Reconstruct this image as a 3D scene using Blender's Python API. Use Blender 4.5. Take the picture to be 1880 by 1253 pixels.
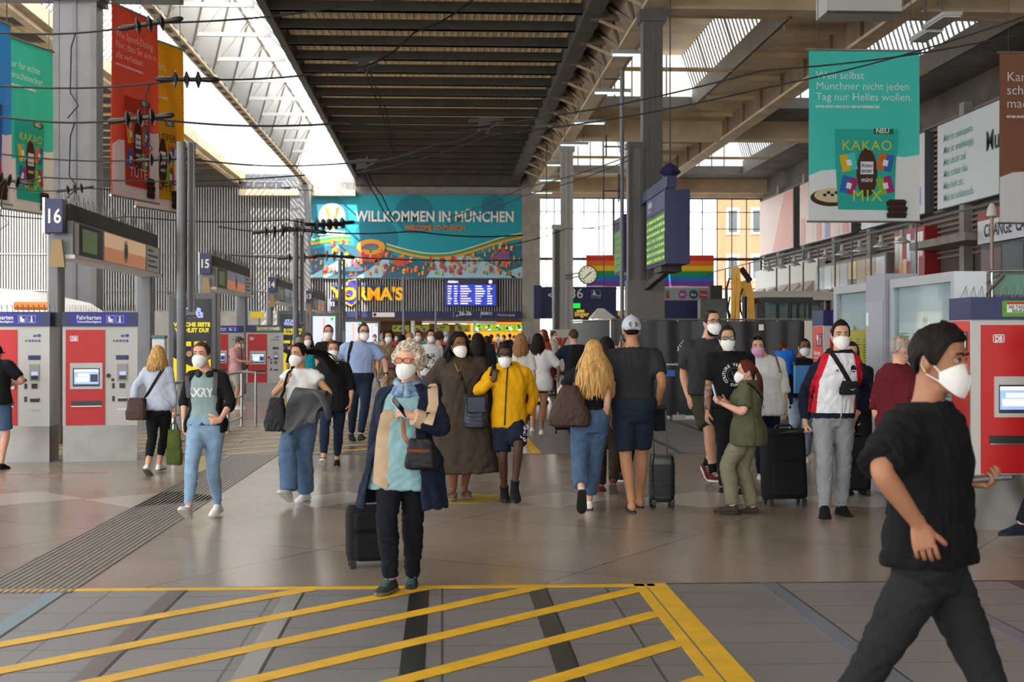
import bpy, math, random
import numpy as np
from mathutils import Vector, Matrix
from mathutils.bvhtree import BVHTree
for _o in list(bpy.data.objects): bpy.data.objects.remove(_o)
SC = bpy.context.scene
COL = SC.collection
PI = math.pi
R = math.radians
# ------------------------------------------------------------------ camera (50 mm, eye height 1.62 m)
FPX, EYE, HZ, CXP = 2611.0, 1.62, 622.0, 940.0
YAW = math.atan(128.0 / FPX)
cam_d = bpy.data.cameras.new('camera'); cam = bpy.data.objects.new('camera', cam_d); COL.objects.link(cam)
cam_d.sensor_width = 36.0; cam_d.lens = FPX / 1880.0 * 36.0
cam_d.shift_y = -(626.5 - HZ) / 1880.0
cam_d.clip_start = 0.1; cam_d.clip_end = 600
cam.location = (0, 0, EYE); cam.rotation_euler = (PI / 2, 0, -YAW)
cam_d.dof.use_dof = True; cam_d.dof.focus_distance = 13.5; cam_d.dof.aperture_fstop = 5.0
SC.camera = cam
# ------------------------------------------------------------------ daylight
W = bpy.data.worlds.new('world'); SC.world = W; W.use_nodes = True
bg = W.node_tree.nodes['Background']; bg.inputs['Color'].default_value = (0.93, 0.97, 1.0, 1); bg.inputs['Strength'].default_value = 5.0
sun_d = bpy.data.lights.new('sun', 'SUN'); sun = bpy.data.objects.new('sun', sun_d); COL.objects.link(sun)
sun_d.energy = 22; sun_d.angle = R(0.6); sun_d.color = (1.0, 0.90, 0.76)
SUN_DIR = Vector((0.06, 0.80, -0.62)).normalized()
sun.rotation_euler = SUN_DIR.to_track_quat('-Z', 'Y').to_euler(); sun.location = (10, -20, 40)
SC.view_settings.view_transform = 'Standard'; SC.view_settings.look = 'None'
SC.view_settings.exposure = 0.0; SC.view_settings.gamma = 1.0; SC.view_settings.use_curve_mapping = False
SC.cycles.max_bounces = 8; SC.cycles.diffuse_bounces = 5; SC.cycles.glossy_bounces = 4; SC.cycles.transparent_max_bounces = 24
SC.cycles.sample_clamp_indirect = 6.0
# ------------------------------------------------------------------ places
def ray(px, py):
    c = (px - CXP) / FPX; ca, sa = math.cos(YAW), math.sin(YAW)
    return Vector((c * ca + sa, -c * sa + ca, (HZ - py) / FPX))
def at(px, py, Y):
    d = ray(px, py); t = Y / d.y
    return Vector((d.x * t, Y, EYE + d.z * t))
def gnd(px, py):
    d = ray(px, py); t = EYE / -d.z
    return Vector((d.x * t, d.y * t, 0))
def mpp(Y): return Y / FPX
# ------------------------------------------------------------------ materials
def lin(c):
    if isinstance(c, str): c = tuple(int(c[i:i + 2], 16) for i in (0, 2, 4))
    o = []
    for v in c[:3]:
        v = v / 255.0
        o.append(v / 12.92 if v <= 0.04045 else ((v + 0.055) / 1.055) ** 2.4)
    return (*o, 1.0)
MATS = {}
def mat(name, c, rough=0.6, metal=0.0, var=0.0, vscale=8.0, bump=0.0, bscale=120.0, emit=0.0, spec=0.5, stretch=(1, 1, 1), c2=None, trans=0.0):
    if name in MATS: return MATS[name]
    m = bpy.data.materials.new(name); m.use_nodes = True; MATS[name] = m
    nt = m.node_tree; b = nt.nodes['Principled BSDF']; col = lin(c)
    b.inputs['Base Color'].default_value = col; b.inputs['Roughness'].default_value = rough
    b.inputs['Metallic'].default_value = metal; b.inputs['Specular IOR Level'].default_value = spec
    m.diffuse_color = col
    if emit:
        b.inputs['Emission Color'].default_value = col; b.inputs['Emission Strength'].default_value = emit
    if trans:
        tl = nt.nodes.new('ShaderNodeBsdfTranslucent'); tl.inputs['Color'].default_value = col; ms = nt.nodes.new('ShaderNodeMixShader'); ms.inputs[0].default_value = trans
        nt.links.new(b.outputs[0], ms.inputs[1]); nt.links.new(tl.outputs[0], ms.inputs[2]); nt.links.new(ms.outputs[0], nt.nodes['Material Output'].inputs['Surface'])
    if var or bump:
        tc = nt.nodes.new('ShaderNodeTexCoord'); mp = nt.nodes.new('ShaderNodeMapping'); mp.inputs['Scale'].default_value = stretch
        nt.links.new(tc.outputs['Object'], mp.inputs['Vector'])
    if var:
        n = nt.nodes.new('ShaderNodeTexNoise'); n.inputs['Scale'].default_value = vscale; n.inputs['Detail'].default_value = 5
        nt.links.new(mp.outputs['Vector'], n.inputs['Vector'])
        mx = nt.nodes.new('ShaderNodeMix'); mx.data_type = 'RGBA'
        d = lin(c2) if c2 else tuple(max(0, v * (1 - var)) for v in col[:3]) + (1,)
        e = col if c2 else tuple(min(1, v * (1 + var)) for v in col[:3]) + (1,)
        mx.inputs['A'].default_value = d; mx.inputs['B'].default_value = e
        rp = nt.nodes.new('ShaderNodeMapRange'); rp.inputs['From Min'].default_value = 0.32; rp.inputs['From Max'].default_value = 0.68
        nt.links.new(n.outputs['Fac'], rp.inputs['Value']); nt.links.new(rp.outputs['Result'], mx.inputs['Factor'])
        nt.links.new(mx.outputs['Result'], b.inputs['Base Color'])
    if bump:
        n2 = nt.nodes.new('ShaderNodeTexNoise'); n2.inputs['Scale'].default_value = bscale; n2.inputs['Detail'].default_value = 3
        nt.links.new(mp.outputs['Vector'], n2.inputs['Vector'])
        bp = nt.nodes.new('ShaderNodeBump'); bp.inputs['Strength'].default_value = bump; bp.inputs['Distance'].default_value = 0.01
        nt.links.new(n2.outputs['Fac'], bp.inputs['Height']); nt.links.new(bp.outputs['Normal'], b.inputs['Normal'])
    return m
def cloth(name, c, var=0.06, rough=0.9): return mat('cloth_' + name, c, rough, 0, var, 14, 0.25, 500, spec=0.25)
def glow(name, c, s): return mat('glow_' + name, c, 0.5, emit=s)
def glass(name, tint, alpha, rough=0.05, white=0.0, tl_=.9):
    """thin pane: mostly see-through, with a mirror sheen and an optional milky (frosted) share"""
    if name in MATS: return MATS[name]
    m = bpy.data.materials.new(name); m.use_nodes = True; MATS[name] = m
    nt = m.node_tree; N = nt.nodes; N.remove(N['Principled BSDF']); out = N['Material Output']
    tr = N.new('ShaderNodeBsdfTransparent'); tr.inputs['Color'].default_value = lin(tint)
    gl = N.new('ShaderNodeBsdfGlossy'); gl.inputs['Roughness'].default_value = rough; gl.inputs['Color'].default_value = (.9, .95, 1, 1)
    tl = N.new('ShaderNodeBsdfTranslucent'); tl.inputs['Color'].default_value = (tl_, tl_ * 1.02, tl_ * 1.05, 1)
    m1 = N.new('ShaderNodeMixShader'); m1.inputs[0].default_value = white
    nt.links.new(tr.outputs[0], m1.inputs[1]); nt.links.new(tl.outputs[0], m1.inputs[2])
    m2 = N.new('ShaderNodeMixShader'); m2.inputs[0].default_value = alpha
    nt.links.new(m1.outputs[0], m2.inputs[1]); nt.links.new(gl.outputs[0], m2.inputs[2])
    nt.links.new(m2.outputs[0], out.inputs['Surface'])
    return m
# ------------------------------------------------------------------ mesh building
class MB:
    def __init__(s): s.v = []; s.f = []; s.m = []
    def add(s, vs, fs, m=0):
        o = len(s.v); s.v.extend([tuple(p) for p in vs])
        for f in fs: s.f.append([i + o for i in f]); s.m.append(m)
        return s
    def box(s, a, b, m=0, M=None):
        x0, y0, z0 = a; x1, y1, z1 = b
        vs = [Vector(p) for p in ((x0,y0,z0),(x1,y0,z0),(x1,y1,z0),(x0,y1,z0),(x0,y0,z1),(x1,y0,z1),(x1,y1,z1),(x0,y1,z1))]
        if M is not None: vs = [M @ p for p in vs]
        return s.add(vs, [(3,2,1,0),(4,5,6,7),(0,1,5,4),(1,2,6,5),(2,3,7,6),(3,0,4,7)], m)
    def cbox(s, c, d, m=0, M=None):
        return s.box([c[i] - d[i] / 2 for i in range(3)], [c[i] + d[i] / 2 for i in range(3)], m, M)
    def rbox(s, a, b, r=0.01, m=0, M=None, n=3):
        """box with rounded vertical-section corners in x-z, chamfered along y"""
        x0, y0, z0 = a; x1, y1, z1 = b
        def ring(y, q):
            pts = []
            for cx, cz, a0 in ((x1-r, z1-r, 0), (x0+r, z1-r, 90), (x0+r, z0+r, 180), (x1-r, z0+r, 270)):
                for k in range(n + 1):
                    t = R(a0 + 90 * k / n); pts.append(Vector((cx + (r-q) * math.cos(t), y, cz + (r-q) * math.sin(t))))
            return pts
        q = r * 0.6
        rs = [ring(y0, q), ring(y0 + q, 0), ring(y1 - q, 0), ring(y1, q)]
        if M is not None: rs = [[M @ p for p in rr] for rr in rs]
        return s.loft(rs, m=m)
    def quad(s, a, b, c, d, m=0): return s.add([a, b, c, d], [(0, 1, 2, 3)], m)
    def loft(s, rings, cap=True, m=0, closed=True):
        n = len(rings[0]); vs = [p for r in rings for p in r]; fs = []
        for i in range(len(rings) - 1):
            for j in range(n if closed else n - 1):
                k = (j + 1) % n; fs.append((i*n+j, i*n+k, (i+1)*n+k, (i+1)*n+j))
        if cap:
            fs.append(tuple(range(n))[::-1]); fs.append(tuple(range((len(rings)-1)*n, len(rings)*n)))
        return s.add(vs, fs, m)
    def tube(s, pts, rad, n=8, m=0, cap=True, flat=1.0, up=None):
        pts = [Vector(p) for p in pts]; rads = rad if isinstance(rad, (list, tuple)) else [rad] * len(pts)
        rings = []; u = None
        for i, p in enumerate(pts):
            d = pts[min(i + 1, len(pts) - 1)] - pts[max(i - 1, 0)]
            if d.length < 1e-9: d = Vector((0, 0, 1))
            d.normalize()
            if u is None:
                w = Vector(up) if up is not None else (Vector((0, 0, 1)) if abs(d.z) < 0.9 else Vector((1, 0, 0)))
                u = (w - d * w.dot(d)).normalized()
            else:
                u = u - d * u.dot(d)
                u = u.normalized() if u.length > 1e-6 else d.orthogonal().normalized()
            w = d.cross(u)
            rings.append([p + (u * math.cos(2*PI*k/n) * flat + w * math.sin(2*PI*k/n)) * rads[i] for k in range(n)])
        return s.loft(rings, cap, m)
    def bar(s, a, b, w, h=None, m=0, up=(0, 0, 1)):
        """straight square bar from a to b, w wide and h high"""
        h = h or w; a = Vector(a); b = Vector(b); d = (b - a).normalized(); u = Vector(up)
        if abs(u.dot(d)) > 0.98: u = Vector((0, 1, 0))
        x = d.cross(u).normalized(); u = x.cross(d)
        r = [[p + x * sx * w / 2 + u * sz * h / 2 for sx, sz in ((-1,-1),(1,-1),(1,1),(-1,1))] for p in (a, b)]
        return s.loft(r, m=m)
    def ball(s, c, r, nu=12, nv=8, m=0, M=None):
        r = r if isinstance(r, (list, tuple)) else (r, r, r); c = Vector(c); rings = []
        for i in range(1, nv):
            a = PI * i / nv; rings.append([Vector((c.x + r[0]*math.sin(a)*math.cos(2*PI*j/nu), c.y + r[1]*math.sin(a)*math.sin(2*PI*j/nu), c.z - r[2]*math.cos(a))) for j in range(nu)])
        if M is not None: rings = [[M @ p for p in q] for q in rings]
        n = nu; vs = [p for q in rings for p in q]; lo = c + Vector((0, 0, -r[2])); hi = c + Vector((0, 0, r[2]))
        if M is not None: lo = M @ lo; hi = M @ hi
        vs += [lo, hi]; a = len(vs) - 2; b = a + 1; fs = []
        for i in range(len(rings) - 1):
            for j in range(n): k = (j+1) % n; fs.append((i*n+j, i*n+k, (i+1)*n+k, (i+1)*n+j))
        t = (len(rings) - 1) * n
        for j in range(n): k = (j+1) % n; fs.append((a, k, j)); fs.append((t+j, t+k, b))
        return s.add(vs, fs, m)
    def prism(s, pts, vec, m=0):
        vec = Vector(vec); a = [Vector(p) for p in pts]; return s.loft([a, [p + vec for p in a]], m=m)
    def lathe(s, prof, o=(0, 0, 0), n=16, m=0, M=None):
        o = Vector(o); rs = [[o + Vector((r*math.cos(2*PI*k/n), r*math.sin(2*PI*k/n), z)) for k in range(n)] for r, z in prof]
        if M is not None: rs = [[M @ p for p in q] for q in rs]
        return s.loft(rs, m=m)
    def build(s, name, mats, parent=None, smooth=35, loc=None):
        me = bpy.data.meshes.new(name); me.from_pydata(s.v, [], s.f); return link(name, me, mats, parent, smooth, s.m, loc)
def link(name, me, mats, parent=None, smooth=35, mi=None, loc=None):
    for m in (mats if isinstance(mats, (list, tuple)) else [mats]): me.materials.append(m)
    if mi is not None and any(mi): me.polygons.foreach_set('material_index', mi)
    if smooth:
        me.polygons.foreach_set('use_smooth', [True] * len(me.polygons))
        if smooth < 180: me.set_sharp_from_angle(angle=R(smooth))
    me.update(); o = bpy.data.objects.new(name, me); COL.objects.link(o)
    if parent is not None: o.parent = parent
    if loc is not None: o.location = loc
    return o
def tag(o, label=None, cat=None, group=None, kind=None):
    if label: o['label'] = label
    if cat: o['category'] = cat
    if group: o['group'] = group
    if kind: o['kind'] = kind
    return o
def thing(name, label, cat, loc=(0, 0, 0), rz=0.0, group=None):
    o = bpy.data.objects.new(name, None); COL.objects.link(o); o.location = loc; o.rotation_euler = (0, 0, R(rz)); o.empty_display_size = 0.1
    return tag(o, label, cat, group)
def struct(name, mb, mats, smooth=0):
    return tag(mb.build(name, mats, None, smooth), kind='structure')
def solo(mb, name, mats, label, cat, group=None, smooth=35, loc=None):
    return tag(mb.build(name, mats, None, smooth, loc), label, cat, group)
def copy_tree(o, parent=None):
    c = o.copy(); COL.objects.link(c)
    if parent is not None: c.parent = parent
    for ch in o.children: copy_tree(ch, c)
    return c
def text_mesh(txt, size, bold=0.0, ext=0.0, align='LEFT', shear=0.0, space=1.0, width=1.0, line=1.0):
    cu = bpy.data.curves.new('text', 'FONT'); cu.body = txt; cu.size = size; cu.align_x = align; cu.offset = bold; cu.extrude = ext
    cu.shear = shear; cu.space_character = space; cu.space_line = line; cu.resolution_u = 3
    o = bpy.data.objects.new('text', cu); COL.objects.link(o)
    me = bpy.data.meshes.new_from_object(o.evaluated_get(bpy.context.evaluated_depsgraph_get()))
    n = len(me.vertices); v = np.empty(n * 3); me.vertices.foreach_get('co', v); v = v.reshape(-1, 3); v[:, 0] *= width
    f = [list(p.vertices) for p in me.polygons]
    bpy.data.objects.remove(o); bpy.data.curves.remove(cu); bpy.data.meshes.remove(me)
    return v, f
def add_text(mb, txt, size, M, m=0, **k):
    """lettering in the plane of M's x and y axes"""
    v, f = text_mesh(txt, size, **k); mb.add([M @ Vector(p) for p in v], f, m); return mb
def frame_xz(o, x=(1, 0, 0), z=(0, 0, 1)):
    """matrix whose x axis runs along the writing and y axis up it"""
    x = Vector(x).normalized(); z = Vector(z).normalized(); n = x.cross(z)
    return Matrix(((x.x, z.x, n.x, o[0]), (x.y, z.y, n.y, o[1]), (x.z, z.z, n.z, o[2]), (0, 0, 0, 1)))
# ================================================================== people
RNG = random.Random(7)
def bake(mb, vox, it=3):
    me = bpy.data.meshes.new('t'); me.from_pydata(mb.v, [], mb.f); o = bpy.data.objects.new('t', me); COL.objects.link(o)
    r = o.modifiers.new('r', 'REMESH'); r.mode = 'VOXEL'; r.voxel_size = vox
    if it: q = o.modifiers.new('s', 'SMOOTH'); q.factor = 0.5; q.iterations = it
    m2 = bpy.data.meshes.new_from_object(o.evaluated_get(bpy.context.evaluated_depsgraph_get()))
    bpy.data.objects.remove(o); bpy.data.meshes.remove(me); return m2
def getv(me):
    a = np.empty(len(me.vertices) * 3); me.vertices.foreach_get('co', a); return a.reshape(-1, 3)
def folds(me, amp, scale, seed, zs=1.0):
    """soft cloth folds pushed out along the normals"""
    p = getv(me); n = np.empty(len(p) * 3); me.vertices.foreach_get('normal', n); n = n.reshape(-1, 3)
    g = np.random.RandomState(seed); q = p * np.array([1, 1, zs]) * scale; d = np.zeros(len(p)); wv = np.zeros(len(p))
    for k in range(3):
        wv += np.sin(q @ g.normal(0, .6, 3) + g.uniform(0, 6)) * .9
    for k in range(6):
        d += np.abs(np.sin(q @ g.normal(0, 1.0, 3) * (1 + .4 * k) + wv * 1.5 + g.uniform(0, 6))) * (1 / (1 + .5 * k))
    d -= d.mean(); p2 = p + n * (d * amp / 1.2)[:, None]
    me.vertices.foreach_set('co', p2.ravel()); me.update()
def sell(w, df, db, e=2.4, n=22, a0=None, a1=None, th=None):
    """superellipse ring; with a0..a1 an open crescent th thick instead (angles from the front, degrees)"""
    def pt(a, w, df, db):
        c, s = math.sin(a), -math.cos(a)
        x = w * math.copysign(abs(c) ** (2 / e), c); y = (df if s < 0 else db) * math.copysign(abs(s) ** (2 / e), s); return (x, y)
    if a0 is None: return [pt(2 * PI * k / n, w, df, db) for k in range(n)]
    o = [pt(R(a0 + (a1 - a0) * k / n), w, df, db) for k in range(n + 1)]
    i = [pt(R(a0 + (a1 - a0) * k / n), w - th, df - th, db - th) for k in range(n + 1)]
    return o + i[::-1]
TM = [(.80,.07,.07,.07),(.86,.155,.105,.115),(.93,.170,.112,.125),(1.00,.160,.112,.11),(1.08,.152,.110,.095),(1.18,.160,.112,.10),(1.28,.174,.118,.112),(1.36,.174,.104,.110),(1.405,.150,.082,.096),(1.44,.108,.062,.078),(1.475,.066,.052,.062),(1.56,.057,.050,.056)]
TF = [(.80,.07,.07,.08),(.86,.160,.105,.125),(.93,.178,.110,.135),(1.00,.160,.106,.11),(1.08,.132,.098,.085),(1.18,.140,.114,.09),(1.27,.152,.138,.10),(1.34,.150,.108,.10),(1.39,.132,.078,.09),(1.43,.096,.056,.072),(1.475,.056,.046,.055),(1.56,.049,.045,.050)]
HEADR = [(-.117,.020,-.070,-.035),(-.108,.036,-.084,-.02),(-.09,.047,-.089,.005),(-.065,.057,-.091,.04),(-.035,.065,-.091,.068),(-.005,.071,-.088,.083),(.025,.074,-.091,.091),(.055,.073,-.091,.091),(.08,.066,-.079,.080),(.098,.052,-.060,.063),(.110,.033,-.037,.040),(.116,.012,-.013,.015)]
def ik(a, t, l1, l2, pole):
    d = t - a; L = d.length; L2 = min(L, (l1 + l2) * .998); d = d.normalized(); t = a + d * L2
    x = (l1*l1 - l2*l2 + L2*L2) / (2*L2); h = math.sqrt(max(0, l1*l1 - x*x)); p = pole - d * pole.dot(d)
    p = p.normalized() if p.length > 1e-6 else d.orthogonal().normalized()
    return a + d * x + p * h, t
class Person:
    def __init__(s, px, Y, H, yaw=0, sex='m', girth=1.0, head=None, hyaw=None, hpitch=0, hroll=0, wr=None, wl=None, er=None, el=None, fr=None, fl=None,
                 neck=None, pelvis=None, knee=None, hscale=1.0, leg=1.0, far=0, feet_yaw=(0, 0), feet_pitch=(0, 0), sit=0, handr='relax', handl='relax', nr=None, nl=None, dr=None, dl=None,
                 label='', group=None, skin='d9a88a', seed=1, z0=0.0, shw=1.0):
        s.H, s.sex, s.far, s.seed, s.g = H, sex, far, seed, girth
        k = s.k = H / 1.75; s.T = TF if sex == 'f' else TM
        b = at(px, HZ, Y); s.root = thing('person', label, 'person', (b.x, Y, z0), yaw, group)
        hyaw = yaw if hyaw is None else hyaw
        s.Rm = Matrix.Rotation(R(-yaw), 3, 'Z'); s.base = Vector((b.x, Y, z0)); s.Y = Y
        V = lambda p, d=None: d if p is None else s.loc(*p)
        s.pel = V(pelvis, Vector((0, 0, .93 * k * (.5 + .5 * leg))))
        s.nk = V(neck, Vector((0, 0.015 * k, 1.46 * k)))
        hc = V(head, None); s.hk = k * hscale
        s.hc = hc if hc is not None else s.nk + Vector((0, -.02 * k, (1.75 - 1.46) * k - .117 * s.hk))
        s.HM = Matrix.Translation(s.hc) @ (Matrix.Rotation(R(hyaw - yaw), 4, 'Z') @ Matrix.Rotation(R(hpitch), 4, 'X') @ Matrix.Rotation(R(hroll), 4, 'Y')) @ Matrix.Scale(s.hk, 4)
        sw = (.150 if sex == 'f' else .176) * k * (.5 + .5 * girth) * shw; ax = (s.nk - s.pel).normalized()
        s.sh = {-1: s.nk - ax * .062 * k + Vector((-sw, .005, 0)), 1: s.nk - ax * .062 * k + Vector((sw, .005, 0))}
        s.hip = {q: s.pel + Vector((q * .088 * k, 0, -.03 * k)) for q in (-1, 1)}
        la, lf = .295 * k, .255 * k; s.el = {}; s.wr = {}
        for q, w, e in ((-1, wr, er), (1, wl, el)):
            t = V(w, s.sh[q] + Vector((q * .05, -.02, -.53)) * k)
            pole = Vector(e) if e else Vector((q * .5, .7, -.4))
            s.el[q], s.wr[q] = ik(s.sh[q], t, la, lf, pole)
        lt, lc = .43 * k, .42 * k; s.kn = {}; s.an = {}; s.fy = {-1: feet_yaw[0], 1: feet_yaw[1]}; s.fp = {-1: feet_pitch[0], 1: feet_pitch[1]}
        for q, f in ((-1, fr), (1, fl)):
            t = V(f, Vector((q * .09 * k, .02, .085 * k)))
            s.kn[q], s.an[q] = ik(s.hip[q], t, lt, lc, Vector(knee) if knee else Vector((q * .06, -1, .1)))
        s.hand = {-1: handr, 1: handl}; s.n = {-1: nr, 1: nl}; s.d = {-1: dr, 1: dl}
        s.vox = max(.0085, .0011 * Y) if not far else .02
        s.skin = mat('skin_' + skin, skin, .55, 0, .10, 6, .08, 300, spec=.35)
        s.body()
    def loc(s, px, py, dy=0.0):
        p = at(px, py, s.Y + dy) - s.base; return s.Rm @ p
    def tab(s, z):
        T = s.T; z = z / s.k
        if z <= T[0][0]: r = T[0][1:]
        elif z >= T[-1][0]: r = T[-1][1:]
        else:
            for i in range(len(T) - 1):
                if T[i][0] <= z <= T[i+1][0]:
                    t = (z - T[i][0]) / (T[i+1][0] - T[i][0]); r = [T[i][j] * (1-t) + T[i+1][j] * t for j in (1, 2, 3)]; break
        g = 1 + (s.g - 1) * max(0, min(1, (1.46 - z) / .12)); return [v * s.k * g for v in r]
    def cen(s, z):
        t = (z - s.pel.z) / (s.nk.z - s.pel.z); t = max(-.4, min(1.3, t)); return s.pel + (s.nk - s.pel) * t + Vector((0, 0, 0))
    def rings(s, z0, z1, inf=0.0, n=14, flare=None, arc=None, zmin=.90, wmul=1.0, e=2.4):
        out = []
        for i in range(n + 1):
            z = z0 + (z1 - z0) * i / n; w, df, db = s.tab(max(z, zmin * s.k)); f = inf(z / s.k) if callable(inf) else inf
            x = flare(z / s.k) if flare else 0; c = s.cen(z)
            if arc:
                a = arc(z / s.k) if callable(arc) else arc
                ring = sell(w * wmul + f + x, df + f + x, db + f + x, e, 26, a[0], a[1], .016)
            else: ring = sell(w * wmul + f + x, df + f + x, db + f + x, e)
            out.append([Vector((c.x + p[0], c.y + p[1], z)) for p in ring])
        return out
    def limb(s, kind, q, t0, t1, inf=0.0, n=None):
        """points and radii along an arm or leg; t runs 0..1 to the middle joint and 1..2 to the wrist or ankle"""
        f = .86 if s.sex == 'f' else 1.0; k = s.k
        if kind == 'arm':
            a, b, c = s.sh[q], s.el[q], s.wr[q]; ts = [0, .4, .85, 1, 1.25, 1.6, 2]; rs = [.056, .050, .042, .040, .042, .035, .027]
        else:
            a, b, c = s.hip[q], s.kn[q], s.an[q]; ts = [0, .3, .7, 1, 1.3, 1.7, 2]; rs = [.090, .084, .066, .055, .056, .042, .036]; f = 1.0 if s.sex == 'f' else .98
        f *= (.4 + .6 * s.g)
        n = n or max(4, int(14 * (t1 - t0))); P = []; Rr = []
        for i in range(n + 1):
            t = t0 + (t1 - t0) * i / n
            p = a + (b - a) * t if t <= 1 else b + (c - b) * (t - 1)
            if abs(t - 1) < .18:
                u = (t - .82) / .36; A = a + (b - a) * .82; B = b + (c - b) * .18; p = (A * (1-u) + b * u) * (1-u) + (b * (1-u) + B * u) * u
            if kind == 'leg' and 1 < t < 1.8:
                nv = (b - a).normalized().cross(Vector((1, 0, 0))); bk = Vector((0, 1, 0)); p = p + bk * .014 * k * math.sin((t - 1) / .8 * PI)
            r = float(np.interp(t, ts, rs)) * k * f + (inf(t) if callable(inf) else inf); P.append(p); Rr.append(r)
        if kind == 'arm' and t0 == 0:
            d = (P[1] - P[0]).normalized(); r = Rr[0]; P = [P[0] - d * r * .75, P[0] - d * r * .5] + P; Rr = [r * .45, r * .8] + Rr
        return P, Rr
    def body(s):
        k = s.k; mb = MB(); n = 10 if s.far else 14
        rs = []
        for z, *_ in s.T:
            w, df, db = s.tab(z * k); c = s.cen(z * k)
            if z > 1.46:   # neck follows the head
                t = (z - 1.46) / .10; c = s.nk + (Vector((s.hc.x, s.hc.y + .012 * k, s.hc.z - .09 * k)) - s.nk) * t * .9; 
                rs.append([Vector((c.x + p[0], c.y + p[1], c.z)) for p in sell(w, df, db, 2.1)])
            else: rs.append([Vector((c.x + p[0], c.y + p[1], z * k)) for p in sell(w, df, db)])
        mb.loft(rs)
        c2 = s.hc + s.HM.to_3x3() @ Vector((0, .02, -.02)); mb.tube([s.nk - Vector((0, 0, .03 * k)), (s.nk + c2) / 2, c2], [.058*k*(.9 if s.sex == 'f' else 1), .050*k*(.88 if s.sex == 'f' else 1), .050*k], 12)
        hr = []
        for z, w, yf, yb in HEADR:
            cy = (yf + yb) / 2; d = (yb - yf) / 2; hr.append([s.HM @ Vector((p[0], cy + p[1], z)) for p in sell(w, d, d, 2.15, 18)])
        mb.loft(hr)
        H = lambda x, y, z: s.HM @ Vector((x, y, z))
        mb.tube([H(0, -.086, .012), H(0, -.098, -.018), H(0, -.112, -.040), H(0, -.094, -.050)], [.008*s.hk, .011*s.hk, .014*s.hk, .010*s.hk], 8)
        mb.tube([H(-.055, -.070, .022), H(-.03, -.085, .026), H(0, -.086, .020), H(.03, -.085, .026), H(.055, -.070, .022)], .010*s.hk, 6)
        for q in (-1, 1): mb.ball((0, 0, 0), (.010, .020, .032), 10, 8, 0, s.HM @ Matrix.Translation((q * .075, .014, -.012)) @ Matrix.Rotation(R(q * 22), 4, 'Z') @ Matrix.Rotation(R(-12), 4, 'X'))
        for q in (-1, 1):
            p, r = s.limb('arm', q, 0, 2); mb.tube(p, r, n); s.palm(mb, q)
            p, r = s.limb('leg', q, 0, 2); mb.tube(p, r, n)
            F = s.footM(q); mb.loft([[F @ Vector((p[0], y, h * .5 + p[1] - .083)) for p in sell(w, h * .5, h * .5, 2.3, 12)] for y, w, h in ((.05,.025,.05),(.03,.033,.08),(-.02,.033,.085),(-.07,.037,.062),(-.12,.042,.042),(-.165,.036,.028),(-.185,.018,.016))])
        me = bake(mb, s.vox * .9, 2)
        v = [tuple(p) for p in getv(me)]; f = [list(p.vertices) for p in me.polygons]; bpy.data.meshes.remove(me)
        b2 = MB(); b2.v = v; b2.f = f; b2.m = [0] * len(f)
        for q in (-1, 1): s.fingers(b2, q)
        s.bodyo = b2.build('body', s.skin, s.root, 180)
        if not s.far or s.far == 1: s.face()
    def footM(s, q):
        return Matrix.Translation(s.an[q]) @ Matrix.Rotation(R(s.fy[q]), 4, 'Z') @ Matrix.Rotation(R(-s.fp[q]), 4, 'X') @ Matrix.Scale(s.k, 4)
    def handF(s, q):
        W = s.wr[q]; d = Vector(s.d[q]) if s.d[q] else (s.wr[q] - s.el[q]); d = d.normalized()
        n = Vector(s.n[q]) if s.n[q] else Vector((-q, .25, 0)); n = n - d * n.dot(d); n = n.normalized() if n.length > 1e-5 else d.orthogonal().normalized(); t = d.cross(n) * (-q)
        return W, d, n, t
    def palm(s, mb, q):
        W, d, n, t = s.handF(q); k = s.k; rs = []
        for a, w, h in ((-.02,.026,.022),(.0,.027,.020),(.03,.036,.017),(.065,.042,.014),(.092,.040,.011)):
            c = W + d * a * k; rs.append([c + t * p[0] * k + n * p[1] * k for p in sell(w, h, h, 2.6, 12)])
        mb.loft(rs)
        mb.tube([W + d*.015*k + t*.018*k + n*.006*k, W + d*.05*k + t*.040*k + n*.014*k], [.016*k, .012*k], 8)
    def fingers(s, mb, q):
        W, d, n, t = s.handF(q); k = s.k; pose = s.hand[q]; nn = 5 if s.far else 8
        C = {'relax': (18, 26, 18), 'grip': (68, 78, 45), 'hold': (38, 45, 30), 'flat': (4, 6, 4), 'point': (60, 70, 40)}[pose]
        for i, (o, L) in enumerate(((.031,.070),(.010,.079),(-.011,.073),(-.031,.057))):
            p = W + d * .082 * k + t * o * k; pts = [p]; ang = 0; cc = (3, 5, 4) if pose == 'point' and i == 0 else C; dd0 = (d + t * o * 1.6).normalized()
            for c, fr in zip(cc, (.45, .31, .26)):
                ang += c * (1 + .10 * i); dd = dd0 * math.cos(R(ang)) + n * math.sin(R(ang)); pts += [pts[-1] + dd * L * fr * k * .5, pts[-1] + dd * L * fr * k]
            r = .0088 * k * (1.0 if i < 3 else .88); mb.tube(pts + [pts[-1] + dd * .004 * k], [r, r*1.02, r*.98, r*.95, r*.92, r*.88, r*.78, r*.4], nn)
        a = 10 if pose in ('relax', 'flat') else 35
        p = W + d*.046*k + t*.036*k + n*.012*k; d1 = (d * .72 + t * .55 + n * .35).normalized(); d2 = (d1 * math.cos(R(a)) + (n - t * .5) * math.sin(R(a)) + d * .2).normalized()
        mb.tube([p - d1*.012*k, p, p + d1*.034*k, p + d1*.034*k + d2*.014*k, p + d1*.034*k + d2*.028*k, p + d1*.034*k + d2*.033*k], [.012*k,.0115*k,.0105*k,.0102*k,.009*k,.005*k], nn)
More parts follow.
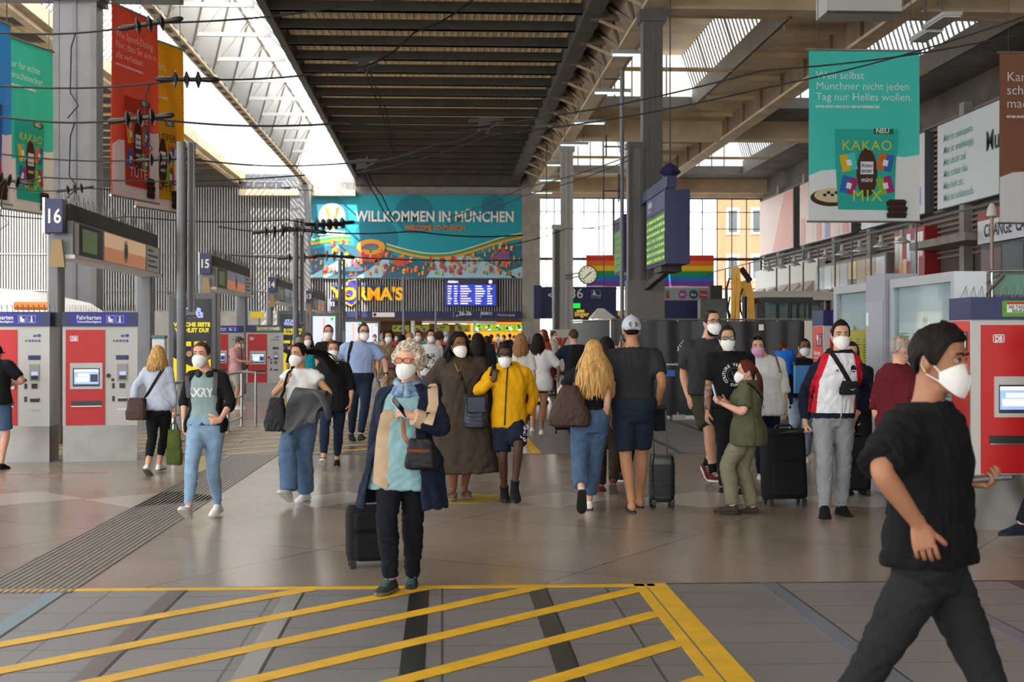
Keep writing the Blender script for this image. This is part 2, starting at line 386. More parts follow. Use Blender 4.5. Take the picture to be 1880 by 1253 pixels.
    def face(s):
        dark = mat('eye_dark', '1a1310', .2); white = mat('eye_white', 'cfc8c2', .25)
        for q in (-1, 1):
            mb = MB(); M = s.HM @ Matrix.Translation((q * .031, -.0815, .004)) @ Matrix.Rotation(R(q * 10), 4, 'Z')
            mb.ball((0, 0, 0), (.0145, .010, .0068), 12, 8, 0, M); mb.ball((0, -.0068, 0), (.0058, .0045, .0060), 10, 6, 1, M)
            mb.tube([M @ Vector(p) for p in ((-.016, -.003, -.001), (-.008, -.0095, .0062), (0, -.0115, .0075), (.008, -.0095, .0062), (.016, -.003, -.001))], .0019 * s.hk, 5, 1)
            mb.build('eye', [white, dark], s.bodyo, 60)
    def brows(s, m, z=.024):
        for q in (-1, 1):
            mb = MB(); mb.tube([s.HM @ Vector(p) for p in ((q*.013, -.0975, z), (q*.03, -.097, z+.006), (q*.046, -.086, z+.004), (q*.055, -.074, z-.003))], [.0042*s.hk, .0048*s.hk, .0038*s.hk, .002*s.hk], 6, flat=.8); mb.build('eyebrow', m, s.root, 180)
    # ---------------------------------------------------------------- clothes
    def garment(s, name, m, parts, vox=None, it=3, fold=.006, fs=22, zs=.5, matfn=None, mats=None, parent=None):
        mb = MB()
        for p in parts:
            if p[0] == 'r': mb.loft(p[1])
            elif p[0] == 't': mb.tube(p[1], p[2], 14)
            elif p[0] == 'mb': mb.add(p[1].v, p[1].f)
        me = bake(mb, vox or s.vox * 1.15, it)
        if fold and not s.far: folds(me, fold, fs, s.seed * 13 + len(name), zs)
        o = link(name, me, mats or m, parent or s.root, 180)
        if matfn:
            c = np.empty(len(me.polygons) * 3); me.polygons.foreach_get('center', c); c = c.reshape(-1, 3)
            me.polygons.foreach_set('material_index', [int(matfn(x, y, z)) for x, y, z in c]); me.update()
        return o
    def top(s, m, sleeve=.75, hem=.90, inf=.018, slinf=.016, sl_end=None, name='shirt', flare=None, zneck=1.474, arc=None, fold=.006, extra=(), matfn=None, mats=None, fs=22, sleeves=(-1, 1), puff=None, wmul=1.0, vox=None):
        s.hem = hem; s.tinf = inf(.98) if callable(inf) else inf
        k = s.k; fl0 = .014 if hem < .93 else 0.0; f = (lambda z: inf + fl0 * max(0, min(1, (1.04 - z) / .06))) if not callable(inf) else inf
        parts = [('r', s.rings(hem * k, zneck * k, lambda z: f(z) * k, 18, flare, arc, wmul=wmul))]
        for q in sleeves:
            e = sl_end if sl_end is not None else slinf + .006
            p, r = s.limb('arm', q, 0.0, sleeve, lambda t: (slinf + (e - slinf) * (t / sleeve) + (puff(t) if puff else 0)) * k, None)
            parts.append(('t', p, r))
            parts.append(('t', [s.nk + Vector((q*.045*k, .012*k, -.030*k)), s.sh[q] + Vector((0, 0, -.004*k))], [.034*k + slinf*k*.8, .050*k + slinf*k*.8]))
        return s.garment(name, m, parts + list(extra), fold=fold, matfn=matfn, mats=mats, fs=fs, vox=vox)
    def bottom(s, m, end=1.985, inf=.012, waist=None, name='trousers', fold=.006, matfn=None, mats=None, crotch=.80, fs=26):
        k = s.k; f = inf if callable(inf) else (lambda t: inf); hem = getattr(s, 'hem', .9); ti = getattr(s, 'tinf', .02); tuck = hem >= .93
        waist = (1.03 if tuck else min(1.0, hem + .05)) if waist is None or not tuck else waist
        g = (lambda z: f(0) + (ti + .016 - f(0)) * max(0, min(1, (z - .90) / .05)) if ti + .016 > f(0) else f(0)) if tuck else (lambda z: min(f(0), ti - .004) if z > hem - .03 else f(0))
        parts = [('r', s.rings(crotch * k, waist * k, lambda z: g(z) * k, 14, zmin=.84))]
        for q in (-1, 1):
            e = end[0 if q < 0 else 1] if isinstance(end, tuple) else end
            zt = lambda t, q=q: (s.hip[q].z + (s.kn[q].z - s.hip[q].z) * min(t, 1)) / k
            p, r = s.limb('leg', q, 0, e, lambda t: (min(f(t), .004) if not tuck and zt(t) > hem - .005 else f(t)) * k); parts.append(('t', p, r))
        return s.garment(name, m, parts, fold=fold, matfn=matfn, mats=mats, zs=1.6, fs=fs)
    def shoes(s, m, sole, kind='shoe', laces=None, sc=1.0):
        prof = ((.072,.018,.030),(.062,.034,.062),(.035,.040,.088),(.0,.041,.098),(-.045,.043,.084),(-.09,.047,.062),(-.135,.049,.046),(-.175,.041,.036),(-.198,.024,.026),(-.206,.008,.018))
        for q in (-1, 1):
            F = s.footM(q) @ Matrix.Translation((0, 0, -.088)) @ Matrix.Scale(sc, 4) @ Matrix.Translation((0, 0, .088)); mb = MB()
            if kind == 'slide':
                mb.loft([[F @ Vector((p[0], y, -.092 + p[1])) for p in sell(w, .010, .012, 3, 12)] for y, w, h in prof], m=1)
                mb.loft([[F @ Vector((p[0], y, -.055 + p[1])) for p in sell(.050, .030, .020, 2.2, 14)] for y in (-.065, -.085, -.115, -.135)], m=0)
            else:
                hi = .018 if kind == 'high' else 0
                rs = []
                for y, w, h in prof:
                    h2 = h + (hi if -.05 < y < .065 else 0)
                    rs.append([F @ Vector((p[0] * (1 if p[1] < 0 else .86), y, -.088 + h2 / 2 + p[1])) for p in sell(w, h2 / 2, h2 / 2, 2.5, 14)])
                mb.loft(rs, m=0)
                if hi: p, r = s.limb('leg', q, 1.86, 2.0, .012 * s.k, 3); mb.tube(p, r, 12, 0)
                mb.loft([[F @ Vector((p[0], y, -.088 + p[1] + .004)) for p in sell(w + .004, .012, .014, 3.2, 14)] for y, w, h in prof], m=1)
                if laces is not None:
                    for i in range(4):
                        y = -.045 - .024 * i; h = float(np.interp(-y, [0, .045, .09, .135], [.098, .084, .062, .046])) - .086
                        mb.tube([F @ Vector((x, y, h - abs(x) * .35)) for x in (-.024, -.012, 0, .012, .024)], .0038 * s.k, 5, 2)
            mb.build('shoe' if kind != 'slide' else 'slide_sandal', [m, sole] + ([laces] if laces is not None else []), s.root, 50)
    def socks(s, m, t0=1.80):
        for q in (-1, 1):
            mb = MB(); p, r = s.limb('leg', q, t0, 2.02, .004 * s.k, 4); mb.tube(p, r, 12); mb.build('sock', m, s.root, 180)
    # ---------------------------------------------------------------- face coverings
    def mask(s, c='eeecea', bulge=.036, valve=False, low=0.0, style='fold'):
        m = mat('mask_' + c, c, .85, 0, .04, 30, .15, 400); mb = MB(); nu, nv = 18, 9
        def P(u, v, off=0):
            a = u * R(86); lo = -.128 + .052 * u * u - low; up = -.006 - .036 * u * u - low
            if style == 'cup': up = -.012 - .030 * u*u
            z = lo + (up - lo) * v; b = math.sin(PI * min(1, max(0, v * .92 + .06))) ** .8
            y = -.028 - (.068 + bulge * b) * math.cos(a) ** (.85 if style == 'fold' else .7); x = (.074 + off) * math.sin(a) * (.88 + .12 * min(1, v * 1.8))
            return s.HM @ Vector((x, y - off, z))
        out = [[P(-1 + 2*i/nu, j/nv) for i in range(nu + 1)] for j in range(nv + 1)]; inn = [[P(-1 + 2*i/nu, j/nv, -.004) for i in range(nu + 1)] for j in range(nv + 1)]
        mb.loft(out, False, closed=False); mb.loft([r[::-1] for r in inn], False, closed=False)
        for a, b in ((out[0], inn[0]), (inn[-1], out[-1])): mb.loft([b, a], False, closed=False)
        for i in (0, nu): mb.loft([[r[i] for r in out], [r[i] for r in inn]], False, closed=False)
        mb.tube([P(0, 0, .0015), P(0, .3, .0015), P(0, .55, .002), P(0, .8, .0015), P(0, 1, .001)], .0016*s.hk, 5)
        if not s.far:
            for q in (-1, 1):
                e1 = P(q * .97, .95); e2 = P(q * .97, .08); r1 = s.HM @ Vector((q*.080, .020, .016)); r2 = s.HM @ Vector((q*.082, .030, -.018)); r3 = s.HM @ Vector((q*.074, .012, -.05))
                mb.tube([e1, (e1+r1)/2 + (s.HM.to_3x3() @ Vector((q*.002, 0, 0))), r1, r2, r3, e2], .0022 * s.hk, 5)
        if valve: mb.lathe([(.013, 0), (.013, .005), (.009, .008), (.001, .008)], (0, 0, 0), 14, 0, s.HM @ Matrix.Translation((.030, -.108, -.062)) @ Matrix.Rotation(R(38), 4, 'Z') @ Matrix.Rotation(R(90), 4, 'X'))
        mb.build('face_mask', m, s.root, 60)
    def glasses(s, frame, lens=None, h=.020, name='eyeglasses', z=.003):
        mb = MB(); r = .0022 if lens is None else .0028
        for q in (-1, 1):
            lp = []
            for i in range(17):
                a = 2 * PI * i / 16; e = 3.0; c, sn = math.cos(a), math.sin(a)
                lp.append(s.HM @ Vector((q*.033 + .028 * math.copysign(abs(c)**(2/e), c), -.106 + .22 * abs(q*.033 + .028 * c) ** 1.6, z + h * math.copysign(abs(sn)**(2/e), sn))))
            mb.tube(lp, r * s.hk, 6)
            if lens is not None: mb.add(lp[:-1], [tuple(range(16))], 1)
            mb.tube([s.HM @ Vector((q*.061, -.094, z + h*.55)), s.HM @ Vector((q*.073, -.04, z + .006)), s.HM @ Vector((q*.079, .012, z + .006))], r * s.hk, 6)
        mb.tube([s.HM @ Vector((-.007, -.1065, z + .004)), s.HM @ Vector((0, -.108, z + .006)), s.HM @ Vector((.007, -.1065, z + .004))], r * s.hk, 6)
        mb.build(name, [frame] + ([lens] if lens is not None else []), s.root, 60)
    # ---------------------------------------------------------------- hair
    def scalp(s, az, el, off=0.0):
        """point on the skull: az from the front (degrees, + towards the person's left), el above eye level"""
        a, e = R(az), R(el); dx, dy, dz = math.sin(a) * math.cos(e), -math.cos(a) * math.cos(e), math.sin(e); rx, ry, rz = .0755, .0945, .106
        t = 1 / math.sqrt((dx/rx)**2 + (dy/ry)**2 + (dz/rz)**2); z = dz * t; sh = 1 - .22 * (min(0, z) / .1) ** 2
        return Vector((dx * t * sh, dy * t * sh + .001, z + .010)) + Vector((dx, dy, dz)) * off
    def hair_cap(s, m, th=.014, front=42, side=8, back=-42, burn=-18, rough=.004, top=None, fade=.35):
        mb = MB(); na, ne = 40, 12; g = random.Random(s.seed + 5); rings = []
        def lim(az):
            a = abs(az)
            if a < 50: return front - (front - side) * max(0, (a - 28) / 22) ** 2 * .5
            if a < 72: return (front + side) / 2 + ((burn) - (front + side) / 2) * ((a - 50) / 22)
            if a < 86: return burn
            if a < 110: return burn + (side - burn) * (a - 86) / 24
            return side + (back - side) * min(1, (a - 110) / 35)
        for j in range(ne + 1):
            r = []
            for i in range(na):
                az = -180 + 360 * i / na; lo = lim(az); el = 88 - (88 - lo) * (j / ne) ** .9
                t = th * (1 if el > 30 else fade + (1 - fade) * max(0, (el + 40) / 70)) + g.uniform(-rough, rough)
                if top and el > 20 and abs(az) < 100: t += top * max(0, math.cos(R(az) * .9)) * math.sin(R(min(90, (el - 20) * 1.6)))
                r.append(s.HM @ s.scalp(az, el, t))
            rings.append(r)
        rings.append([s.HM @ s.scalp(-180 + 360*i/na, lim(-180 + 360*i/na) - 3, -.008) for i in range(na)])
        mb.loft(rings, True); return mb.build('hair', m, s.root, 180) if m else mb
    def strands(s, mb, n, length, azr=(-180, 180), w=.015, start=78, leave=5, wav=.006, freq=9, off=.012, spread=0.0, back=.01, tipz=.05, part=0, jit=1.0, seed=0, out=.0):
        """locks that run over the skull and hang down"""
        g = random.Random(s.seed * 7 + seed); N = 5 if s.far else 6; Ri = s.HM.to_3x3()
        for i in range(n):
            az = azr[0] + (azr[1] - azr[0]) * (i + g.uniform(.1, .9)) / n; pts = []; rad = []; of = off * g.uniform(.6, 1.3); lv = leave + g.uniform(-6, 6)
            for e in np.linspace(start - g.uniform(0, 12), lv, 6): pts.append(s.HM @ s.scalp(az, e, of)); rad.append(w * (.45 + .55 * min(1, (start - e) / 40 + .2)))
            p = pts[-1]; L = length * g.uniform(1 - tipz * 2, 1 + tipz) * s.k; ph = g.uniform(0, 6); dirv = Ri @ Vector((math.sin(R(az)), -math.cos(R(az)), 0)); dirv.z = 0; dirv = dirv.normalized() if dirv.length > 0 else dirv
            for t in np.linspace(.12, 1, 9):
                q = p + Vector((0, 0, -L * t)) + dirv * (out * math.sin(min(1, t*1.6) * PI/2) + spread * t) + (Ri @ Vector((0, 1, 0))).normalized() * back * math.sin(t * PI * .6)
                q += Vector((math.sin(ph + t * freq), math.cos(ph * 1.7 + t * freq), 0)) * wav * min(1, t * 2) * jit
                pts.append(q); rad.append(w * (1.0 if t < .7 else max(.12, 1 - (t - .7) / .34)))
            mb.tube(pts, rad, N, flat=.42, up=dirv if dirv.length > 0 else None)
        return mb
    def curls(s, mb, n, r=.016, el=(-30, 90), azr=(-180, 180), off=.02, skip=lambda a, e: False, seed=0, fr=.006):
        g = random.Random(s.seed * 3 + seed); c = 0
        while c < n:
            az = g.uniform(*azr); e = math.degrees(math.asin(g.uniform(math.sin(R(el[0])), math.sin(R(el[1])))))
            if skip(az, e): c += .2; continue
            o = s.scalp(az, e, off * g.uniform(.5, 1.25)); a = g.uniform(0, 6); d1 = Vector((g.uniform(-1, 1), g.uniform(-1, 1), g.uniform(-1, 1))).normalized(); d2 = d1.orthogonal().normalized(); rr = r * g.uniform(.6, 1.2)
            mb.tube([s.HM @ (o + d1 * rr * math.cos(a + t) + d2 * rr * math.sin(a + t) + Vector((0, 0, -.002 * t))) for t in np.linspace(0, 4.6, 8)], [fr*.6*s.hk] + [fr*s.hk]*6 + [fr*.4*s.hk], 5); c += 1
        return mb
    # ---------------------------------------------------------------- things drawn on or laid against clothes
    def bvh(s, objs):
        vs, fs = [], []
        for o in objs:
            k = len(vs); vs += [tuple(p) for p in getv(o.data)]; fs += [[i + k for i in p.vertices] for p in o.data.polygons]
        return BVHTree.FromPolygons(vs, fs)
    def hit(s, tree, P, off=.004):
        """first surface met going into the depth at world point P; result in the person's own space"""
        d = s.Rm @ Vector((0, 1, 0)); q = s.w2l(P) - d * 1.2; h = tree.ray_cast(q, d, 2.6)
        return h[0] - d * off if h[0] is not None else s.w2l(P)
    def decal(s, target, art, px, py, m, name='print', off=.004, rot=0, parent=None):
        """flat artwork (verts, faces) pressed onto the cloth, centred where (px, py) falls on the person"""
        tree = s.bvh([target]); c = at(px, py, s.Y); v, f = art; cr, sr = math.cos(R(rot)), math.sin(R(rot)); mb = MB()
        mb.add([s.hit(tree, c + Vector((p[0]*cr - p[1]*sr, 0, p[0]*sr + p[1]*cr)), off) for p in v], f); return mb.build(name, m, parent or target, 0)
    def strap(s, targets, pts, m, w=.018, name='strap', parent=None, off=.006, n=18, flat=.22):
        """band lying on the clothes through the listed pixels; returns it in the person's space (or parented to a bag)"""
        tree = s.bvh(targets); P = []; k = len(pts) - 1
        for i in range(n + 1):
            u = i / n * k; j = min(int(u), k - 1); a, b = pts[j], pts[j+1]; px = a[0] + (b[0]-a[0])*(u-j); py = a[1] + (b[1]-a[1])*(u-j); P.append(s.hit(tree, at(px, py, s.Y), off))
        mb = MB(); d = s.Rm @ Vector((0, 1, 0)); mb.tube(P, w, 8, flat=flat, up=d)
        if parent is not None:
            Mi = parent.matrix_world.inverted() if False else None
            mb.v = [tuple(Matrix.Rotation(-parent.rotation_euler.z, 3, 'Z') @ (s.l2w(p) - parent.location)) for p in mb.v]
            return mb.build(name, m, parent, 60)
        return mb.build(name, m, s.root, 60)
    def w2l(s, p): return s.Rm @ (Vector(p) - s.base)
    def l2w(s, p): return s.Rm.inverted() @ Vector(p) + s.base
def scatter_art(seed, n, w, h, s):
    g = random.Random(seed); v, f = [], []
    for i in range(n):
        x, y = g.uniform(-w, w), g.uniform(-h, h); a, b = g.uniform(.4, 1) * s, g.uniform(.4, 1) * s; k = len(v); v += [(x-a, y-b*.6), (x+a*.7, y-b), (x+a, y+b*.5), (x-a*.5, y+b)]; f.append([k, k+1, k+2, k+3])
    return v, f
def text_art(t, size, **k):
    v, f = text_mesh(t, size, align='CENTER', **k); return [(p[0], p[1] - size * .35) for p in v], f
def ring_text(t, r, size, a0=90):
    V, F = [], []; n = len(t)
    for i, ch in enumerate(t):
        if ch == ' ': continue
        v, f = text_mesh(ch, size, align='CENTER', bold=.001); a = R(a0 - 360 * i / n); o = len(V)
        for p in v: x, y = p[0], p[1] + r - size*.3; V.append((x*math.sin(a) + y*math.cos(a), -x*math.cos(a) + y*math.sin(a)))
        F += [[j + o for j in q] for q in f]
    return V, F
# ================================================================== the hall
steel_dark = mat('steel_dark', '46423f', .65, .0, .18, 1.5); steel_grey = mat('steel_grey', '78777c', .5, .1, .06, 2.0); beige = mat('beige_paint', 'cdb896', .65, 0, .20, .7, .1, 8)
beige_dk = mat('brown_steel', '84735f', .65, 0, .25, 1.2); deck_m = mat('roof_deck', 'ecd6ac', .6, 0, .10, 1.0); white_panel = mat('white_liner', 'b4b2ae', .6, 0, .08, .8, stretch=(1, .4, .2))
concrete = mat('concrete', 'a09a92', .8, 0, .15, 1.5, .15, 30); concrete_dk = mat('soot_concrete', '6d6763', .85, 0, .35, .35, .2, 12); corr_m = mat('corrugated_metal', 'aaa9a9', .45, .15, .06, .6)
roof_glass = glass('roof_glass', 'eef4fa', .06, .1, .55); frost_glass = glass('frosted_roof_glass', 'eef4fa', .06, .1, .97); dirty_glass = glass('dirty_roof_glass', 'e8eef4', .06, .1, .98, .42); clear_glass = glass('clear_glass', 'f2f7f8', .10); case_glass = glass('case_glass', 'eef4f4', .09, .03)
chrome = mat('brushed_steel', 'b9b8b5', .28, .9, .06, 3); navy = mat('sign_navy', '23275a', .4); white_m = mat('white_paint', 'e9e8e6', .5); black_m = mat('black_plastic', '161616', .45); grey_m = mat('grey_paint', '8b8d90', .5); red_m = mat('signal_red', 'c4161c', .42)
yellow_m = mat('line_yellow', 'e0b01c', .5, 0, .12, 5); rubber = mat('rubber', '121212', .7)
HH = lambda h: h + EYE
# ---- floor
def tile_mat(name, c, rough, grout, gw, gh, speck, gsz=.006, var=.10, rot=0.0):
    m = bpy.data.materials.new(name); m.use_nodes = True; nt = m.node_tree; N = nt.nodes; L = nt.links; b = N['Principled BSDF']
    tc = N.new('ShaderNodeTexCoord'); br = N.new('ShaderNodeTexBrick'); br.offset = 0.0; br.inputs['Scale'].default_value = 1.0; br.inputs['Mortar Size'].default_value = gsz; br.inputs['Mortar Smooth'].default_value = 0
    br.inputs['Brick Width'].default_value = gw; br.inputs['Row Height'].default_value = gh
    a = lin(c); br.inputs['Color1'].default_value = a; br.inputs['Color2'].default_value = tuple(v * (1 - var) for v in a[:3]) + (1,); br.inputs['Mortar'].default_value = lin(grout)
    mp = N.new('ShaderNodeMapping'); mp.inputs['Rotation'].default_value = (0, 0, rot); L.new(tc.outputs['Object'], mp.inputs['Vector']); L.new(mp.outputs[0], br.inputs['Vector'])
    n = N.new('ShaderNodeTexNoise'); n.inputs['Scale'].default_value = 70; n.inputs['Detail'].default_value = 4; n.inputs['Roughness'].default_value = .8; L.new(tc.outputs['Object'], n.inputs['Vector'])
    n2 = N.new('ShaderNodeTexNoise'); n2.inputs['Scale'].default_value = .55; n2.inputs['Detail'].default_value = 5; L.new(tc.outputs['Object'], n2.inputs['Vector'])
    mr = N.new('ShaderNodeMapRange'); mr.inputs['From Min'].default_value = .3; mr.inputs['From Max'].default_value = .7; mr.inputs['To Min'].default_value = 1 - speck; mr.inputs['To Max'].default_value = 1 + speck; L.new(n.outputs['Fac'], mr.inputs['Value'])
    mr2 = N.new('ShaderNodeMapRange'); mr2.inputs['From Min'].default_value = .3; mr2.inputs['From Max'].default_value = .7; mr2.inputs['To Min'].default_value = .88; mr2.inputs['To Max'].default_value = 1.1; L.new(n2.outputs['Fac'], mr2.inputs['Value'])
    mu = N.new('ShaderNodeMath'); mu.operation = 'MULTIPLY'; L.new(mr.outputs[0], mu.inputs[0]); L.new(mr2.outputs[0], mu.inputs[1])
    mx = N.new('ShaderNodeVectorMath'); mx.operation = 'SCALE'; L.new(br.outputs['Color'], mx.inputs[0]); L.new(mu.outputs[0], mx.inputs['Scale']); L.new(mx.outputs[0], b.inputs['Base Color'])
    rr = N.new('ShaderNodeMapRange'); rr.inputs['To Min'].default_value = rough - .07; rr.inputs['To Max'].default_value = rough + .07; L.new(n2.outputs['Fac'], rr.inputs['Value']); L.new(rr.outputs[0], b.inputs['Roughness'])
    return m
terr = tile_mat('terrazzo', '948779', .23, '5d554e', 2.2, 2.2, .20, .007, .05, R(32)); pave = tile_mat('granite_paving', '79777a', .42, '434040', 1.06, .50, .26, .007, .08)
terr_l = mat('light_terrazzo', 'aea69c', .23, 0, .10, 60); terr_y = mat('ochre_terrazzo', 'c6a838', .28, 0, .2, 6)
YA, YB, YC = 9.33, 19.9, 28.4
bands = [(-40, YA, pave), (YA, YB, terr), (YB, YC, pave), (YC, 39, terr), (39, 47, pave), (47, 58, terr), (58, 66, pave), (66, 112, terr)]
mb = MB()
for i, (a, b, m) in enumerate(bands): mb.box((-34, a, -.15), (30, b, 0), 0 if m is pave else 1)
struct('floor', mb, [pave, terr])
mb = MB(); mb.box((-120, -100, -.3), (140, -40, -.16)); mb.box((-120, 112, -.3), (140, 260, -.16)); mb.box((-120, -40, -.3), (-34, 112, -.16)); mb.box((30, -40, -.3), (140, 112, -.16)); struct('ground', mb, [mat('street_asphalt', '9a9792', .9)])
# joint between the two pavings and painted hatching
mb = MB(); mb.box((-34, YA - .012, 0), (30, YA + .012, .002)); mb.box((-34, YB - .012, 0), (30, YB + .012, .002)); struct('trim_1', mb, [mat('joint', '2c2a29', .7)])
def gx(px, py): return gnd(px, py)
rails = [(1, 1415, 1076), (1, 985, 1082), (1, 768, 1086), (1, 545, 1080), (1, 325, 1085), (1, 105, 1088), (1, 1690, 1076), (1, 1880, 1076)]
rail_cols = ['6f7886', '3a3a3c', '303032', '8f8d8a', '5d5254', '6f8694', '6f7886', '4a4245']
for k, (q, px, py) in enumerate(rails):
    x = gx(px, py).x; mb = MB(); mb.box((x - .055, -3, 0), (x + .055, YA - .02, .004)); mb.box((x + .058, -3, 0), (x + .068, YA - .02, .003), 1)
    tag(mb.build('guide_rail', [mat('guide_metal_' + rail_cols[k], rail_cols[k], .35, .35), black_m], None, 0), kind='structure')
YL = YA - .10; xr0 = gx(1205, 1080).x; xr1 = gx(1355, 1253).x; HX = (xr0 + xr1) / 2
def strip(mb, a, b, w, z0=.001, z1=.0045, m=0):
    a = Vector(a); b = Vector(b); d = (b - a).normalized(); n = Vector((-d.y, d.x, 0)) * w / 2
    mb.prism([a - n + Vector((0, 0, z0)), a + n + Vector((0, 0, z0)), b + n + Vector((0, 0, z0)), b - n + Vector((0, 0, z0))], (0, 0, z1 - z0), m)
def hatch_block(mb, x0, x1, y0, y1, pitch, slope, lw):
    strip(mb, (x0, y1 - .06, 0), (x1, y1 - .06, 0), .095); strip(mb, (x1 + .015, y0, 0), (x1 + .015, y1, 0), .13); strip(mb, (x1 - .10, y0, 0), (x1 - .10, y1, 0), .07)
    c = y1 + 40
    n = 0
    y = y1 - .06
    k = -2
    while k < 90:
        # stripes rise to the right: y = yb + slope * (x - x1)
        yb = y1 + .9 * pitch - k * pitch
        xa, xb = x0, x1 - .12; ya_, yb_ = yb + slope * (xa - x1), yb + slope * (xb - x1)
        if yb_ > y1 - .1: xb = x1 + (y1 - .1 - yb) / slope; yb_ = y1 - .1
        if ya_ < y0: xa = x1 + (y0 - yb) / slope; ya_ = y0
        if xb - xa > .1 and yb_ > y0: strip(mb, (xa, ya_, 0), (xb, yb_, 0), lw, .0015, .005)
        k += 1
mb = MB(); hatch_block(mb, -12, HX, -2, YA, .80, 1.08, .125); tag(mb.build('floor_marking', [yellow_m], None, 0), kind='structure')
mb = MB(); hatch_block(mb, -9, gx(985, 835).x, YB + .1, YC, 1.0, 1.0, .13); tag(mb.build('floor_marking', [yellow_m], None, 0), kind='structure')
mb = MB()
for px in (400, 520, 640, 760, 880, 1100, 1250, 1400): x = gx(px, 832).x; mb.box((x - .05, YB + .02, 0), (x + .05, YC, .004))
tag(mb.build('guide_rail', [mat('guide_metal_4a', '55555a', .35, .35)], None, 0), kind='structure')
# row of pale lozenges and one ochre disc in the terrazzo
mb = MB()
for px0, px1 in ((-120, 155), (158, 418), (530, 690), (930, 1130), (1150, 1440), (1440, 1730)):
    a = gx(px0, 917); b = gx(px1, 917); c = (a + b) / 2; h = .72
    mb.prism([(a.x, c.y, .0005), (c.x - .1, c.y - h, .0005), (b.x, c.y, .0005), (c.x + .1, c.y + h, .0005)], (0, 0, .0015))
c = gx(850, 916); 
struct('trim_2', mb, [terr_l]); mb = MB(); mb.lathe([(.42, .0006), (.42, .0026)], (c.x, c.y, 0), 40); struct('trim_3', mb, [terr_y])
# tactile strip: ribbed band running into the depth
mb = MB(); tx0, tx1 = gx(-45, 1085), gx(40, 1085); a = gx(0, 1062); a2 = gx(360, 872); w = .62; d = (a2 - a).normalized(); nrm = Vector((d.y, -d.x, 0))
a = a - d * .6; e = a + d * ((YB - a.y) / d.y)
for k in range(15):
    o = nrm * (k * w / 14); strip(mb, a + o, e + o, .022, .0005, .006)
mb2 = MB(); strip(mb2, a + nrm * w / 2, e + nrm * w / 2, w + .03, .0, .002)
struct('trim_4', mb2, [mat('tactile_base', '8b8178', .35)]); struct('trim_5', mb, [mat('tactile_rib', '5f5853', .45)])
# faint red rule painted on the terrazzo at the left
mb = MB(); p, q = gx(-60, 873), gx(205, 868); strip(mb, p, q, .05, .0005, .002)
for px in (62, 100): p = gx(px, 874); mb.lathe([(.07, .0005), (.07, .002)], p, 16)
struct('trim_6', mb, [mat('faded_red', 'b56a62', .4)])
# ---- far end wall (y = 110)
YW = 110.0; S = YW / FPX
wx = lambda px: at(px, 600, YW).x
wz = lambda py: at(812, py, YW).z
mb = MB(); ncor = 190; xa, xb = -48.0, wx(968)
def corrugated(mb, x0, x1, z0, z1, y, pitch=.20, dep=.05):
    n = int((x1 - x0) / pitch); pr = []
    for i in range(n):
        x = x0 + i * pitch; pr += [(x, y), (x + pitch * .42, y), (x + pitch * .5, y - dep), (x + pitch * .92, y - dep)]
    pr.append((x1, y)); b = [(p[0], p[1], z0) for p in pr]; t = [(p[0], p[1], z1) for p in pr]
    mb.loft([b, t], False, closed=False)
corrugated(mb, xa, wx(538), wz(571), wz(344), YW); corrugated(mb, wx(556), xb, wz(572), wz(511), YW)
mb.box((xa, YW, 3.1), (xb, YW + .4, 14.5), 1); mb.box((wx(556), YW - .12, wz(360)), (xb, YW + .1, 14.2), 1); mb.box((xa, YW - .25, wz(345)), (wx(536), YW, wz(322)), 2)
mb.box((xa, YW - .06, 0), (wx(655), YW + .3, 3.1), 1)
for zz in (wz(470), wz(536)): mb.box((xa, YW - .16, zz), (wx(536), YW - .10, zz + .08), 2)
struct('wall_back', mb, [corr_m, concrete, steel_grey])
mb = MB(); mb.box((wx(535), YW - .9, 0), (wx(556), YW - .05, wz(338)), 0); mb.box((wx(556), YW - .5, wz(500)), (wx(563), YW - .05, wz(338)), 1); mb.box((wx(520), YW - 1, wz(347)), (wx(556), YW - .05, wz(338)))
struct('column', mb, [steel_grey, concrete])
mb = MB(); mb.box((wx(958), YW - .5, 0), (wx(991), YW + .3, wz(330)), 0); struct('column', mb, [concrete])
# window wall
zlo, zhi = 1.2, wz(362); x0, x1 = wx(990), wx(1408)
mb = MB(); xs = [x0 + (x1 - x0) * i / 15.4 for i in range(16)]
for i, x in enumerate(xs): w = .16 if i % 5 == 0 else .07; mb.box((x - w/2, YW - .1, zlo), (x + w/2, YW + .1, zhi))
for zz, w in ((zhi, .2), (wz(388), .06), (wz(419), .06), (wz(475), .22), (wz(530), .08), (zlo, .3)): mb.box((x0, YW - .08, zz - w/2), (x1, YW + .08, zz + w/2))
struct('window_1', mb, [mat('window_bars', '3b3c3e', .5)])
mb = MB(); mb.box((x0, YW + .11, zlo), (x1, YW + .125, zhi)); struct('window_2', mb, [clear_glass])
mb = MB(); mb.box((x0, YW - .6, wz(362)), (29, YW + .4, 14.6), 0); mb.box((x0, YW - .3, 0), (x1, YW + .3, 1.2), 1); struct('trim_7', mb, [beige, concrete])
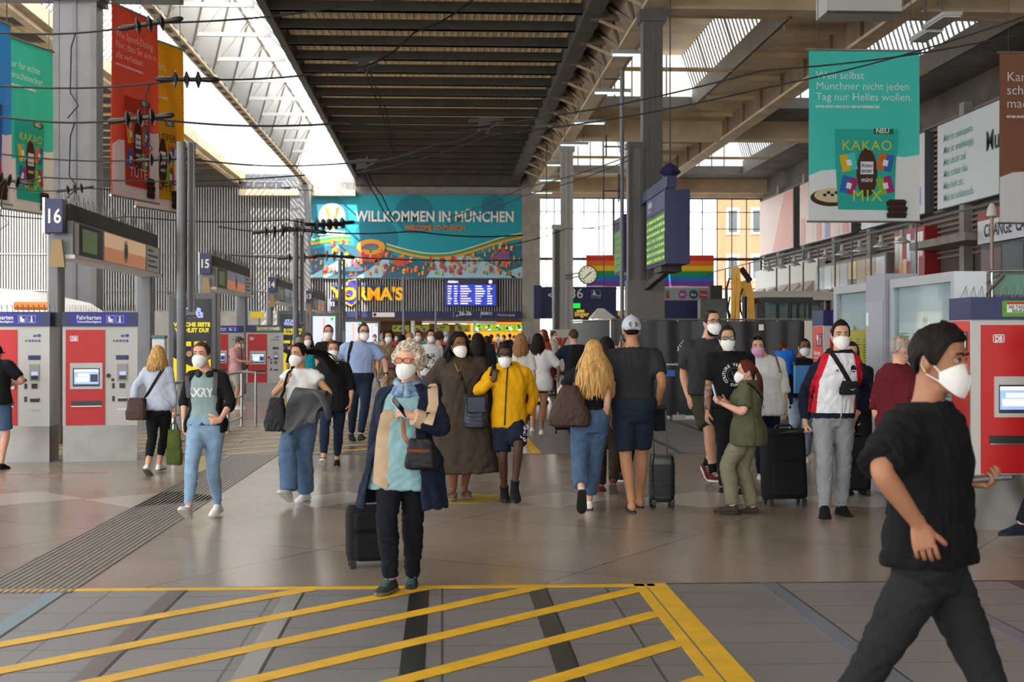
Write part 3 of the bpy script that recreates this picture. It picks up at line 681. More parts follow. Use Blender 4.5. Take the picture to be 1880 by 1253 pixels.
# ---- central dark roof bay
def deck(mb, x0, x1, y0, y1, z, pitch=.30, dep=.085, m=0):
    n = int((x1 - x0) / pitch); pr = []
    for i in range(n): x = x0 + i * pitch; pr += [(x, z), (x + pitch * .16, z), (x + pitch * .26, z + dep), (x + pitch * .9, z + dep)]
    pr.append((x1, z)); mb.loft([[(p[0], y0, p[1]) for p in pr], [(p[0], y1, p[1]) for p in pr]], False, m, False)
    mb.box((x0, y0, z + .2), (x1, y1, z + .4), m)
ZC = HH(12.3); XL, XR = -6.6, 5.3
mb = MB(); deck(mb, XL, XR, -40, YW, ZC + .56); struct('ceiling', mb, [deck_m])
mb = MB(); y = 7.0
while y < YW - 1:
    mb.box((XL, y, ZC), (XR, y + .34, ZC + .38)); mb.box((XL, y - .08, ZC), (XR, y + .38, ZC + .04)); y += 3.1
for x, w, zb in ((XL - .15, .3, ZC - .05), (XR, .65, ZC - .25)): mb.box((x, -40, zb), (x + w, YW, ZC + 1.0))
mb.box((XL, YW - 1.6, ZC - .6), (XR + .6, YW - .2, ZC + .4))
struct('beam', mb, [steel_dark])
# ---- right girder line: lower flange on columns, lattice up to the dark bay
GX, GZ = 7.1, HH(11.3); mb = MB()
mb.box((GX - .32, -40, GZ - .12), (GX + .32, YW, GZ), 0); mb.box((GX + .05, -40, GZ), (GX + .12, YW, GZ + 1.5), 1); mb.box((5.95, -40, ZC + .3), (6.35, YW, ZC + .55), 1); mb.box((GX - .25, -40, GZ + 1.45), (GX + .3, YW, GZ + 1.6), 1)
y = 5.0; k = 0
while y < YW - 4:
    mb.bar((6.15, y, ZC + .3), (GX - .05, y + 2.2, GZ + .1), .12, .12, 1); mb.bar((GX - .05, y + 2.2, GZ + .1), (6.15, y + 4.4, ZC + .3), .12, .12, 1)
    mb.box((5.6, y - .12, ZC - .30), (GX, y + .12, ZC - .05), 1); mb.bar((5.9, y, ZC - .3), (GX - .1, y, GZ + .25), .10, .10, 0); mb.box((GX - .22, y - .04, GZ), (GX + .1, y + .04, GZ + 1.5), 1)
    y += 4.4
mb.quad((GX - .05, -40, GZ + .05), (GX - .05, YW, GZ + .05), (6.2, YW, ZC + .45), (6.2, -40, ZC + .45), 1)
struct('beam', mb, [beige, beige_dk])
# ---- right bays: beige soffit, cross beams, second girder, raised roof lights
mb = MB(); G2 = 16.1
def soffit(mb, xs0, xs1, ya, yb, z, hole=None, m=0):
    if not hole: mb.box((xs0, ya, z), (xs1, yb, z + .25), m); return
    hx0, hx1, hy0, hy1 = hole
    mb.box((xs0, ya, z), (hx0, yb, z + .25), m); mb.box((hx1, ya, z), (xs1, yb, z + .25), m); mb.box((hx0, ya, z), (hx1, hy0, z + .25), m); mb.box((hx0, hy1, z), (hx1, yb, z + .25), m)
ZS = HH(12.3); bays = [(-40, 14), (14, 48.4), (48.4, 80), (80, YW)]
for ya, yb in bays:
    soffit(mb, GX + .1, G2, ya, yb, ZS, (8.2, 13.3, ya + 3.5, yb - 5)); soffit(mb, G2 + .2, 25.5, ya, yb, ZS, (17.2, 22.4, ya + 3.5, yb - 5), 2)
    for hx0, hx1 in ((8.2, 13.3), (17.2, 22.4)):
        h0, h1 = ya + 3.5, yb - 5
        mb.box((hx0 - .02, h0 - .05, ZS - .01), (hx0 + .12, h1, ZS + 2.8), 0); mb.box((hx1 - .06, h0, ZS), (hx1 + .06, h1, ZS + .95), 1); mb.box((hx0, h0, ZS + 2.75), (hx1 - .55, h1, ZS + 2.95), 0); mb.box((hx0 - .05, h0 - .1, ZS - .015), (hx1, h0 + .02, ZS + 2.9), 0); mb.box((hx0 - .05, h1 - .03, ZS - .012), (hx1, h1 + .1, ZS + .55), 1)
        y = h0 + 2
        while y < h1: mb.box((hx0, y - .08, ZS - .05), (hx1, y + .08, ZS + .12), 0); y += 10.8
struct('ceiling', mb, [beige, mat('curb_grey', '9d9fa3', .6, 0, .08, 1), concrete_dk])
mb = MB(); gl = MB()
for ya, yb in bays:
    for hx0, hx1 in ((8.2, 13.3), (17.2, 22.4)):
        h0, h1 = ya + 3.5, yb - 5; y = h0; k = 0
        while y < h1 - .1: mb.bar((hx1, y, ZS + .95), (hx1 - .6, y, ZS + 2.85),   .30 if k % 10 == 0 else .13, .1); y += .62; k += 1
        gl.quad((hx1, h0, ZS + .95), (hx1, h1, ZS + .95), (hx1 - .6, h1, ZS + 2.85), (hx1 - .6, h0, ZS + 2.85)); gl.quad((hx0, h1, ZS + .55), (hx1, h1, ZS + .55), (hx1 - .6, h1, ZS + 2.85), (hx0, h1, ZS + 2.85))
        for i in range(1, 5): x = hx0 + (hx1 - .5 - hx0) * i / 5; mb.box((x - .03, h1 - .04, ZS + .5), (x + .03, h1 + .04, ZS + 2.8))
struct('window_3', mb, [mat('glazing_bars', '77787a', .5)]); struct('window_4', gl, [dirty_glass])
mb = MB()
mb.box((G2 - .45, -40, GZ - .12), (G2 + .25, YW, GZ), 0); mb.box((G2 - .3, -40, GZ), (G2 + .1, YW, ZS + .1), 1)
y = 6.5
while y < YW: mb.box((G2 - .45, y - .05, GZ), (G2 + .25, y + .05, ZS), 1); y += 4.2
for yb in (48.4, 80, YW - 1):
    mb.box((GX, yb - .35, GZ), (25.2, yb + .35, ZS + .1), 0); mb.box((GX, yb - .5, GZ - .1), (25.2, yb + .5, GZ + .02), 0)
y = 12
while y < YW:   # light cross ribs under the soffits
    if min(abs(y - q) for q in (48.4, 80, 109)) > 2.5: mb.bar((13.4, y, ZS - .10), (G2 - .3, y, ZS - .10), .22, .22, 0)
    y += 5.4
struct('beam', mb, [beige, beige_dk])
# ---- left roof light: ridge glazing, white liner with bracing, slotted girder, far dark bay
mb = MB(); gl = MB(); z = HH
gf = MB()
for y0_, y1_, gg in ((-40, 62, gf), (62, YW, gl)):
    gg.quad((-6.75, y0_, z(12.4)), (-6.75, y1_, z(12.4)), (-8.6, y1_, z(14.1)), (-8.6, y0_, z(14.1))); gg.quad((-12.6, y0_, z(15.6)), (-12.6, y1_, z(15.6)), (-15.2, y1_, z(12.5)), (-15.2, y0_, z(12.5))); gg.quad((-10.1, y0_, z(12.4)), (-10.1, y1_, z(12.4)), (-12.6, y1_, z(15.6)), (-12.6, y0_, z(15.6))); gg.quad((-8.7, y0_, z(14.3)), (-8.7, y1_, z(14.3)), (-10.1, y1_, z(12.6)), (-10.1, y0_, z(12.6)))
gl.add([(-6.75, YW - .3, z(12.4)), (-8.6, YW - .3, z(14.1)), (-9.9, YW - .3, z(11.6)), (-9.9, YW - .3, z(11.3)), (-6.75, YW - .3, z(11.3))], [(0, 1, 2, 3, 4)]); gl.add([(-15.2, YW - .3, z(12.5)), (-12.6, YW - .3, z(15.6)), (-10.1, YW - .3, z(12.4)), (-10.1, YW - .3, z(11.3)), (-15.2, YW - .3, z(11.3))], [(0, 1, 2, 3, 4)])
struct('window_5', gl, [roof_glass]); struct('window_7', gf, [frost_glass])
y = 6.5; k = 0
while y < YW:
    mb.bar((-12.6, y, z(15.55)), (-15.2, y, z(12.45)), .13, .12, 1); mb.bar((-10.1, y, z(12.4)), (-12.6, y, z(15.55)), .06, .1, 1)
    if k % 4 == 0: mb.bar((-6.75, y, z(12.35)), (-8.6, y, z(14.05)), .06, .1, 1)
    if k % 8 == 0: mb.bar((-6.7, y, z(11.9)), (-9.9, y, z(11.9)), .12, .16, 2); mb.bar((-10.1, y, z(12.5)), (-15.2, y, z(12.5)), .10, .14, 2)
    y += .62; k += 1
for i in range(6): x = -6.9 - i * .55; mb.box((x - .03, YW - .36, z(11.3)), (x + .03, YW - .3, z(12.3 + min(i, 3) * .4)), 1); mb.box((-10.2 - i * .85, YW - .36, z(11.3)), (-10.14 - i * .85, YW - .3, z(12.4)), 1)
mb.box((-9.9, YW - .38, z(12.0)), (-6.75, YW - .3, z(12.07)), 1); mb.box((-15.2, YW - .38, z(12.0)), (-10.1, YW - .3, z(12.07)), 1)
mb.box((-15.4, -40, z(12.0)), (-15.05, YW, z(12.6)), 3); mb.box((-15.4, YW - 1.2, z(10.9)), (-6.6, YW - .2, z(11.35)), 3)
struct('window_6', mb, [steel_dark, mat('glazing_bars_pale', '8f9296', .5), white_m, beige])
mb = MB(); y = 6
mb.quad((-9.75, -40, z(11.4)), (-9.75, 94, z(11.4)), (-8.6, 94, z(14.1)), (-8.6, -40, z(14.1)), 0); mb.quad((-8.62, -40, z(14.1)), (-8.62, 94, z(14.1)), (-9.85, 94, z(11.4)), (-9.85, -40, z(11.4)), 0)
while y < 92:
    mb.bar((-9.72, y, z(11.45)), (-8.6, y + 2.5, z(14.0)), .07, .07, 1); mb.bar((-8.6, y + 2.5, z(14.0)), (-9.72, y + 5, z(11.45)), .07, .07, 1); y += 5
mb.bar((-8.55, -40, z(14.08)), (-8.55, 94, z(14.08)), .14, .14, 1); mb.bar((-9.72, 94, z(11.4)), (-8.58, 94, z(14.1)), .2, .2, 1)
struct('trim_8', mb, [white_panel, mat('liner_brace', 'a19a90', .6)])
mb = MB(); mb.box((-10.15, -40, z(11.25)), (-9.75, YW, z(11.65)), 0); y = 7
while y < YW - 2: mb.box((-10.05, y, z(11.24)), (-9.85, y + .75, z(11.27)), 1); mb.box((-9.76, y, z(11.36)), (-9.74, y + .75, z(11.54)), 1); y += 1.5
struct('beam', mb, [beige, steel_dark])
mb = MB(); deck(mb, -29, -15.4, -40, YW, ZC + .52, .42); struct('ceiling', mb, [deck_m])
mb = MB(); y = 7.0
while y < YW - 1: mb.box((-29, y, ZC), (-15.4, y + .30, ZC + .30)); y += 3.1
mb.box((-15.75, -40, ZC - .5), (-15.4, YW, ZC + .6), 1); mb.box((-29, YW - 1.4, ZC - .7), (-15.4, YW - .2, ZC + .4))
struct('beam', mb, [steel_dark, beige])
mb = MB(); mb.box((-48, -40, ZC + .3), (-37, YW, ZC + .6)); mb.box((-37, -40, ZC + .3), (-29, 62, ZC + .6)); mb.box((-37, 80, ZC + .3), (-29, 90, ZC + .6)); struct('ceiling', mb, [concrete_dk])
# ---- columns
def column(x, y, w, d, ztop, low=None, name='column', m0=None):
    mb = MB(); mb.box((x - w/2, y - d/2, 0), (x + w/2, y + d/2, ztop), 0)
    mb.box((x - w/2 - .03, y - d/2 - .03, 0), (x - w/2 + .14, y - d/2 + .02, ztop - .4), 1); mb.box((x + w/2 - .14, y - d/2 - .03, 0), (x + w/2 + .03, y - d/2 + .02, ztop - .4), 1)
    mb.box((x - .05, y - d/2 - .05, 0), (x + .05, y - d/2, ztop - .4), 1); mb.box((x - w/2 - .12, y - d/2 - .12, ztop - .4), (x + w/2 + .12, y + d/2 + .12, ztop), 1)
    if low:
        lw, lz = low; mb.box((x - w/2 - lw, y - d/2 - .05, 0), (x - w/2 + .05, y + d/2, lz), 1); mb.box((x - w/2 - lw - .04, y - d/2 - .09, lz - .18), (x - w/2 + .05, y + d/2, lz), 1); mb.box((x - w/2 - lw + .1, y - d/2 - .08, .1), (x - w/2 - .1, y - d/2 - .04, lz - .3), 2)
    return struct(name, mb, [m0 or steel_grey, m0 or mat('steel_mid', '6e6d6e', .5, .1, .1, 2), mat('steel_deep', '565353', .55, .1, .1, 2)])
steel_c = mat('steel_column', '787574', .5, .1, .15, 1)
MATS_keep = steel_grey
def dark_column(x, y, w, d, ztop, lw, lz):
    mb = MB(); mb.box((x - w/2, y - d/2, 0), (x + w/2, y + d/2, ztop), 0)
    for q in (-1, -.33, .33, 1): mb.box((x + q*w*.42 - .05, y - d/2 - .06, 0), (x + q*w*.42 + .05, y - d/2, ztop - .3), 1)
    mb.box((x - w/2 - .12, y - d/2 - .12, ztop - .4), (x + w/2 + .12, y + d/2 + .12, ztop), 1)
    mb.box((x - w/2 - lw, y - d/2 - .05, 0), (x - w/2 + .1, y + d/2, lz), 0)
    for q in (.05, .95): mb.box((x - w/2 - lw*q - .05, y - d/2 - .12, 0), (x - w/2 - lw*q + .05, y - d/2, lz - .2), 1)
    mb.box((x - w/2 - lw - .05, y - d/2 - .12, lz - .2), (x - w/2 + .12, y + d/2, lz), 1); mb.box((x - w/2 - lw - .06, y - d/2 - .14, 2.1), (x + w/2 + .05, y + d/2, 3.6), 0)
    return struct('column', mb, [steel_c, mat('steel_column_rib', '605d5d', .5, .1)])
dark_column(at(1196, 600, 48.4).x, 48.4, .68, .6, GZ - .1, .48, 8.3)
mb = MB(); x = at(1040, 600, 82).x
column(x, 82, .66, .6, GZ - .1, (.48, 8.2), m0=mat('steel_pale', 'b0adaa', .5, .1, .06, 2))  # paler copy of the column steel, light on it put into the colour
column(at(145, 600, 41).x, 41, 1.15, .9, HH(9.9)); column(-9.95, 104, .8, .7, GZ - .1)
mb = MB(); p = at(-20, 6, 41); q = at(330, 0, 41); mb.box((p.x, 40.4, HH(9.66)), (q.x, 41.6, HH(10.1))); struct('beam', mb, [steel_grey])
# ---- right wall: slatted upper facade over a shop gallery (x = 25)
XF = 25.0
mb = MB(); mb.box((XF + .06, -40, 0), (XF + .4, YW, 14.5), 0)
mb.box((XF + .03, -40, 12.3), (XF + .35, YW, 14.3), 3)
struct('wall_right', mb, [mat('facade_dark', '5d504a', .7), mat('facade_slats', '8a766a', .6), concrete, concrete_dk])
mb = MB(); zz = 5.6
while zz < 12.6: mb.box((XF - .10, 38, zz), (XF, YW, zz + .12)); zz += .26
struct('trim_10', mb, [mat('facade_slats', '8a766a', .6)])
mb = MB(); y = 44
while y < YW: mb.box((XF - .45, y - .3, 3.0), (XF, y + .3, 12.8)); y += 7.4
struct('trim_11', mb, [concrete])
mb = MB(); mb.box((21.2, 34, 2.35), (XF, YW, 2.75), 0); mb.box((21.1, 34, 2.3), (21.25, YW, 2.85), 1); struct('slab', mb, [concrete, steel_dark])

mb = MB()
for x in (-46, -30, -15.2, 7.1, 16.1, 25.0): mb.box((x - .4, -40.4, 0), (x + .4, -40, 14.5))
struct('wall_front', mb, [concrete])
mb = MB()
for y0_, y1_ in ((62, 80), (90, YW)): mb.quad((-37, y0_, ZC + .4), (-29, y0_, ZC + .4), (-29, y1_, ZC + .4), (-37, y1_, ZC + .4))
struct('window_8', mb, [clear_glass])
# ================================================================== fittings and signs
def flat(mb, pts, M, z=0.0, m=0): mb.add([M @ Vector((p[0], p[1], z)) for p in pts], [tuple(range(len(pts)))], m)
def rect(mb, x0, y0, x1, y1, M, z=0.0, m=0): flat(mb, [(x0, y0), (x1, y0), (x1, y1), (x0, y1)], M, z, m)
def disc(mb, cx, cy, r, M, z=0.0, m=0, n=24, ry=None, a0=0, a1=360):
    ry = ry or r; flat(mb, [(cx + r * math.cos(R(a0 + (a1 - a0) * k / n)), cy + ry * math.sin(R(a0 + (a1 - a0) * k / n))) for k in range(n if a1 - a0 == 360 else n + 1)], M, z, m)
def label_text(mb, t, x, y, size, M, z=.003, m=0, **k): add_text(mb, t, size, M @ Matrix.Translation((x, y, z)), m, **k)
def pal(*cs): return [mat('print_' + c, c, .55) for c in cs]
def cpal(*cs): return [mat('banner_' + c, c, .6, trans=.22) for c in cs]
I4 = Matrix.Identity(4)
# ---- hanging chocolate advertising banners
def sweet_banner(origin, rz, w, h, ground, lines, small, pouch, word1, word2, wc, label, group, fold=True, tint='fafafc', cut=None, pour=None):
    t = thing('advertising_banner', label, 'banner', origin, rz, group)
    cols = cpal(ground, tint, 'ffffff', pouch, wc, '1e6b3c', '4a2a1c', 'f2c21a', '2f6fc0', 'e2742c', 'b02a78', '8fc43a', 'e8d9b0', '2a1812', '1d3f8f')
    mb = MB(); nx, ny = 12, 16
    mb.loft([[Vector((-w/2 + w*i/nx, .012 * math.sin(i * 1.7 + j * .35), -h + h*j/ny)) for i in range(nx + 1)] for j in range(ny + 1)], False, closed=False)
    mb.loft([[Vector((-w/2 + w*i/nx, .012 * math.sin(i * 1.7 + j * .35) + .012, -h + h*j/ny)) for i in range(nx + 1)][::-1] for j in range(ny + 1)], False, closed=False)
    F = frame_xz((0, -.018, 0)); Z = [.004 * i for i in range(14)]
    pts = [(-w/2, -h), (w/2, -h), (w/2, -.61*h), (w*.36, -.625*h), (w*.24, -.615*h), (w*.05, -.67*h), (-w*.1, -.66*h), (-w*.26, -.70*h), (-w*.38, -.705*h), (-w/2, -.735*h)]
    if cut: pts[2:] = cut(w, h)
    mb2 = MB(); flat(mb2, pts, F, Z[0], 1)
    y = -.165 * h; sz = min(w * .118, w * .87 / max(1e-6, max(text_mesh(l_, 1.0)[0][:, 0].max() for l_ in lines)))
    for ln in lines: label_text(mb2, ln, -w*.44, y, sz, F, Z[2], 2, bold=-.002); y -= sz * 1.0
    label_text(mb2, small, -w*.44, y + w*.03, w*.026, F, Z[2], 2, bold=.004)
    # pouch
    x0, x1, y0, y1 = -w*.26, w*.30, -.935*h, -.46*h
    flat(mb2, [(x0+.02*w, y0), (x1-.03*w, y0-.004*h), (x1-.02*w, (y0+y1)/2), (x1, y1), (x0-.01*w, y1), (x0, (y0+y1)/2)], F, Z[3], 3)
    label_text(mb2, word1, (x0+x1)/2, y1 - .125*h, w*.125, F, Z[6], 4, align='CENTER', space=1.1); label_text(mb2, word2, (x0+x1)/2, y0 + .05*h, w*.145, F, Z[8], 4, align='CENTER', space=1.15)
    rect(mb2, w*.08, y1 - .03*h, w*.26, y1 + .002*h, F, Z[5], 5); label_text(mb2, 'NEU', w*.10, y1 - .024*h, w*.062, F, Z[6], 2, bold=.003)
    cx, cy = (x0+x1)/2, (y0+y1)/2
    disc(mb2, cx, cy - .02*h, w*.095, F, Z[4], 6, 24, .145*h); rect(mb2, cx - w*.058, cy - .03*h, cx + w*.058, cy + .045*h, F, Z[6], 2)
    label_text(mb2, 'Ritter', cx, cy + .012*h, w*.046, F, Z[7], 14, align='CENTER', bold=.002, shear=.2); label_text(mb2, 'SPORT', cx, cy - .020*h, w*.034, F, Z[7], 14, align='CENTER', bold=.003); label_text(mb2, 'mini', cx, cy - .075*h, w*.06, F, Z[6], 2, align='CENTER', bold=.002)
    for q, yy, c1, c2, a in ((-1, .05, 7, 0, 12), (-1, -.085, 8, 10, -14), (1, .05, 9, 8, -12), (1, -.085, 11, 10, 14)):
        M2 = F @ Matrix.Translation((cx + q * w*.165, cy + yy*h - .01*h, 0)) @ Matrix.Rotation(R(a), 4, 'Z')
        rect(mb2, -w*.07, -.05*h, 0, .05*h, M2, Z[5], c1); rect(mb2, 0, -.05*h, w*.07, .05*h, M2, Z[5], c2); rect(mb2, -w*.02, -.02*h, w*.025, .015*h, M2, Z[7], 2)
    if pour:   # cocoa pod half beside the pouch
        disc(mb2, -w*.30, -.865*h, w*.19, F, Z[2], 6, 24, .052*h); disc(mb2, -w*.29, -.852*h, w*.165, F, Z[2] + .001, 12, 24, .042*h)
        for i in range(5): disc(mb2, -w*.36 + i*w*.035, -.85*h + (i % 2) * .014*h, w*.018, F, Z[2] + .002, 13, 10, .009*h)
    for i, (dx, dy) in enumerate(((0, 0), (.006, .035), (-.004, .07))):
        flat(mb2, [(w*(.20+dx), -h*(.985-dy)), (w*(.37+dx), -h*(.985-dy)), (w*(.385+dx), -h*(.955-dy)), (w*(.195+dx), -h*(.955-dy))], F, Z[9] + i*.002, 13); flat(mb2, [(w*(.205+dx), -h*(.957-dy)), (w*(.375+dx), -h*(.957-dy)), (w*(.36+dx), -h*(.945-dy)), (w*(.22+dx), -h*(.945-dy))], F, Z[10] + i*.002, 6)
    c = mb.build('cloth', [cols[0]], t, 180); p = mb2.build('print', cols, c, 0)
    mb = MB(); mb.tube([(-w/2 - .05, 0, .02), (w/2 + .05, 0, .02)], .028, 8); mb.build('top_rod', [chrome], t); mb = MB(); mb.tube([(-w/2 - .05, 0, -h - .02), (w/2 + .05, 0, -h - .02)], .028, 8); mb.build('bottom_rod', [chrome], t)
    mb = MB()
    for x in (-w*.42, w*.42): mb.tube([(x, 0, .03), (x, 0, 14.0 - origin[2])], .008, 5)
    mb.build('hanger_wire', [steel_dark], t)
    return t
def banner_at(pxl, pxr, pyt, pyb, Yl, Yr):
    a = at(pxl, pyt, Yl); b = at(pxr, pyt, Yr); v = b - a; w = Vector((v.x, v.y, 0)).length; h = (a.z - at(pxl, pyb, Yl).z); c = (a + b) / 2
    return (c.x, c.y, a.z), math.degrees(math.atan2(v.y, v.x)), w, h
GB = 'chocolate banners hanging from the roof'
o, rz, w, h = banner_at(1485, 1688, 93, 405, 33, 33); o = Vector(o)
sweet_banner(o, rz, w, h, '4adcd0', ['Weil selbst', 'Münchner nicht jeden', 'Tag nur Helles wollen.'], 'RITTER SPORT MINI. JETZT NEU IM PAPIERBEUTEL.', '22bcae', 'KAKAO', 'MIX', 'd8dc3a', 'large turquoise banner reading Weil selbst Münchner, hanging right of the hall', GB, pour=1)
o, rz, w, h = banner_at(1835, 2038, 98, 408, 33.2, 33.2)
sweet_banner(o, rz, w, h, '94634a', ['Kann man', 'schon mal', 'machen.'], 'RITTER SPORT MINI. JETZT NEU IM PAPIERBEUTEL.', '7a4630', 'NUSS', 'MIX', 'e9c04a', 'brown banner cut off by the right edge of the photo', GB)
o, rz, w, h = banner_at(205, 290, 6, 357, 29.7, 31.6)
sweet_banner(o, rz, w, h, 'f46a4e', ['Wie Speed-Dating.', 'Nur, dass Sie sich in', 'alle verlieben.'], 'RITTER SPORT MINI. JETZT NEU IM PAPIERBEUTEL.', 'd23b2c', 'BUNTE', 'TÜTE', 'f0ded4', 'orange-red banner reading Wie Speed-Dating, hanging by the left column', GB)
o, rz, w, h = banner_at(250, 337, 62, 378, 32.9, 34.8)
sweet_banner(o, rz, w, h, 'f2b81c', ['Mehr gibt’s', 'nur, wenn alle', 'da sind.'], 'RITTER SPORT MINI. JETZT NEU IM PAPIERBEUTEL.', 'e3ae22', 'KNUSPER', 'TÜTE', '5a3c1a', 'mustard yellow banner hanging behind the orange-red one', GB)
o, rz, w, h = banner_at(4, 97, 64, 381, 32.8, 34.8)
sweet_banner(o, rz, w, h, '44dac6', ['Nur für echte', 'Feinschmecker.'], 'RITTER SPORT MINI. JETZT NEU IM PAPIERBEUTEL.', '22bcae', 'KAKAO', 'MIX', 'd8dc3a', 'turquoise banner reading Feinschmecker, hanging left of the grey column', GB)
o, rz, w, h = banner_at(-70, 20, 15, 361, 29.6, 31.2)
sweet_banner(o, rz, w, h, '36a4e6', ['Wer teilt, ', 'hat mehr.'], 'RITTER SPORT MINI. JETZT NEU IM PAPIERBEUTEL.', '2a70c0', 'MILCH', 'MIX', 'f0ded4', 'blue banner cut off by the left edge of the photo', GB)
# ---- welcome banner on the end wall
def welcome():
    t = thing('welcome_banner', 'huge turquoise football banner reading Willkommen in München on the end wall', 'banner', (0, YW - .35, 0))
    cols = pal('119cac', 'f2f2ee', 'd8782c', '3f9a5c', 'f0a028', 'd2503a', 'a8d4e4', '8a5a8c', '0c7c92', 'e6dcc0', 'b03a5a', '2c6f86', 'f5c83c')
    X0, X1, Z0, Z1 = wx(565), wx(958), wz(511), wz(358); mb = MB(); mb.box((X0, -.05, Z0), (X1, .05, Z1), 0)
    F = frame_xz((0, -.06, 0)); sx = (X1 - X0) / 393.0; X = lambda p: X0 + (p - 565) * sx; Zp = lambda q: Z1 - (q - 358) * sx
    L = lambda k: .012 * k
    P = lambda pts: [(X(a), Zp(b)) for a, b in pts]
    g = random.Random(3)
    for cx, cy, r in ((600, 400, 60), (760, 395, 70), (905, 380, 55), (690, 440, 40)): disc(mb, X(cx), Zp(cy), min(r*sx, (Z1 - Zp(cy)) * .98), F, L(.5), 8, 30)
    up = lambda x: 452 - 16 * math.sin((x - 565) / 393 * 7.2 + .4) + (x > 830) * (-(x - 830) * .05)
    xs = list(range(565, 959, 6)) + [958]
    flat(mb, P([(565, 511)] + [(x, max(up(x) + 16, 452)) for x in xs] + [(958, 511)])[::1], F, L(1), 11)
    for pts in ([(566, 511), (640, 470), (668, 478), (600, 511)], [(655, 511), (705, 476), (722, 480), (700, 511)], [(782, 511), (800, 478), (850, 470), (880, 474), (948, 511)], [(930, 500), (958, 490), (958, 511), (940, 511)]): flat(mb, P(pts), F, L(2), 6)
    def ribbon(x0, x1, o, wd, m, k):
        r = [x for x in xs if x0 <= x <= x1]; flat(mb, P([(x, up(x) + o) for x in r] + [(x, up(x) + o + wd) for x in reversed(r)]), F, L(k), m)
    for x0, x1 in ((565, 648), (704, 958)): ribbon(x0, x1, 0, 5, 3, 4); ribbon(x0, x1, 5, 4, 4, 4); ribbon(x0, x1, -2, 2, 9, 4)
    for i in range(210):   # little houses and trees
        x = g.uniform(568, 954); y = g.uniform(up(x) + 14, 508); s = g.uniform(3, 6.5); c = g.choice((2, 4, 5, 10, 7, 12, 4, 2))
        if g.random() < .4: flat(mb, P([(x - s*.4, y), (x + s*.4, y), (x, y - s*1.8)]), F, L(5) + i*.0002, g.choice((4, 12, 2, 3)))
        else: flat(mb, P([(x - s*.6, y), (x + s*.6, y), (x + s*.6, y - s*1.3), (x, y - s*2), (x - s*.6, y - s*1.3)]), F, L(5) + i*.0002, c); flat(mb, P([(x, y), (x + s*.6, y), (x + s*.6, y - s*1.3), (x, y - s*1.2)]), F, L(6) + i*.0002, g.choice((5, 7, 10)))
    flat(mb, P([(655, 459), (665, 481), (690, 484), (706, 470), (707, 455)]), F, L(7), 5); disc(mb, X(681), Zp(455), 26*sx, F, L(8), 4, 30, 14*sx); disc(mb, X(681), Zp(455), 15*sx, F, L(9), 7, 24, 6.5*sx); disc(mb, X(683), Zp(457), 10*sx, F, L(10), 3, 20, 3*sx)
    disc(mb, X(735), Zp(482), 16*sx, F, L(8), 5, 20, 8*sx); flat(mb, P([(900, 478), (915, 464), (935, 462), (935, 482)]), F, L(8), 7)
    # emblem: pale roundel with a two-handled cup
    disc(mb, X(610), Zp(399), 24*sx, F, L(4), 1, 36); disc(mb, X(610), Zp(399), 22.4*sx, F, L(5), 6, 36)
    flat(mb, P([(596, 383), (602, 383), (610, 410), (606, 412)]), F, L(6), 4); flat(mb, P([(624, 383), (618, 383), (611, 410), (616, 412)]), F, L(6), 2); flat(mb, P([(597, 414), (623, 414), (619, 422), (601, 422)]), F, L(6), 12); disc(mb, X(610), Zp(394), 6*sx, F, L(6), 1, 16)
    label_text(mb, 'EURO2020', X(609), Zp(433), 10.5*sx, F, L(6), 1, align='CENTER', bold=.02); label_text(mb, 'UEFA', X(609), Zp(424.5), 6*sx, F, L(6), 1, align='CENTER', bold=.015)
    label_text(mb, 'WILLKOMMEN IN MÜNCHEN', X(798), Zp(408), 27*sx, F, L(6), 1, align='CENTER', bold=.03, width=.80, space=1.03); label_text(mb, 'WELCOME TO MUNICH', X(798), Zp(424), 12.5*sx, F, L(6), 2, align='CENTER', bold=.02, width=.82)
    mb.build('banner_cloth', cols, t, 0)
    mb = MB()
    for a, b in (((X0, Z0), (X1, Z0)), ((X0, Z1), (X1, Z1)), ((X0, Z0), (X0, Z1)), ((X1, Z0), (X1, Z1))): mb.bar((a[0], 0, a[1]), (b[0], 0, b[1]), .12)
    mb.build('banner_frame', [steel_grey], t)
welcome()
# ---- bakery sign, departures screen, fascia and shops on the end wall
t = thing('shop_sign', "yellow letters YORMA'S with a jagged purple zigzag emblem on the end wall", 'sign', (0, YW - .25, 0)); F = frame_xz((0, -.1, 0))
mb = MB(); mb.box((wx(610), -.05, wz(528)), (wx(706), .1, wz(524))); mb.box((wx(612), -.05, wz(533)), (wx(706), .1, wz(531))); mb.build('rail', [mat('sign_blue', '2e4a80', .5)], t)
mb = MB(); add_text(mb, "YORMA'S", 1.32, F @ Matrix.Translation((wx(610), wz(551), .08)), 0, bold=.05, ext=.06, width=1.0); mb.build('lettering', [glow('yorma', 'eaa818', .45)], t)
mb = MB(); zz = [(641, 517), (663, 514), (654, 527), (668, 530), (650, 545), (660, 548), (646, 561), (633, 554), (645, 543), (634, 540), (650, 528), (638, 526)]
cx = sum(p[0] for p in zz) / 12; cy = sum(p[1] for p in zz) / 12
flat(mb, [(wx(cx + (p[0] - cx) * 1.16), wz(cy + (p[1] - cy) * 1.1)) for p in zz], F, .004, 0); mb.build('emblem_rim', [MATS['glow_yorma']], t)
mb = MB(); flat(mb, [(wx(p[0]), wz(p[1])) for p in zz], F, .016, 0); mb.build('emblem', [glow('violet', '3a2f9a', .5)], t)
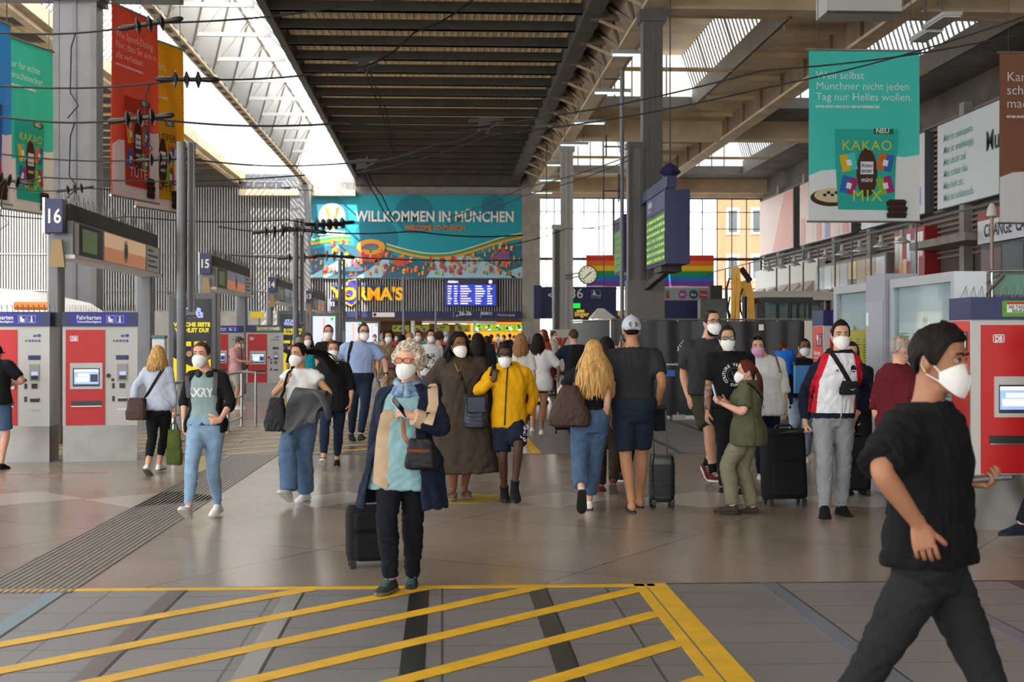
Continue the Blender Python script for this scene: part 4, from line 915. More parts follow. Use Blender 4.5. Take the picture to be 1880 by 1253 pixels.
def timetable(mb, x0, x1, z0, z1, F, rows, seed, cols=(1, 2), z=.02):
    g = random.Random(seed); hh = (z1 - z0) / rows
    for i in range(rows):
        y = z0 + (i + .5) * hh; x = x0
        for frac in (.10, .10, .28, .22, .12):
            wd = (x1 - x0) * frac; rect(mb, x, y - hh * .22, x + wd * g.uniform(.5, .95), y + hh * .22, F, z, g.choice(cols)); x += wd + (x1 - x0) * .035
t = thing('departures_screen', 'blue lit departures screen under the welcome banner on the end wall', 'screen', (0, YW - .35, 0)); F = frame_xz((0, -.12, 0))
mb = MB(); mb.box((wx(817), -.1, wz(563)), (wx(912), .25, wz(513))); mb.build('housing', [navy], t)
mb = MB(); scr = glow('blue_screen', '3340b8', .8); rect(mb, wx(819), wz(561), wx(910), wz(523), F, 0, 0); rect(mb, wx(819), wz(522.5), wx(910), wz(514.5), F, 0, 3)
timetable(mb, wx(822), wx(908), wz(560), wz(524), F, 8, 4); disc(mb, wx(900), wz(518), .14, F, .02, 1, 16); label_text(mb, 'Abfahrt', wx(822), wz(520), .26, F, .02, 1, bold=.01)
mb.build('display', [scr, glow('screen_white', 'e8ecff', 1.1), glow('screen_cream', 'e8d8c0', 1.0), mat('screen_dark', '1a1d38', .3)], t, 0)
t = thing('shop_fascia', 'long navy fascia with track numbers above the shops at the far end', 'sign', (0, YW - .6, 0)); F = frame_xz((0, -.22, 0))
mb = MB(); mb.box((wx(560), -.2, wz(585)), (wx(956), .35, wz(572.5))); mb.build('fascia_board', [navy], t)
mb = MB(); rect(mb, wx(684), wz(583.5), wx(726), wz(573.8), F, .02, 2); rect(mb, wx(685), wz(582.7), wx(725), wz(574.6), F, .04, 0); disc(mb, wx(689), wz(578.5), .12, F, .06, 1)
label_text(mb, '26-36', wx(842), wz(579.5), .42, F, .03, 0, bold=.01); label_text(mb, '←', wx(836), wz(583), .3, F, .03, 0); rect(mb, wx(882), wz(579), wx(903), wz(573.5), F, .02, 3); rect(mb, wx(832), wz(585), wx(832.5), wz(573), F, .02, 0); rect(mb, wx(881.5), wz(585), wx(882), wz(573), F, .02, 0); label_text(mb, 'S  U', wx(884), wz(578), .26, F, .04, 0, bold=.01); label_text(mb, 'Hauptausgang', wx(912), wz(580.5), .24, F, .03, 0)
mb.build('lettering', pal('e9e8e6', '20242c', 'c23030', '8f98b8'), t, 0)
# shop interiors (recess behind the end wall)
mb = MB(); mb.box((wx(655), YW + 4, 0), (wx(968), YW + 4.2, 3.2), 0); mb.box((wx(655), YW - .1, 2.95), (wx(968), YW + 4.2, 3.1), 0); mb.box((wx(655) - .2, YW - .1, 0), (wx(655), YW + 4, 3.1), 0); mb.box((wx(968) - .2, YW - .1, 0), (wx(968), YW + 4, 3.1), 0)
for px in (758, 872): mb.box((wx(px - 3.5), YW - .3, 0), (wx(px + 3.5), YW + .2, 3.0), 1)
struct('wall_shop', mb, [mat('shop_back', '7a5a3c', .6), white_m])
mb = MB(); mb.box((wx(775), YW - .35, wz(595)), (wx(911), YW - .2, wz(590))); struct('trim_9', mb, [white_m])
GMB = 'lit menu boards over the food counters'; g = random.Random(9)
for i in range(9):
    if i < 4: x0, x1 = wx(720 + i * 37 + (i > 0) * 3), wx(720 + i * 37 + 32); z0, z1 = wz(610), wz(597); lab = ['dim olive menu board furthest left over the food counter', 'dim olive menu board left of the white pillar end', 'dim olive menu board in the middle of the counter', 'dim olive menu board beside the bright green boards'][i]
    else: x0, x1 = wx(870 + (i - 4) * 18.5), wx(870 + (i - 4) * 18.5 + 17); z0, z1 = wz(609), wz(595.5); lab = 'bright green menu board with red food picture, %s of the five' % ['first', 'second', 'third', 'fourth', 'fifth'][i - 4]
    t = thing('menu_board', lab, 'sign', (0, YW - .30 + .02 * (i < 4), 0), 0, GMB); F = frame_xz((0, -.07, 0)); mb = MB(); mb.box((x0, -.06, z0), (x1, .06, z1)); mb.build('board', [black_m], t)
    mb = MB(); rect(mb, x0 + .03, z0 + .03, x1 - .03, z1 - .03, F, 0, 0 if i < 4 else 1)
    for k in range(5): disc(mb, g.uniform(x0 + .2, x1 - .2), g.uniform(z0 + .12, z1 - .12), .12, F, .01 + .003*k, (4, 3, 2, 5, 4)[k] if i >= 4 else (2, 5, 2, 6, 6)[k], 12, .07)
    mb.build('picture', [glow('olive', '7a7a1c', .5), glow('leaf_green', '6cb42c', 1.2), mat('print_3a2a5a', '3a2a5a', .5), glow('red_food', 'd84a2c', 1.0), glow('white_food', 'dfeee0', 1.1), mat('print_2f5f2a', '2f5f2a', .5), mat('print_7a3a6a', '7a3a6a', .5)], t, 0)
for i, px in enumerate((775, 800, 823, 845, 866)):
    solo(MB().box((wx(px), YW + .5, 2.75), (wx(px + 12), YW + 1.0, 2.9)), 'ceiling_light', [glow('warm_lamp', 'ffd890', 9)], 'warm strip light in the food court ceiling, number %s from the white pillar' % ['one', 'two', 'three', 'four', 'five'][i], 'lamp', 'food court ceiling lights')
t = thing('counter_front', 'amber lit back counter of the juice bar below the green boards', 'counter', (0, YW + 1.4, 0)); mb = MB(); mb.box((wx(850), 0, 0), (wx(960), .8, 1.1)); mb.build('counter_body', [mat('wood_warm', '8a5a2c', .5)], t); mb = MB(); mb.box((wx(850), .8, 1.5), (wx(960), .95, 2.9)); mb.build('lit_shelf', [glow('amber', 'e8902c', 1.6)], t)
# ---- platform indicator signs along the left
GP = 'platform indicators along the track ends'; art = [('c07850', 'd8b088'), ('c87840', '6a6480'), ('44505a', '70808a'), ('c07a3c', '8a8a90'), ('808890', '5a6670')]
plab = ['nearest platform indicator sign with sunlit orange poster and number box', 'second platform indicator sign with purple and orange poster', 'third platform indicator sign, seen between mast and far column', 'fourth platform indicator sign with small orange panels', 'farthest small platform indicator sign by the end wall']
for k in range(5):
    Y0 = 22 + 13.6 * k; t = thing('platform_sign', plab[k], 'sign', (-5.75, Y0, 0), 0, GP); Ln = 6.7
    mb = MB(); mb.box((-.16, 0, 2.88), (.12, Ln, 3.42)); mb.box((-.16, 0, 3.42), (.08, Ln, 3.68), 1); mb.box((-.2, -.04, 2.84), (.16, Ln + .04, 2.90), 2); mb.build('housing', [grey_m, steel_dark, white_m], t)
    Fm = Matrix(((0, 0, 1, .125), (1, 0, 0, 0), (0, 1, 0, 0), (0, 0, 0, 1))); mb = MB()
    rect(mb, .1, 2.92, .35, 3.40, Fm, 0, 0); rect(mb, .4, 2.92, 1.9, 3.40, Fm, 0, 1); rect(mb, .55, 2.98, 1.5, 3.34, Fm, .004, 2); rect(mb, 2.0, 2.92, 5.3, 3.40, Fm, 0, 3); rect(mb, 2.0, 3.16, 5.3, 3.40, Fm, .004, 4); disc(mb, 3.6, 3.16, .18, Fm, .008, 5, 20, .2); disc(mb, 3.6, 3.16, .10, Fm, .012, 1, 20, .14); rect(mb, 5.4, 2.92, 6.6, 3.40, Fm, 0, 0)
    for i in range(4): rect(mb, 5.5, 3.0 + .1*i, 5.5 + (.9, .7, 1.0, .5)[i], 3.04 + .1*i, Fm, .004, 6)
    mb.build('display_panel', pal('e8e8ea', '23242e') + [glow('lcd_green', '566b3c', .35)] + [glow('ad_' + art[k][0], art[k][0], .45), glow('ad_' + art[k][1], art[k][1], .45)] + pal('d8c8b0', '44506a'), t, 0)  # poster colours glow, standing in for sunlight on the signs
    mb = MB(); mb.box((-.22, -.34, 3.22), (.05, -.05, 3.72)); mb.build('number_box', [navy], t); mb = MB(); add_text(mb, str(16 - k), .30, frame_xz((-.20, -.35, 3.36)), 0, bold=.006, width=.8); mb.box((-.24, -.36, 3.20), (-.20, -.04, 3.74)); mb.build('track_number', [white_m], t, 0)
    mb = MB(); mb.prism([(-.14, -.2, 3.12), (.0, -.2, 3.12), (.05, -.2, 2.70), (-.18, -.2, 2.70)], (0, .08, 0)); mb.build('hanging_board', [mat('bronze_board', '8a7048', .4, .3)], t)
    for y in (.1, Ln - .3): mb = MB(); mb.rbox((-.30, y, 0), (-.10 + .12 * (y > 1), y + .32, 3.3), .06); mb.build('post', [steel_grey], t)
    mb = MB()
    for i in range(34):
        for q in (-.12, 0, .06): mb.tube([(q, .1 + i*.195, 3.68), (q + .03 * (i % 3 - 1), .1 + i*.195, 3.86)], .006, 3, cap=False)
    tag(mb.build('bird_spikes', [chrome], t, 0), kind='stuff')
# ---- overhead line masts
GM = 'paired line masts at the track ends'; ml = ['nearest tall grey line mast with hanging guide rail', 'second line mast in front of the far grey column', 'third line mast against the welcome banner', 'farthest line mast beside the bakery sign']
for k, (px, Y) in enumerate(((333, 26), (543, 42.5), (624, 64), (656, 84))):
    p = at(px, 622, Y); t = thing('line_mast', ml[k], 'mast', (p.x, Y, 0), 0, GM); zt = 5.18
    mb = MB(); mb.tube([(0, 0, 0), (0, 0, zt)], .085, 14); mb.build('tube', [steel_grey], t); mb = MB(); mb.lathe([(.18, 0), (.18, .03), (.10, .05)], (0, 0, 0), 16); mb.build('foot_plate', [steel_grey], t)
    mb = MB(); mb.box((.12, -.05, 2.05), (.24, .08, zt)); mb.box((.15, -.07, 2.1), (.21, -.05, zt - .02), 1); mb.build('guide_rail', [steel_grey, steel_dark], t); mb = MB(); mb.box((-.02, -.06, 2.0), (.26, .06, 2.05)); mb.box((-.02, -.03, 4.9), (.2, .03, 4.95)); mb.box((-.02, -.03, 3.4), (.2, .03, 3.45)); mb.build('bracket', [steel_dark], t)
for k, (px, Y, zt, lb) in enumerate(((741, 100, 6.0, 'thin pole left of the departures screen'), (800, 101, 5.2, 'thin pole with camera arm near the departures screen'))):
    p = at(px, 622, Y); t = thing('thin_pole', lb, 'pole', (p.x, Y, 0)); mb = MB(); mb.tube([(0, 0, 0), (0, 0, zt)], .08, 10); mb.build('tube', [steel_grey], t); mb = MB(); mb.bar((-.4, 0, zt - .2), (.4, 0, zt - .2), .07); mb.build('arm', [steel_grey], t)
# ---- advertising pillars
def pillar(px0, px1, pyt, Y, w, d, rz, label, kind):
    a = at(px0, pyt, Y); b = at(px1, pyt, Y); w = b.x - a.x; zt = a.z; t = thing('advertising_pillar', label, 'advertising pillar', ((a.x + b.x) / 2, Y, 0), 0, 'advertising pillars in a row')
    mb = MB(); mb.rbox((-w/2, 0, 0), (w/2, d, zt), .04); mb.build('housing', [mat('pillar_grey', '6c6d70', .45, .1)], t); m = w * .12; F = frame_xz((0, -.02, 0)); z0, z1 = .55, zt - .12
    if kind == 'dark':
        mb = MB(); rect(mb, -w/2 + m, z0, w/2 - m, z1, F, 0, 0); h = z1 - z0; label_text(mb, 'STAR', 0, z1 - h*.145, h*.07, F, .006, 1, align='CENTER', bold=.008, width=1.2); label_text(mb, 'WARS', 0, z1 - h*.195, h*.07, F, .006, 1, align='CENTER', bold=.008, width=1.2)
        label_text(mb, 'WELCHE SEITE', 0, z1 - h*.29, h*.058, F, .006, 2, align='CENTER', bold=.006); label_text(mb, 'WÄHLST DU?', 0, z1 - h*.35, h*.058, F, .006, 2, align='CENTER', bold=.006)
        rect(mb, -w*.25, z1 - h*.50, -w*.02, z1 - h*.45, F, .004, 2); rect(mb, w*.04, z1 - h*.54, w*.28, z1 - h*.45, F, .004, 2); flat(mb, [(-w/2 + m, z0), (w/2 - m, z0), (w/2 - m, z0 + h*.36), (w*.2, z0 + h*.40), (0, z0 + h*.28), (-w/2 + m, z0 + h*.38)], F, .004, 2)
        for i in range(6): disc(mb, -w*.26 + i*w*.10, z0 + h*(.42 + .04 * (i % 2)), w*.06, F, .007 + i*.0005, 3 + i % 3, 14)
        mb.build('poster', [mat('poster_black', '121316', .25), glow('poster_blue', 'aab8f4', .6), glow('poster_yellow', 'f2d81c', .45), mat('print_c84a5a', 'c84a5a', .5), mat('print_3a5a9a', '3a5a9a', .5), mat('print_e8b090', 'e8b090', .5)], t, 0)
    else:
        mb = MB(); rect(mb, -w/2 + m, z0, w/2 - m, z1, F, 0, 0); h = z1 - z0; flat(mb, [(-w/2 + m, z1 - h*.55), (w/2 - m, z1 - h*.75), (w/2 - m, z1 - h*.95), (-w/2 + m, z1 - h*.72)], F, .004, 1); rect(mb, -w*.05, z1 - h*.5, w*.04, z1 - h*.03, F, .004, 2); rect(mb, w*.22, z1 - h*.08, w*.33, z1 - h*.02, F, .004, 1); flat(mb, [(-w/2 + m, z1 - h*.8), (w/2 - m, z1 - h*1.0), (-w/2 + m, z1 - h)], F, .004, 3)
        mb.build('poster', [glow('lit_pale', 'c8d0ee', .9), glow('lit_green', '58c030', .9), glow('lit_salmon', 'e8b0a0', .9), glow('lit_azure', '8aa8e8', .9)], t, 0)
pillar(308, 398, 538, 28, 0, .5, 0, 'nearest grey advertising pillar with black and yellow film poster', 'dark')
pillar(508, 560, 570, 45, 0, .6, 0, 'second grey advertising pillar with the same black and yellow poster', 'dark')
pillar(568, 622, 575, 52, 0, .6, 0, 'grey pillar with pale lit poster crossed by a bright green band', 'lit')
pillar(630, 668, 587, 66, 0, .6, 0, 'small grey pillar with pale lit poster behind the blue-shirted man', 'lit')
pillar(670, 697, 590, 78, 0, .6, 0, 'smallest grey pillar with pale lit poster under the bakery sign', 'lit')
# ---- ticket machines
def ticket_machine(loc, rz, label, side=False, ad=False, far=False):
    t = thing('ticket_machine', label, 'ticket machine', loc, rz, 'red and grey ticket machines'); w, d, H = .95, .48, 1.97; W2 = w / 2
    P = mat('machine_grey', 'c2c1be', .45, 0, .03, 3); D = mat('machine_dark', '2a2a2c', .4)
    mb = MB(); mb.box((-W2 + .005, .01, 0), (W2 - .005, d - .01, .47)); mb.build('plinth', [mat('plinth_steel', '8a8682', .35, .75, .10, 4)], t, 0)
    mb = MB(); mb.box((-W2, 0, .47), (W2, d, H - .19)); mb.build('cabinet', [P], t, 0)
    mb = MB(); mb.box((-W2 - .01, -.02, H - .19), (W2 + .01, d + .02, H)); hd = mb.build('header', [navy], t, 0)
    F = frame_xz((0, -.022, 0)); mb = MB()
    if ad: rect(mb, -.22, H - .165, W2 - .05, H - .03, F, .003, 2); rect(mb, -.18, H - .13, W2 - .1, H - .05, F, .005, 0); rect(mb, -.18, H - .062, W2 - .16, H - .042, F, .007, 4); label_text(mb, '365 TAGE × 1 EURO =', -.17, H - .095, .036, F, .008, 3, bold=.001); label_text(mb, '365-EURO-TICKET MVV', -.14, H - .127, .036, F, .008, 3, bold=.001)
    else: rect(mb, -W2 + .10, H - .165, W2 - .12, H - .025, F, .002, 5); label_text(mb, 'Fahrkarten', -.30, H - .10, .078, F, .006, 0, bold=.0015, width=.92); label_text(mb, 'Tickets/Billets/Biglietti', -.30, H - .142, .037, F, .006, 0, bold=.001, shear=.25, width=.95)
    if not ad:
        for x in (.08, .20): 
            for a, b, c, e in ((x, .145, x + .10, .142), (x, .048, x + .10, .045), (x, .145, x + .003, .045), (x + .097, .145, x + .10, .045)): rect(mb, a, H - b, c, H - e, F, .005, 0)
        rect(mb, .10, H - .13, .13, H - .06, F, .005, 0); rect(mb, .125, H - .135, .16, H - .09, F, .006, 0); disc(mb, .25, H - .068, .012, F, .005, 0, 12); rect(mb, .238, H - .13, .262, H - .085, F, .005, 0); rect(mb, .226, H - .135, .274, H - .127, F, .005, 0)
    mb.build('header_sign', [white_m, D, mat('print_5c9a2a', '5c9a2a', .5), mat('print_3a4a2a', '3a4a2a', .5), mat('print_c23030', 'c23030', .5), glow('header_blue', '262a8c', .35)], hd, 0)
    rx0, rx1 = (-W2 + .04, .06) if not side else (-W2 + .08, W2 - .02)
    mb = MB(); mb.box((rx0, -.012, .48), (rx1, 0, H - .235)); rp = mb.build('red_panel', [red_m], t, 0); Fr = frame_xz((0, -.014, 0))
    mb = MB(); lx = rx0 + .055 if not side else rx0 + .10
    for a, b, c, e in ((0, 0, .10, .008), (0, .062, .10, .07), (0, 0, .008, .07), (.092, 0, .10, .07)): rect(mb, lx + a, 1.585 + b, lx + c, 1.585 + e, Fr, 0, 0)
    label_text(mb, 'DB', lx + .018, 1.597, .062, Fr, 0, 0, bold=.003, width=.8); mb.build('railway_logo', [white_m], rp, 0)
    sx0, sx1 = (rx0 + .055, rx1 - .03) if not side else (rx0 + .11, W2 - .03); sz0, sz1 = .955, 1.30
    mb = MB(); mb.box((sx0, -.03, sz0), (sx0 + .035, -.012, sz1)); mb.box((sx1 - .035, -.03, sz0), (sx1, -.012, sz1)); mb.box((sx0 + .035, -.03, sz1 - .07), (sx1 - .035, -.012, sz1)); mb.box((sx0 + .035, -.03, sz0), (sx1 - .035, -.012, sz0 + .035)); fr = mb.build('screen_frame', [P], t, 0)
    Fs = frame_xz((0, -.016, 0)); mb = MB(); rect(mb, sx0 + .035, sz0 + .035, sx1 - .035, sz1 - .07, Fs, 0, 1); a, b, c, e = sx0 + .05, sz0 + .045, sx1 - .05, sz1 - .085; rect(mb, a, b, c, e, Fs, .002, 0); rect(mb, a, e - .03, c, e, Fs, .004, 2); rect(mb, a + .05, b + .12, a + (c-a)*.62, b + .16, Fs, .004, 2); rect(mb, a + (c-a)*.66, b + .05, c - .01, b + .15, Fs, .004, 3); rect(mb, a + .02, b + .05, a + (c-a)*.6, b + .11, Fs, .004, 2); rect(mb, a, b, c, b + .02, Fs, .004, 3)
    mb.build('screen', [glow('tm_screen', '8fa8d8', .9), D, glow('tm_white', 'dfe8f8', .9), mat('print_3c4458', '3c4458', .4)], t, 0)
    mb = MB(); mb.box((rx0 + .07, -.02, .73), (rx1 - .04, -.006, .80)); mb.box((rx0 + .07, -.03, .725), (rx1 - .04, -.01, .735), 1); mb.build('ticket_tray', [D, chrome], t, 0)
    if not side:
        mb = MB(); Fg = frame_xz((0, -.004, 0)); mb.box((.20, -.006, 1.34), (.36, 0, 1.40), 0); mb.build('contact_label', [mat('label_navy', '1e2c58', .4)], t, 0)
        mb = MB(); mb.box((.215, -.012, 1.06), (.345, -.002, 1.285), 0); mb.box((.245, -.016, 1.14), (.325, -.012, 1.185), 1); mb.box((.24, -.016, 1.08), (.33, -.012, 1.13), 2); mb.build('card_reader', [mat('reader_recess', '9a9a98', .4), glow('reader_lcd', 'a8b0e8', .7), D], t, 0)
        mb = MB(); mb.lathe([(.03, 0), (.03, .012), (.018, .012), (.018, .004)], (0, 0, 0), 18, 0, Matrix.Translation((.105, 0, 1.13)) @ Matrix.Rotation(R(90), 4, 'X')); mb.lathe([(.022, 0), (.022, .01)], (0, 0, 0), 14, 0, Matrix.Translation((.16, 0, 1.075)) @ Matrix.Rotation(R(90), 4, 'X')); mb.build('coin_slot', [D], t)
        mb = MB(); mb.box((.245, -.012, .965), (.315, 0, 1.03)); mb.box((.15, -.006, .96), (.185, 0, 1.03)); mb.box((.15, -.006, .79), (.185, 0, .86)); mb.build('note_slot', [D], t, 0)
        mb = MB(); mb.box((.225, -.014, .79), (.345, 0, .84)); mb.box((.23, -.018, .83), (.34, -.01, .84), 1); mb.box((.22, -.006, .675), (.345, 0, .69), 1); mb.build('change_slot', [D, chrome], t, 0)
        mb = MB(); label_text(mb, 'MVV', .26, 1.64, .045, Fg, 0, 0, bold=.002, shear=.2); disc(mb, .345, 1.66, .022, Fg, .001, 0, 14)
        for i, c in enumerate((1, 2, 2, 3, 0)): rect(mb, .16 + i*.042, 1.575, .16 + i*.042 + .03, 1.605, Fg, 0, c)
        mb.build('transit_logos', pal('2c5f9a', '5c9a5a', '3a62a8', 'c23030'), t, 0)
    else:
        Fl = Matrix(((0, 0, -1, -W2 - .006), (-1, 0, 0, d/2), (0, 1, 0, 0), (0, 0, 0, 1))); mb = MB(); rect(mb, -d/2 + .03, .80, d/2 - .03, H - .20, Fl, 0, 0); sp = mb.build('side_panel', [mat('side_red', 'd23a30', .45)], t, 0)
        mb = MB()
        for x in (-.05, .075): rect(mb, x, 1.52, x + .10, 1.68, Fl, .003, 0)
        rect(mb, -.035, 1.60, .0, 1.67, Fl, .005, 1); rect(mb, .0, 1.54, .035, 1.66, Fl, .005, 1); disc(mb, .125, 1.655, .013, Fl, .005, 1, 12); rect(mb, .11, 1.54, .14, 1.63, Fl, .005, 1); label_text(mb, 'Fahrkarten', -.18, 1.415, .082, Fl, .004, 1, width=.85, bold=.001); label_text(mb, 'Tickets Billets Biglietti', -.18, 1.37, .036, Fl, .004, 1, width=.9); mb.build('side_sign', [D, white_m], sp, 0)
    mb = MB()
    if not far:
        for i in range(40): x = -W2 + .02 + i * .0233; mb.tube([(x, d*.3 * (1 + i % 3), H), (x + .02 * (i % 3 - 1), d*.25 * (1 + i % 3), H + .10)], .0022, 3, cap=False)
        tag(mb.build('bird_spikes', [chrome], t, 0), kind='stuff')
    return t
XA = at(91, 700, 18.9).x; ticket_machine((XA - .475, 18.9, 0), 0, 'ticket machine cut off by the left edge, man in black using it')
ticket_machine((at(184, 700, 19).x, 19.0, 0), 12, 'ticket machine with Fahrkarten header right of the one at the left edge')
ticket_machine((at(486, 700, 37.1).x, 37.1, 0), 6, 'distant ticket machine with lit header beside the steel railing', ad=True, far=True)
ticket_machine((at(425, 700, 38.5).x - .2, 38.8, 0), 6, 'distant grey-edged ticket machine behind the man in the pink shirt', far=True)
ticket_machine((4.46 + .475, 11.8, 0), 0, 'big red ticket machine at the right edge with green 365 ticket header', side=True, ad=True)
ticket_machine((at(1512, 700, 17.3).x + .475, 17.3, 0), 0, 'red ticket machine seen edge-on beside the yellow timetable case', side=True)
ticket_machine((at(1094, 600, 33).x + .475, 33, 0), 0, 'small distant red ticket machine at the left end of the black fence', side=True, ad=True, far=True)
# ---- timetable cases on the right
def case(y0, y1, label, sheet):
    t = thing('timetable_case', label, 'display case', (4.66, y0, 0), 0, 'glazed timetable cases'); L = y1 - y0; zt = 2.235
    mb = MB(); mb.box((0, 0, 0), (.30, L, .62)); mb.build('base', [grey_m], t, 0)
    mb = MB()
    for a, b in (((0, 0, .62), (.30, .09, zt)), ((0, L - .09, .62), (.30, L, zt)), ((0, .09, zt - .09), (.30, L - .09, zt)), ((0, .09, .62), (.30, L - .09, .72))): mb.box(a, b)
    mb.build('frame', [mat('alu_frame', 'b4b7ba', .35, .5)], t, 0); mb = MB(); mb.box((.07, .09, .72), (.28, L - .09, zt - .09)); mb.build('back_panel', [mat('case_back', 'cfd4d8', .5)], t, 0)
    Fl = Matrix(((0, 0, -1, .066), (-1, 0, 0, L / 2), (0, 1, 0, 0), (0, 0, 0, 1))); mb = MB(); c = L / 2 - .12; zz = 1.72 if sheet == 'yellow' else 1.78
    rect(mb, -c, .80, c, zz, Fl, .004, 0); g = random.Random(len(label))
    for i in range(26):
        z = .84 + (zz - .92) * i / 26
        for q in range(4): rect(mb, -c + .04 + q*c*.48, z, -c + .04 + q*c*.48 + c*g.uniform(.15, .38), z + .010, Fl, .006, 1)
    disc(mb, 0, zz + .02, .03, Fl, .02, 1, 12); mb.build('timetable_sheet', [mat('sheet_' + sheet, 'e8c81c' if sheet == 'yellow' else 'e4e6e6', .5), mat('sheet_ink', '6c6a4a', .6)], t, 0)
    mb = MB(); mb.box((.02, .09, .72), (.028, L - .09, zt - .09)); mb.build('glass_pane', [case_glass], t, 0)
case(15.35, 16.75, 'glazed timetable case with bright yellow departures sheet', 'yellow'); case(12.75, 14.62, 'glazed timetable case with white sheets beside the red ticket machine', 'white')
t = thing('grey_cabinet', 'plain grey metal cabinet standing between the two timetable cases', 'cabinet', (4.62, 14.66, 0)); mb = MB(); mb.box((0, 0, 0), (.36, .66, 2.30)); mb.build('body', [mat('cabinet_grey', '9496a0', .5)], t, 0); mb = MB(); mb.box((-.012, .04, .12), (0, .62, 2.02)); mb.build('door', [mat('cabinet_door', '9c9ea8', .5)], t, 0); mb = MB(); mb.box((-.016, .53, 1.76), (-.012, .60, 1.90)); mb.build('notice', [white_m], t, 0)
# ---- black site fence, digger, kiosk roof
YF = 28.2; xa, xb = at(1122, 620, YF).x, at(1490, 620, YF).x
t = thing('site_fence', 'tall black tarpaulin site fence across the concourse behind the crowd', 'fence', ((xa + xb) / 2, YF, 0)); c = (xb - xa) / 2; tarp = mat('tarpaulin', '2b2a2c', .45, 0, .15, 1.2)
mb = MB(); n = 46; pts = [(-c + 2*c*i/n, .03 * math.sin(i * 1.1) * math.sin(i * .37)) for i in range(n + 1)]; sec = [(-c - .5, 3.4)] + pts
rows = [[Vector((p[0], p[1] + .03 * math.sin(p[0] * 4 + z * 2) * (z > .1) + (.04 if z < .1 else 0), z)) for p in sec] for z in (.08, .5, 1.0, 1.5, 1.97)]
mb.loft(rows, False, closed=False); mb.loft([[q + Vector((0, .02, 0)) for q in r][::-1] for r in rows], False, closed=False); tp = mb.build('tarpaulin', [tarp], t, 180)
mb = MB(); mb.tube([(-c, -.0, 2.0), (c, 0, 2.0)], .02, 8); mb.tube([(-c, 0, 2.0), (-c - .5, 3.4, 2.0)], .02, 8); mb.build('top_rail', [chrome], t)
for i in range(7): x = -c + 2*c*i/6; mb = MB(); mb.tube([(x, .06, 0), (x, .06, 2.0)], .02, 8); mb.build('post', [chrome], t)
for i in range(7): x = -c + 2*c*i/6; mb = MB(); mb.box((x - .12, -.12, 0), (x + .12, .3, .10)); mb.build('foot_block', [concrete], t, 0)
F = frame_xz((0, -.08, 0)); mb = MB(); x0 = at(1240, 640, YF).x - (xa + xb) / 2; zc = at(1250, 641, YF).z
for r in (.05, .10, .15, .20): mb.tube([F @ Vector((x0 + r * math.cos(R(a)), zc + r * 1.1 * math.sin(R(a)), 0)) for a in range(-50, 51, 10)], .012, 5)
mb.box((x0 + .24, -.09, zc - .18), (x0 + .265, -.08, zc + .18)); label_text(mb, 'www.infobau.de', x0 - .2, at(1250, 671, YF).z, .075, F, 0, 0, bold=.002); mb.build('fence_print', [white_m], tp, 0); mb = MB(); x1 = at(1218, 640, YF).x - (xa + xb) / 2; rect(mb, x1, at(1250, 691, YF).z, x1 + .22, at(1250, 680, YF).z, F, 0, 0); mb.build('blue_stripe', [mat('stripe_blue', '2d62c0', .5)], tp, 0)
mb = MB(); x1 = at(1391, 640, YF).x - (xa + xb) / 2; rect(mb, x1, at(1250, 607, YF).z, x1 + .10, at(1250, 596, YF).z, F, .02, 0); mb.build('paper_note', [white_m], tp, 0)
solo(MB().box((at(1478, 640, 27.9).x, 27.9, .0), (at(1492, 640, 27.9).x, 27.95, at(1480, 589, 27.9).z)), 'paper_poster', [mat('poster_cream', 'd8ccc0', .6)], 'narrow pale poster board at the right end of the black fence', 'poster', smooth=0)
# mini excavator behind the fence
t = thing('mini_excavator', 'yellow mini excavator with raised folded arm parked behind the black fence', 'excavator', (at(1400, 622, 33).x, 33, 0)); ye = mat('digger_yellow', 'e2a41c', .4, 0, .08, 3); E = lambda px, py, Y=33: at(px, py, Y) - Vector((at(1400, 622, 33).x, 33, 0))
mb = MB(); mb.rbox((-.9, -1.0, .0), (-.5, 1.2, .55), .2); mb.rbox((.5, -1.0, .0), (.9, 1.2, .55), .2); mb.box((-.5, -.5, .3), (.5, .8, .55)); mb.build('tracks', [rubber], t)
mb = MB(); mb.rbox((-.75, -.5, .6), (.75, 1.3, 1.3), .12); mb.build('body', [ye], t)
mb = MB(); a, b = E(1394, 592), E(1478, 552); 
for x in (a.x, (a.x*.45 + b.x*.55), b.x): 
    for y in (-.4, .7): mb.box((x - .04, y - .04, 1.3), (x + .04, y + .04, b.z))
mb.box((a.x - .06, -.5, b.z - .06), (b.x + .06, .8, b.z + .06)); mb.build('cab', [black_m], t, 0); mb = MB(); mb.box((a.x, -.41, 1.3), (b.x, -.40, b.z)); mb.build('cab_glass', [clear_glass], t, 0)
mb = MB()
for q in (-.0, .10): o = Vector((q, -.2, 0)); mb.prism([E(1339, 598) + o, E(1345, 598) + o, E(1347, 548) + o, E(1350, 530) + o, E(1347, 492) + o, E(1342, 490) + o, E(1342, 530) + o, E(1340, 548) + o], (0, .07, 0))
mb.prism([E(1356, 528), E(1362, 517), E(1377, 513), E(1384, 540), E(1387, 598), E(1374, 598), E(1373, 556), E(1369, 544)], (0, .4, 0)); mb.build('boom', [ye], t, 0)
mb = MB(); mb.tube([E(1347, 493) + Vector((.15, -.1, 0)), E(1376, 517) + Vector((0, -.1, 0))], .07, 8); mb.tube([E(1348, 590) + Vector((.04, -.1, 0)), E(1349, 535) + Vector((.04, -.1, 0))], .07, 8); mb.tube([E(1366, 590) + Vector((0, -.05, 0)), E(1366, 545) + Vector((0, -.05, 0))], .06, 8); mb.build('hydraulic_cylinder', [black_m], t)
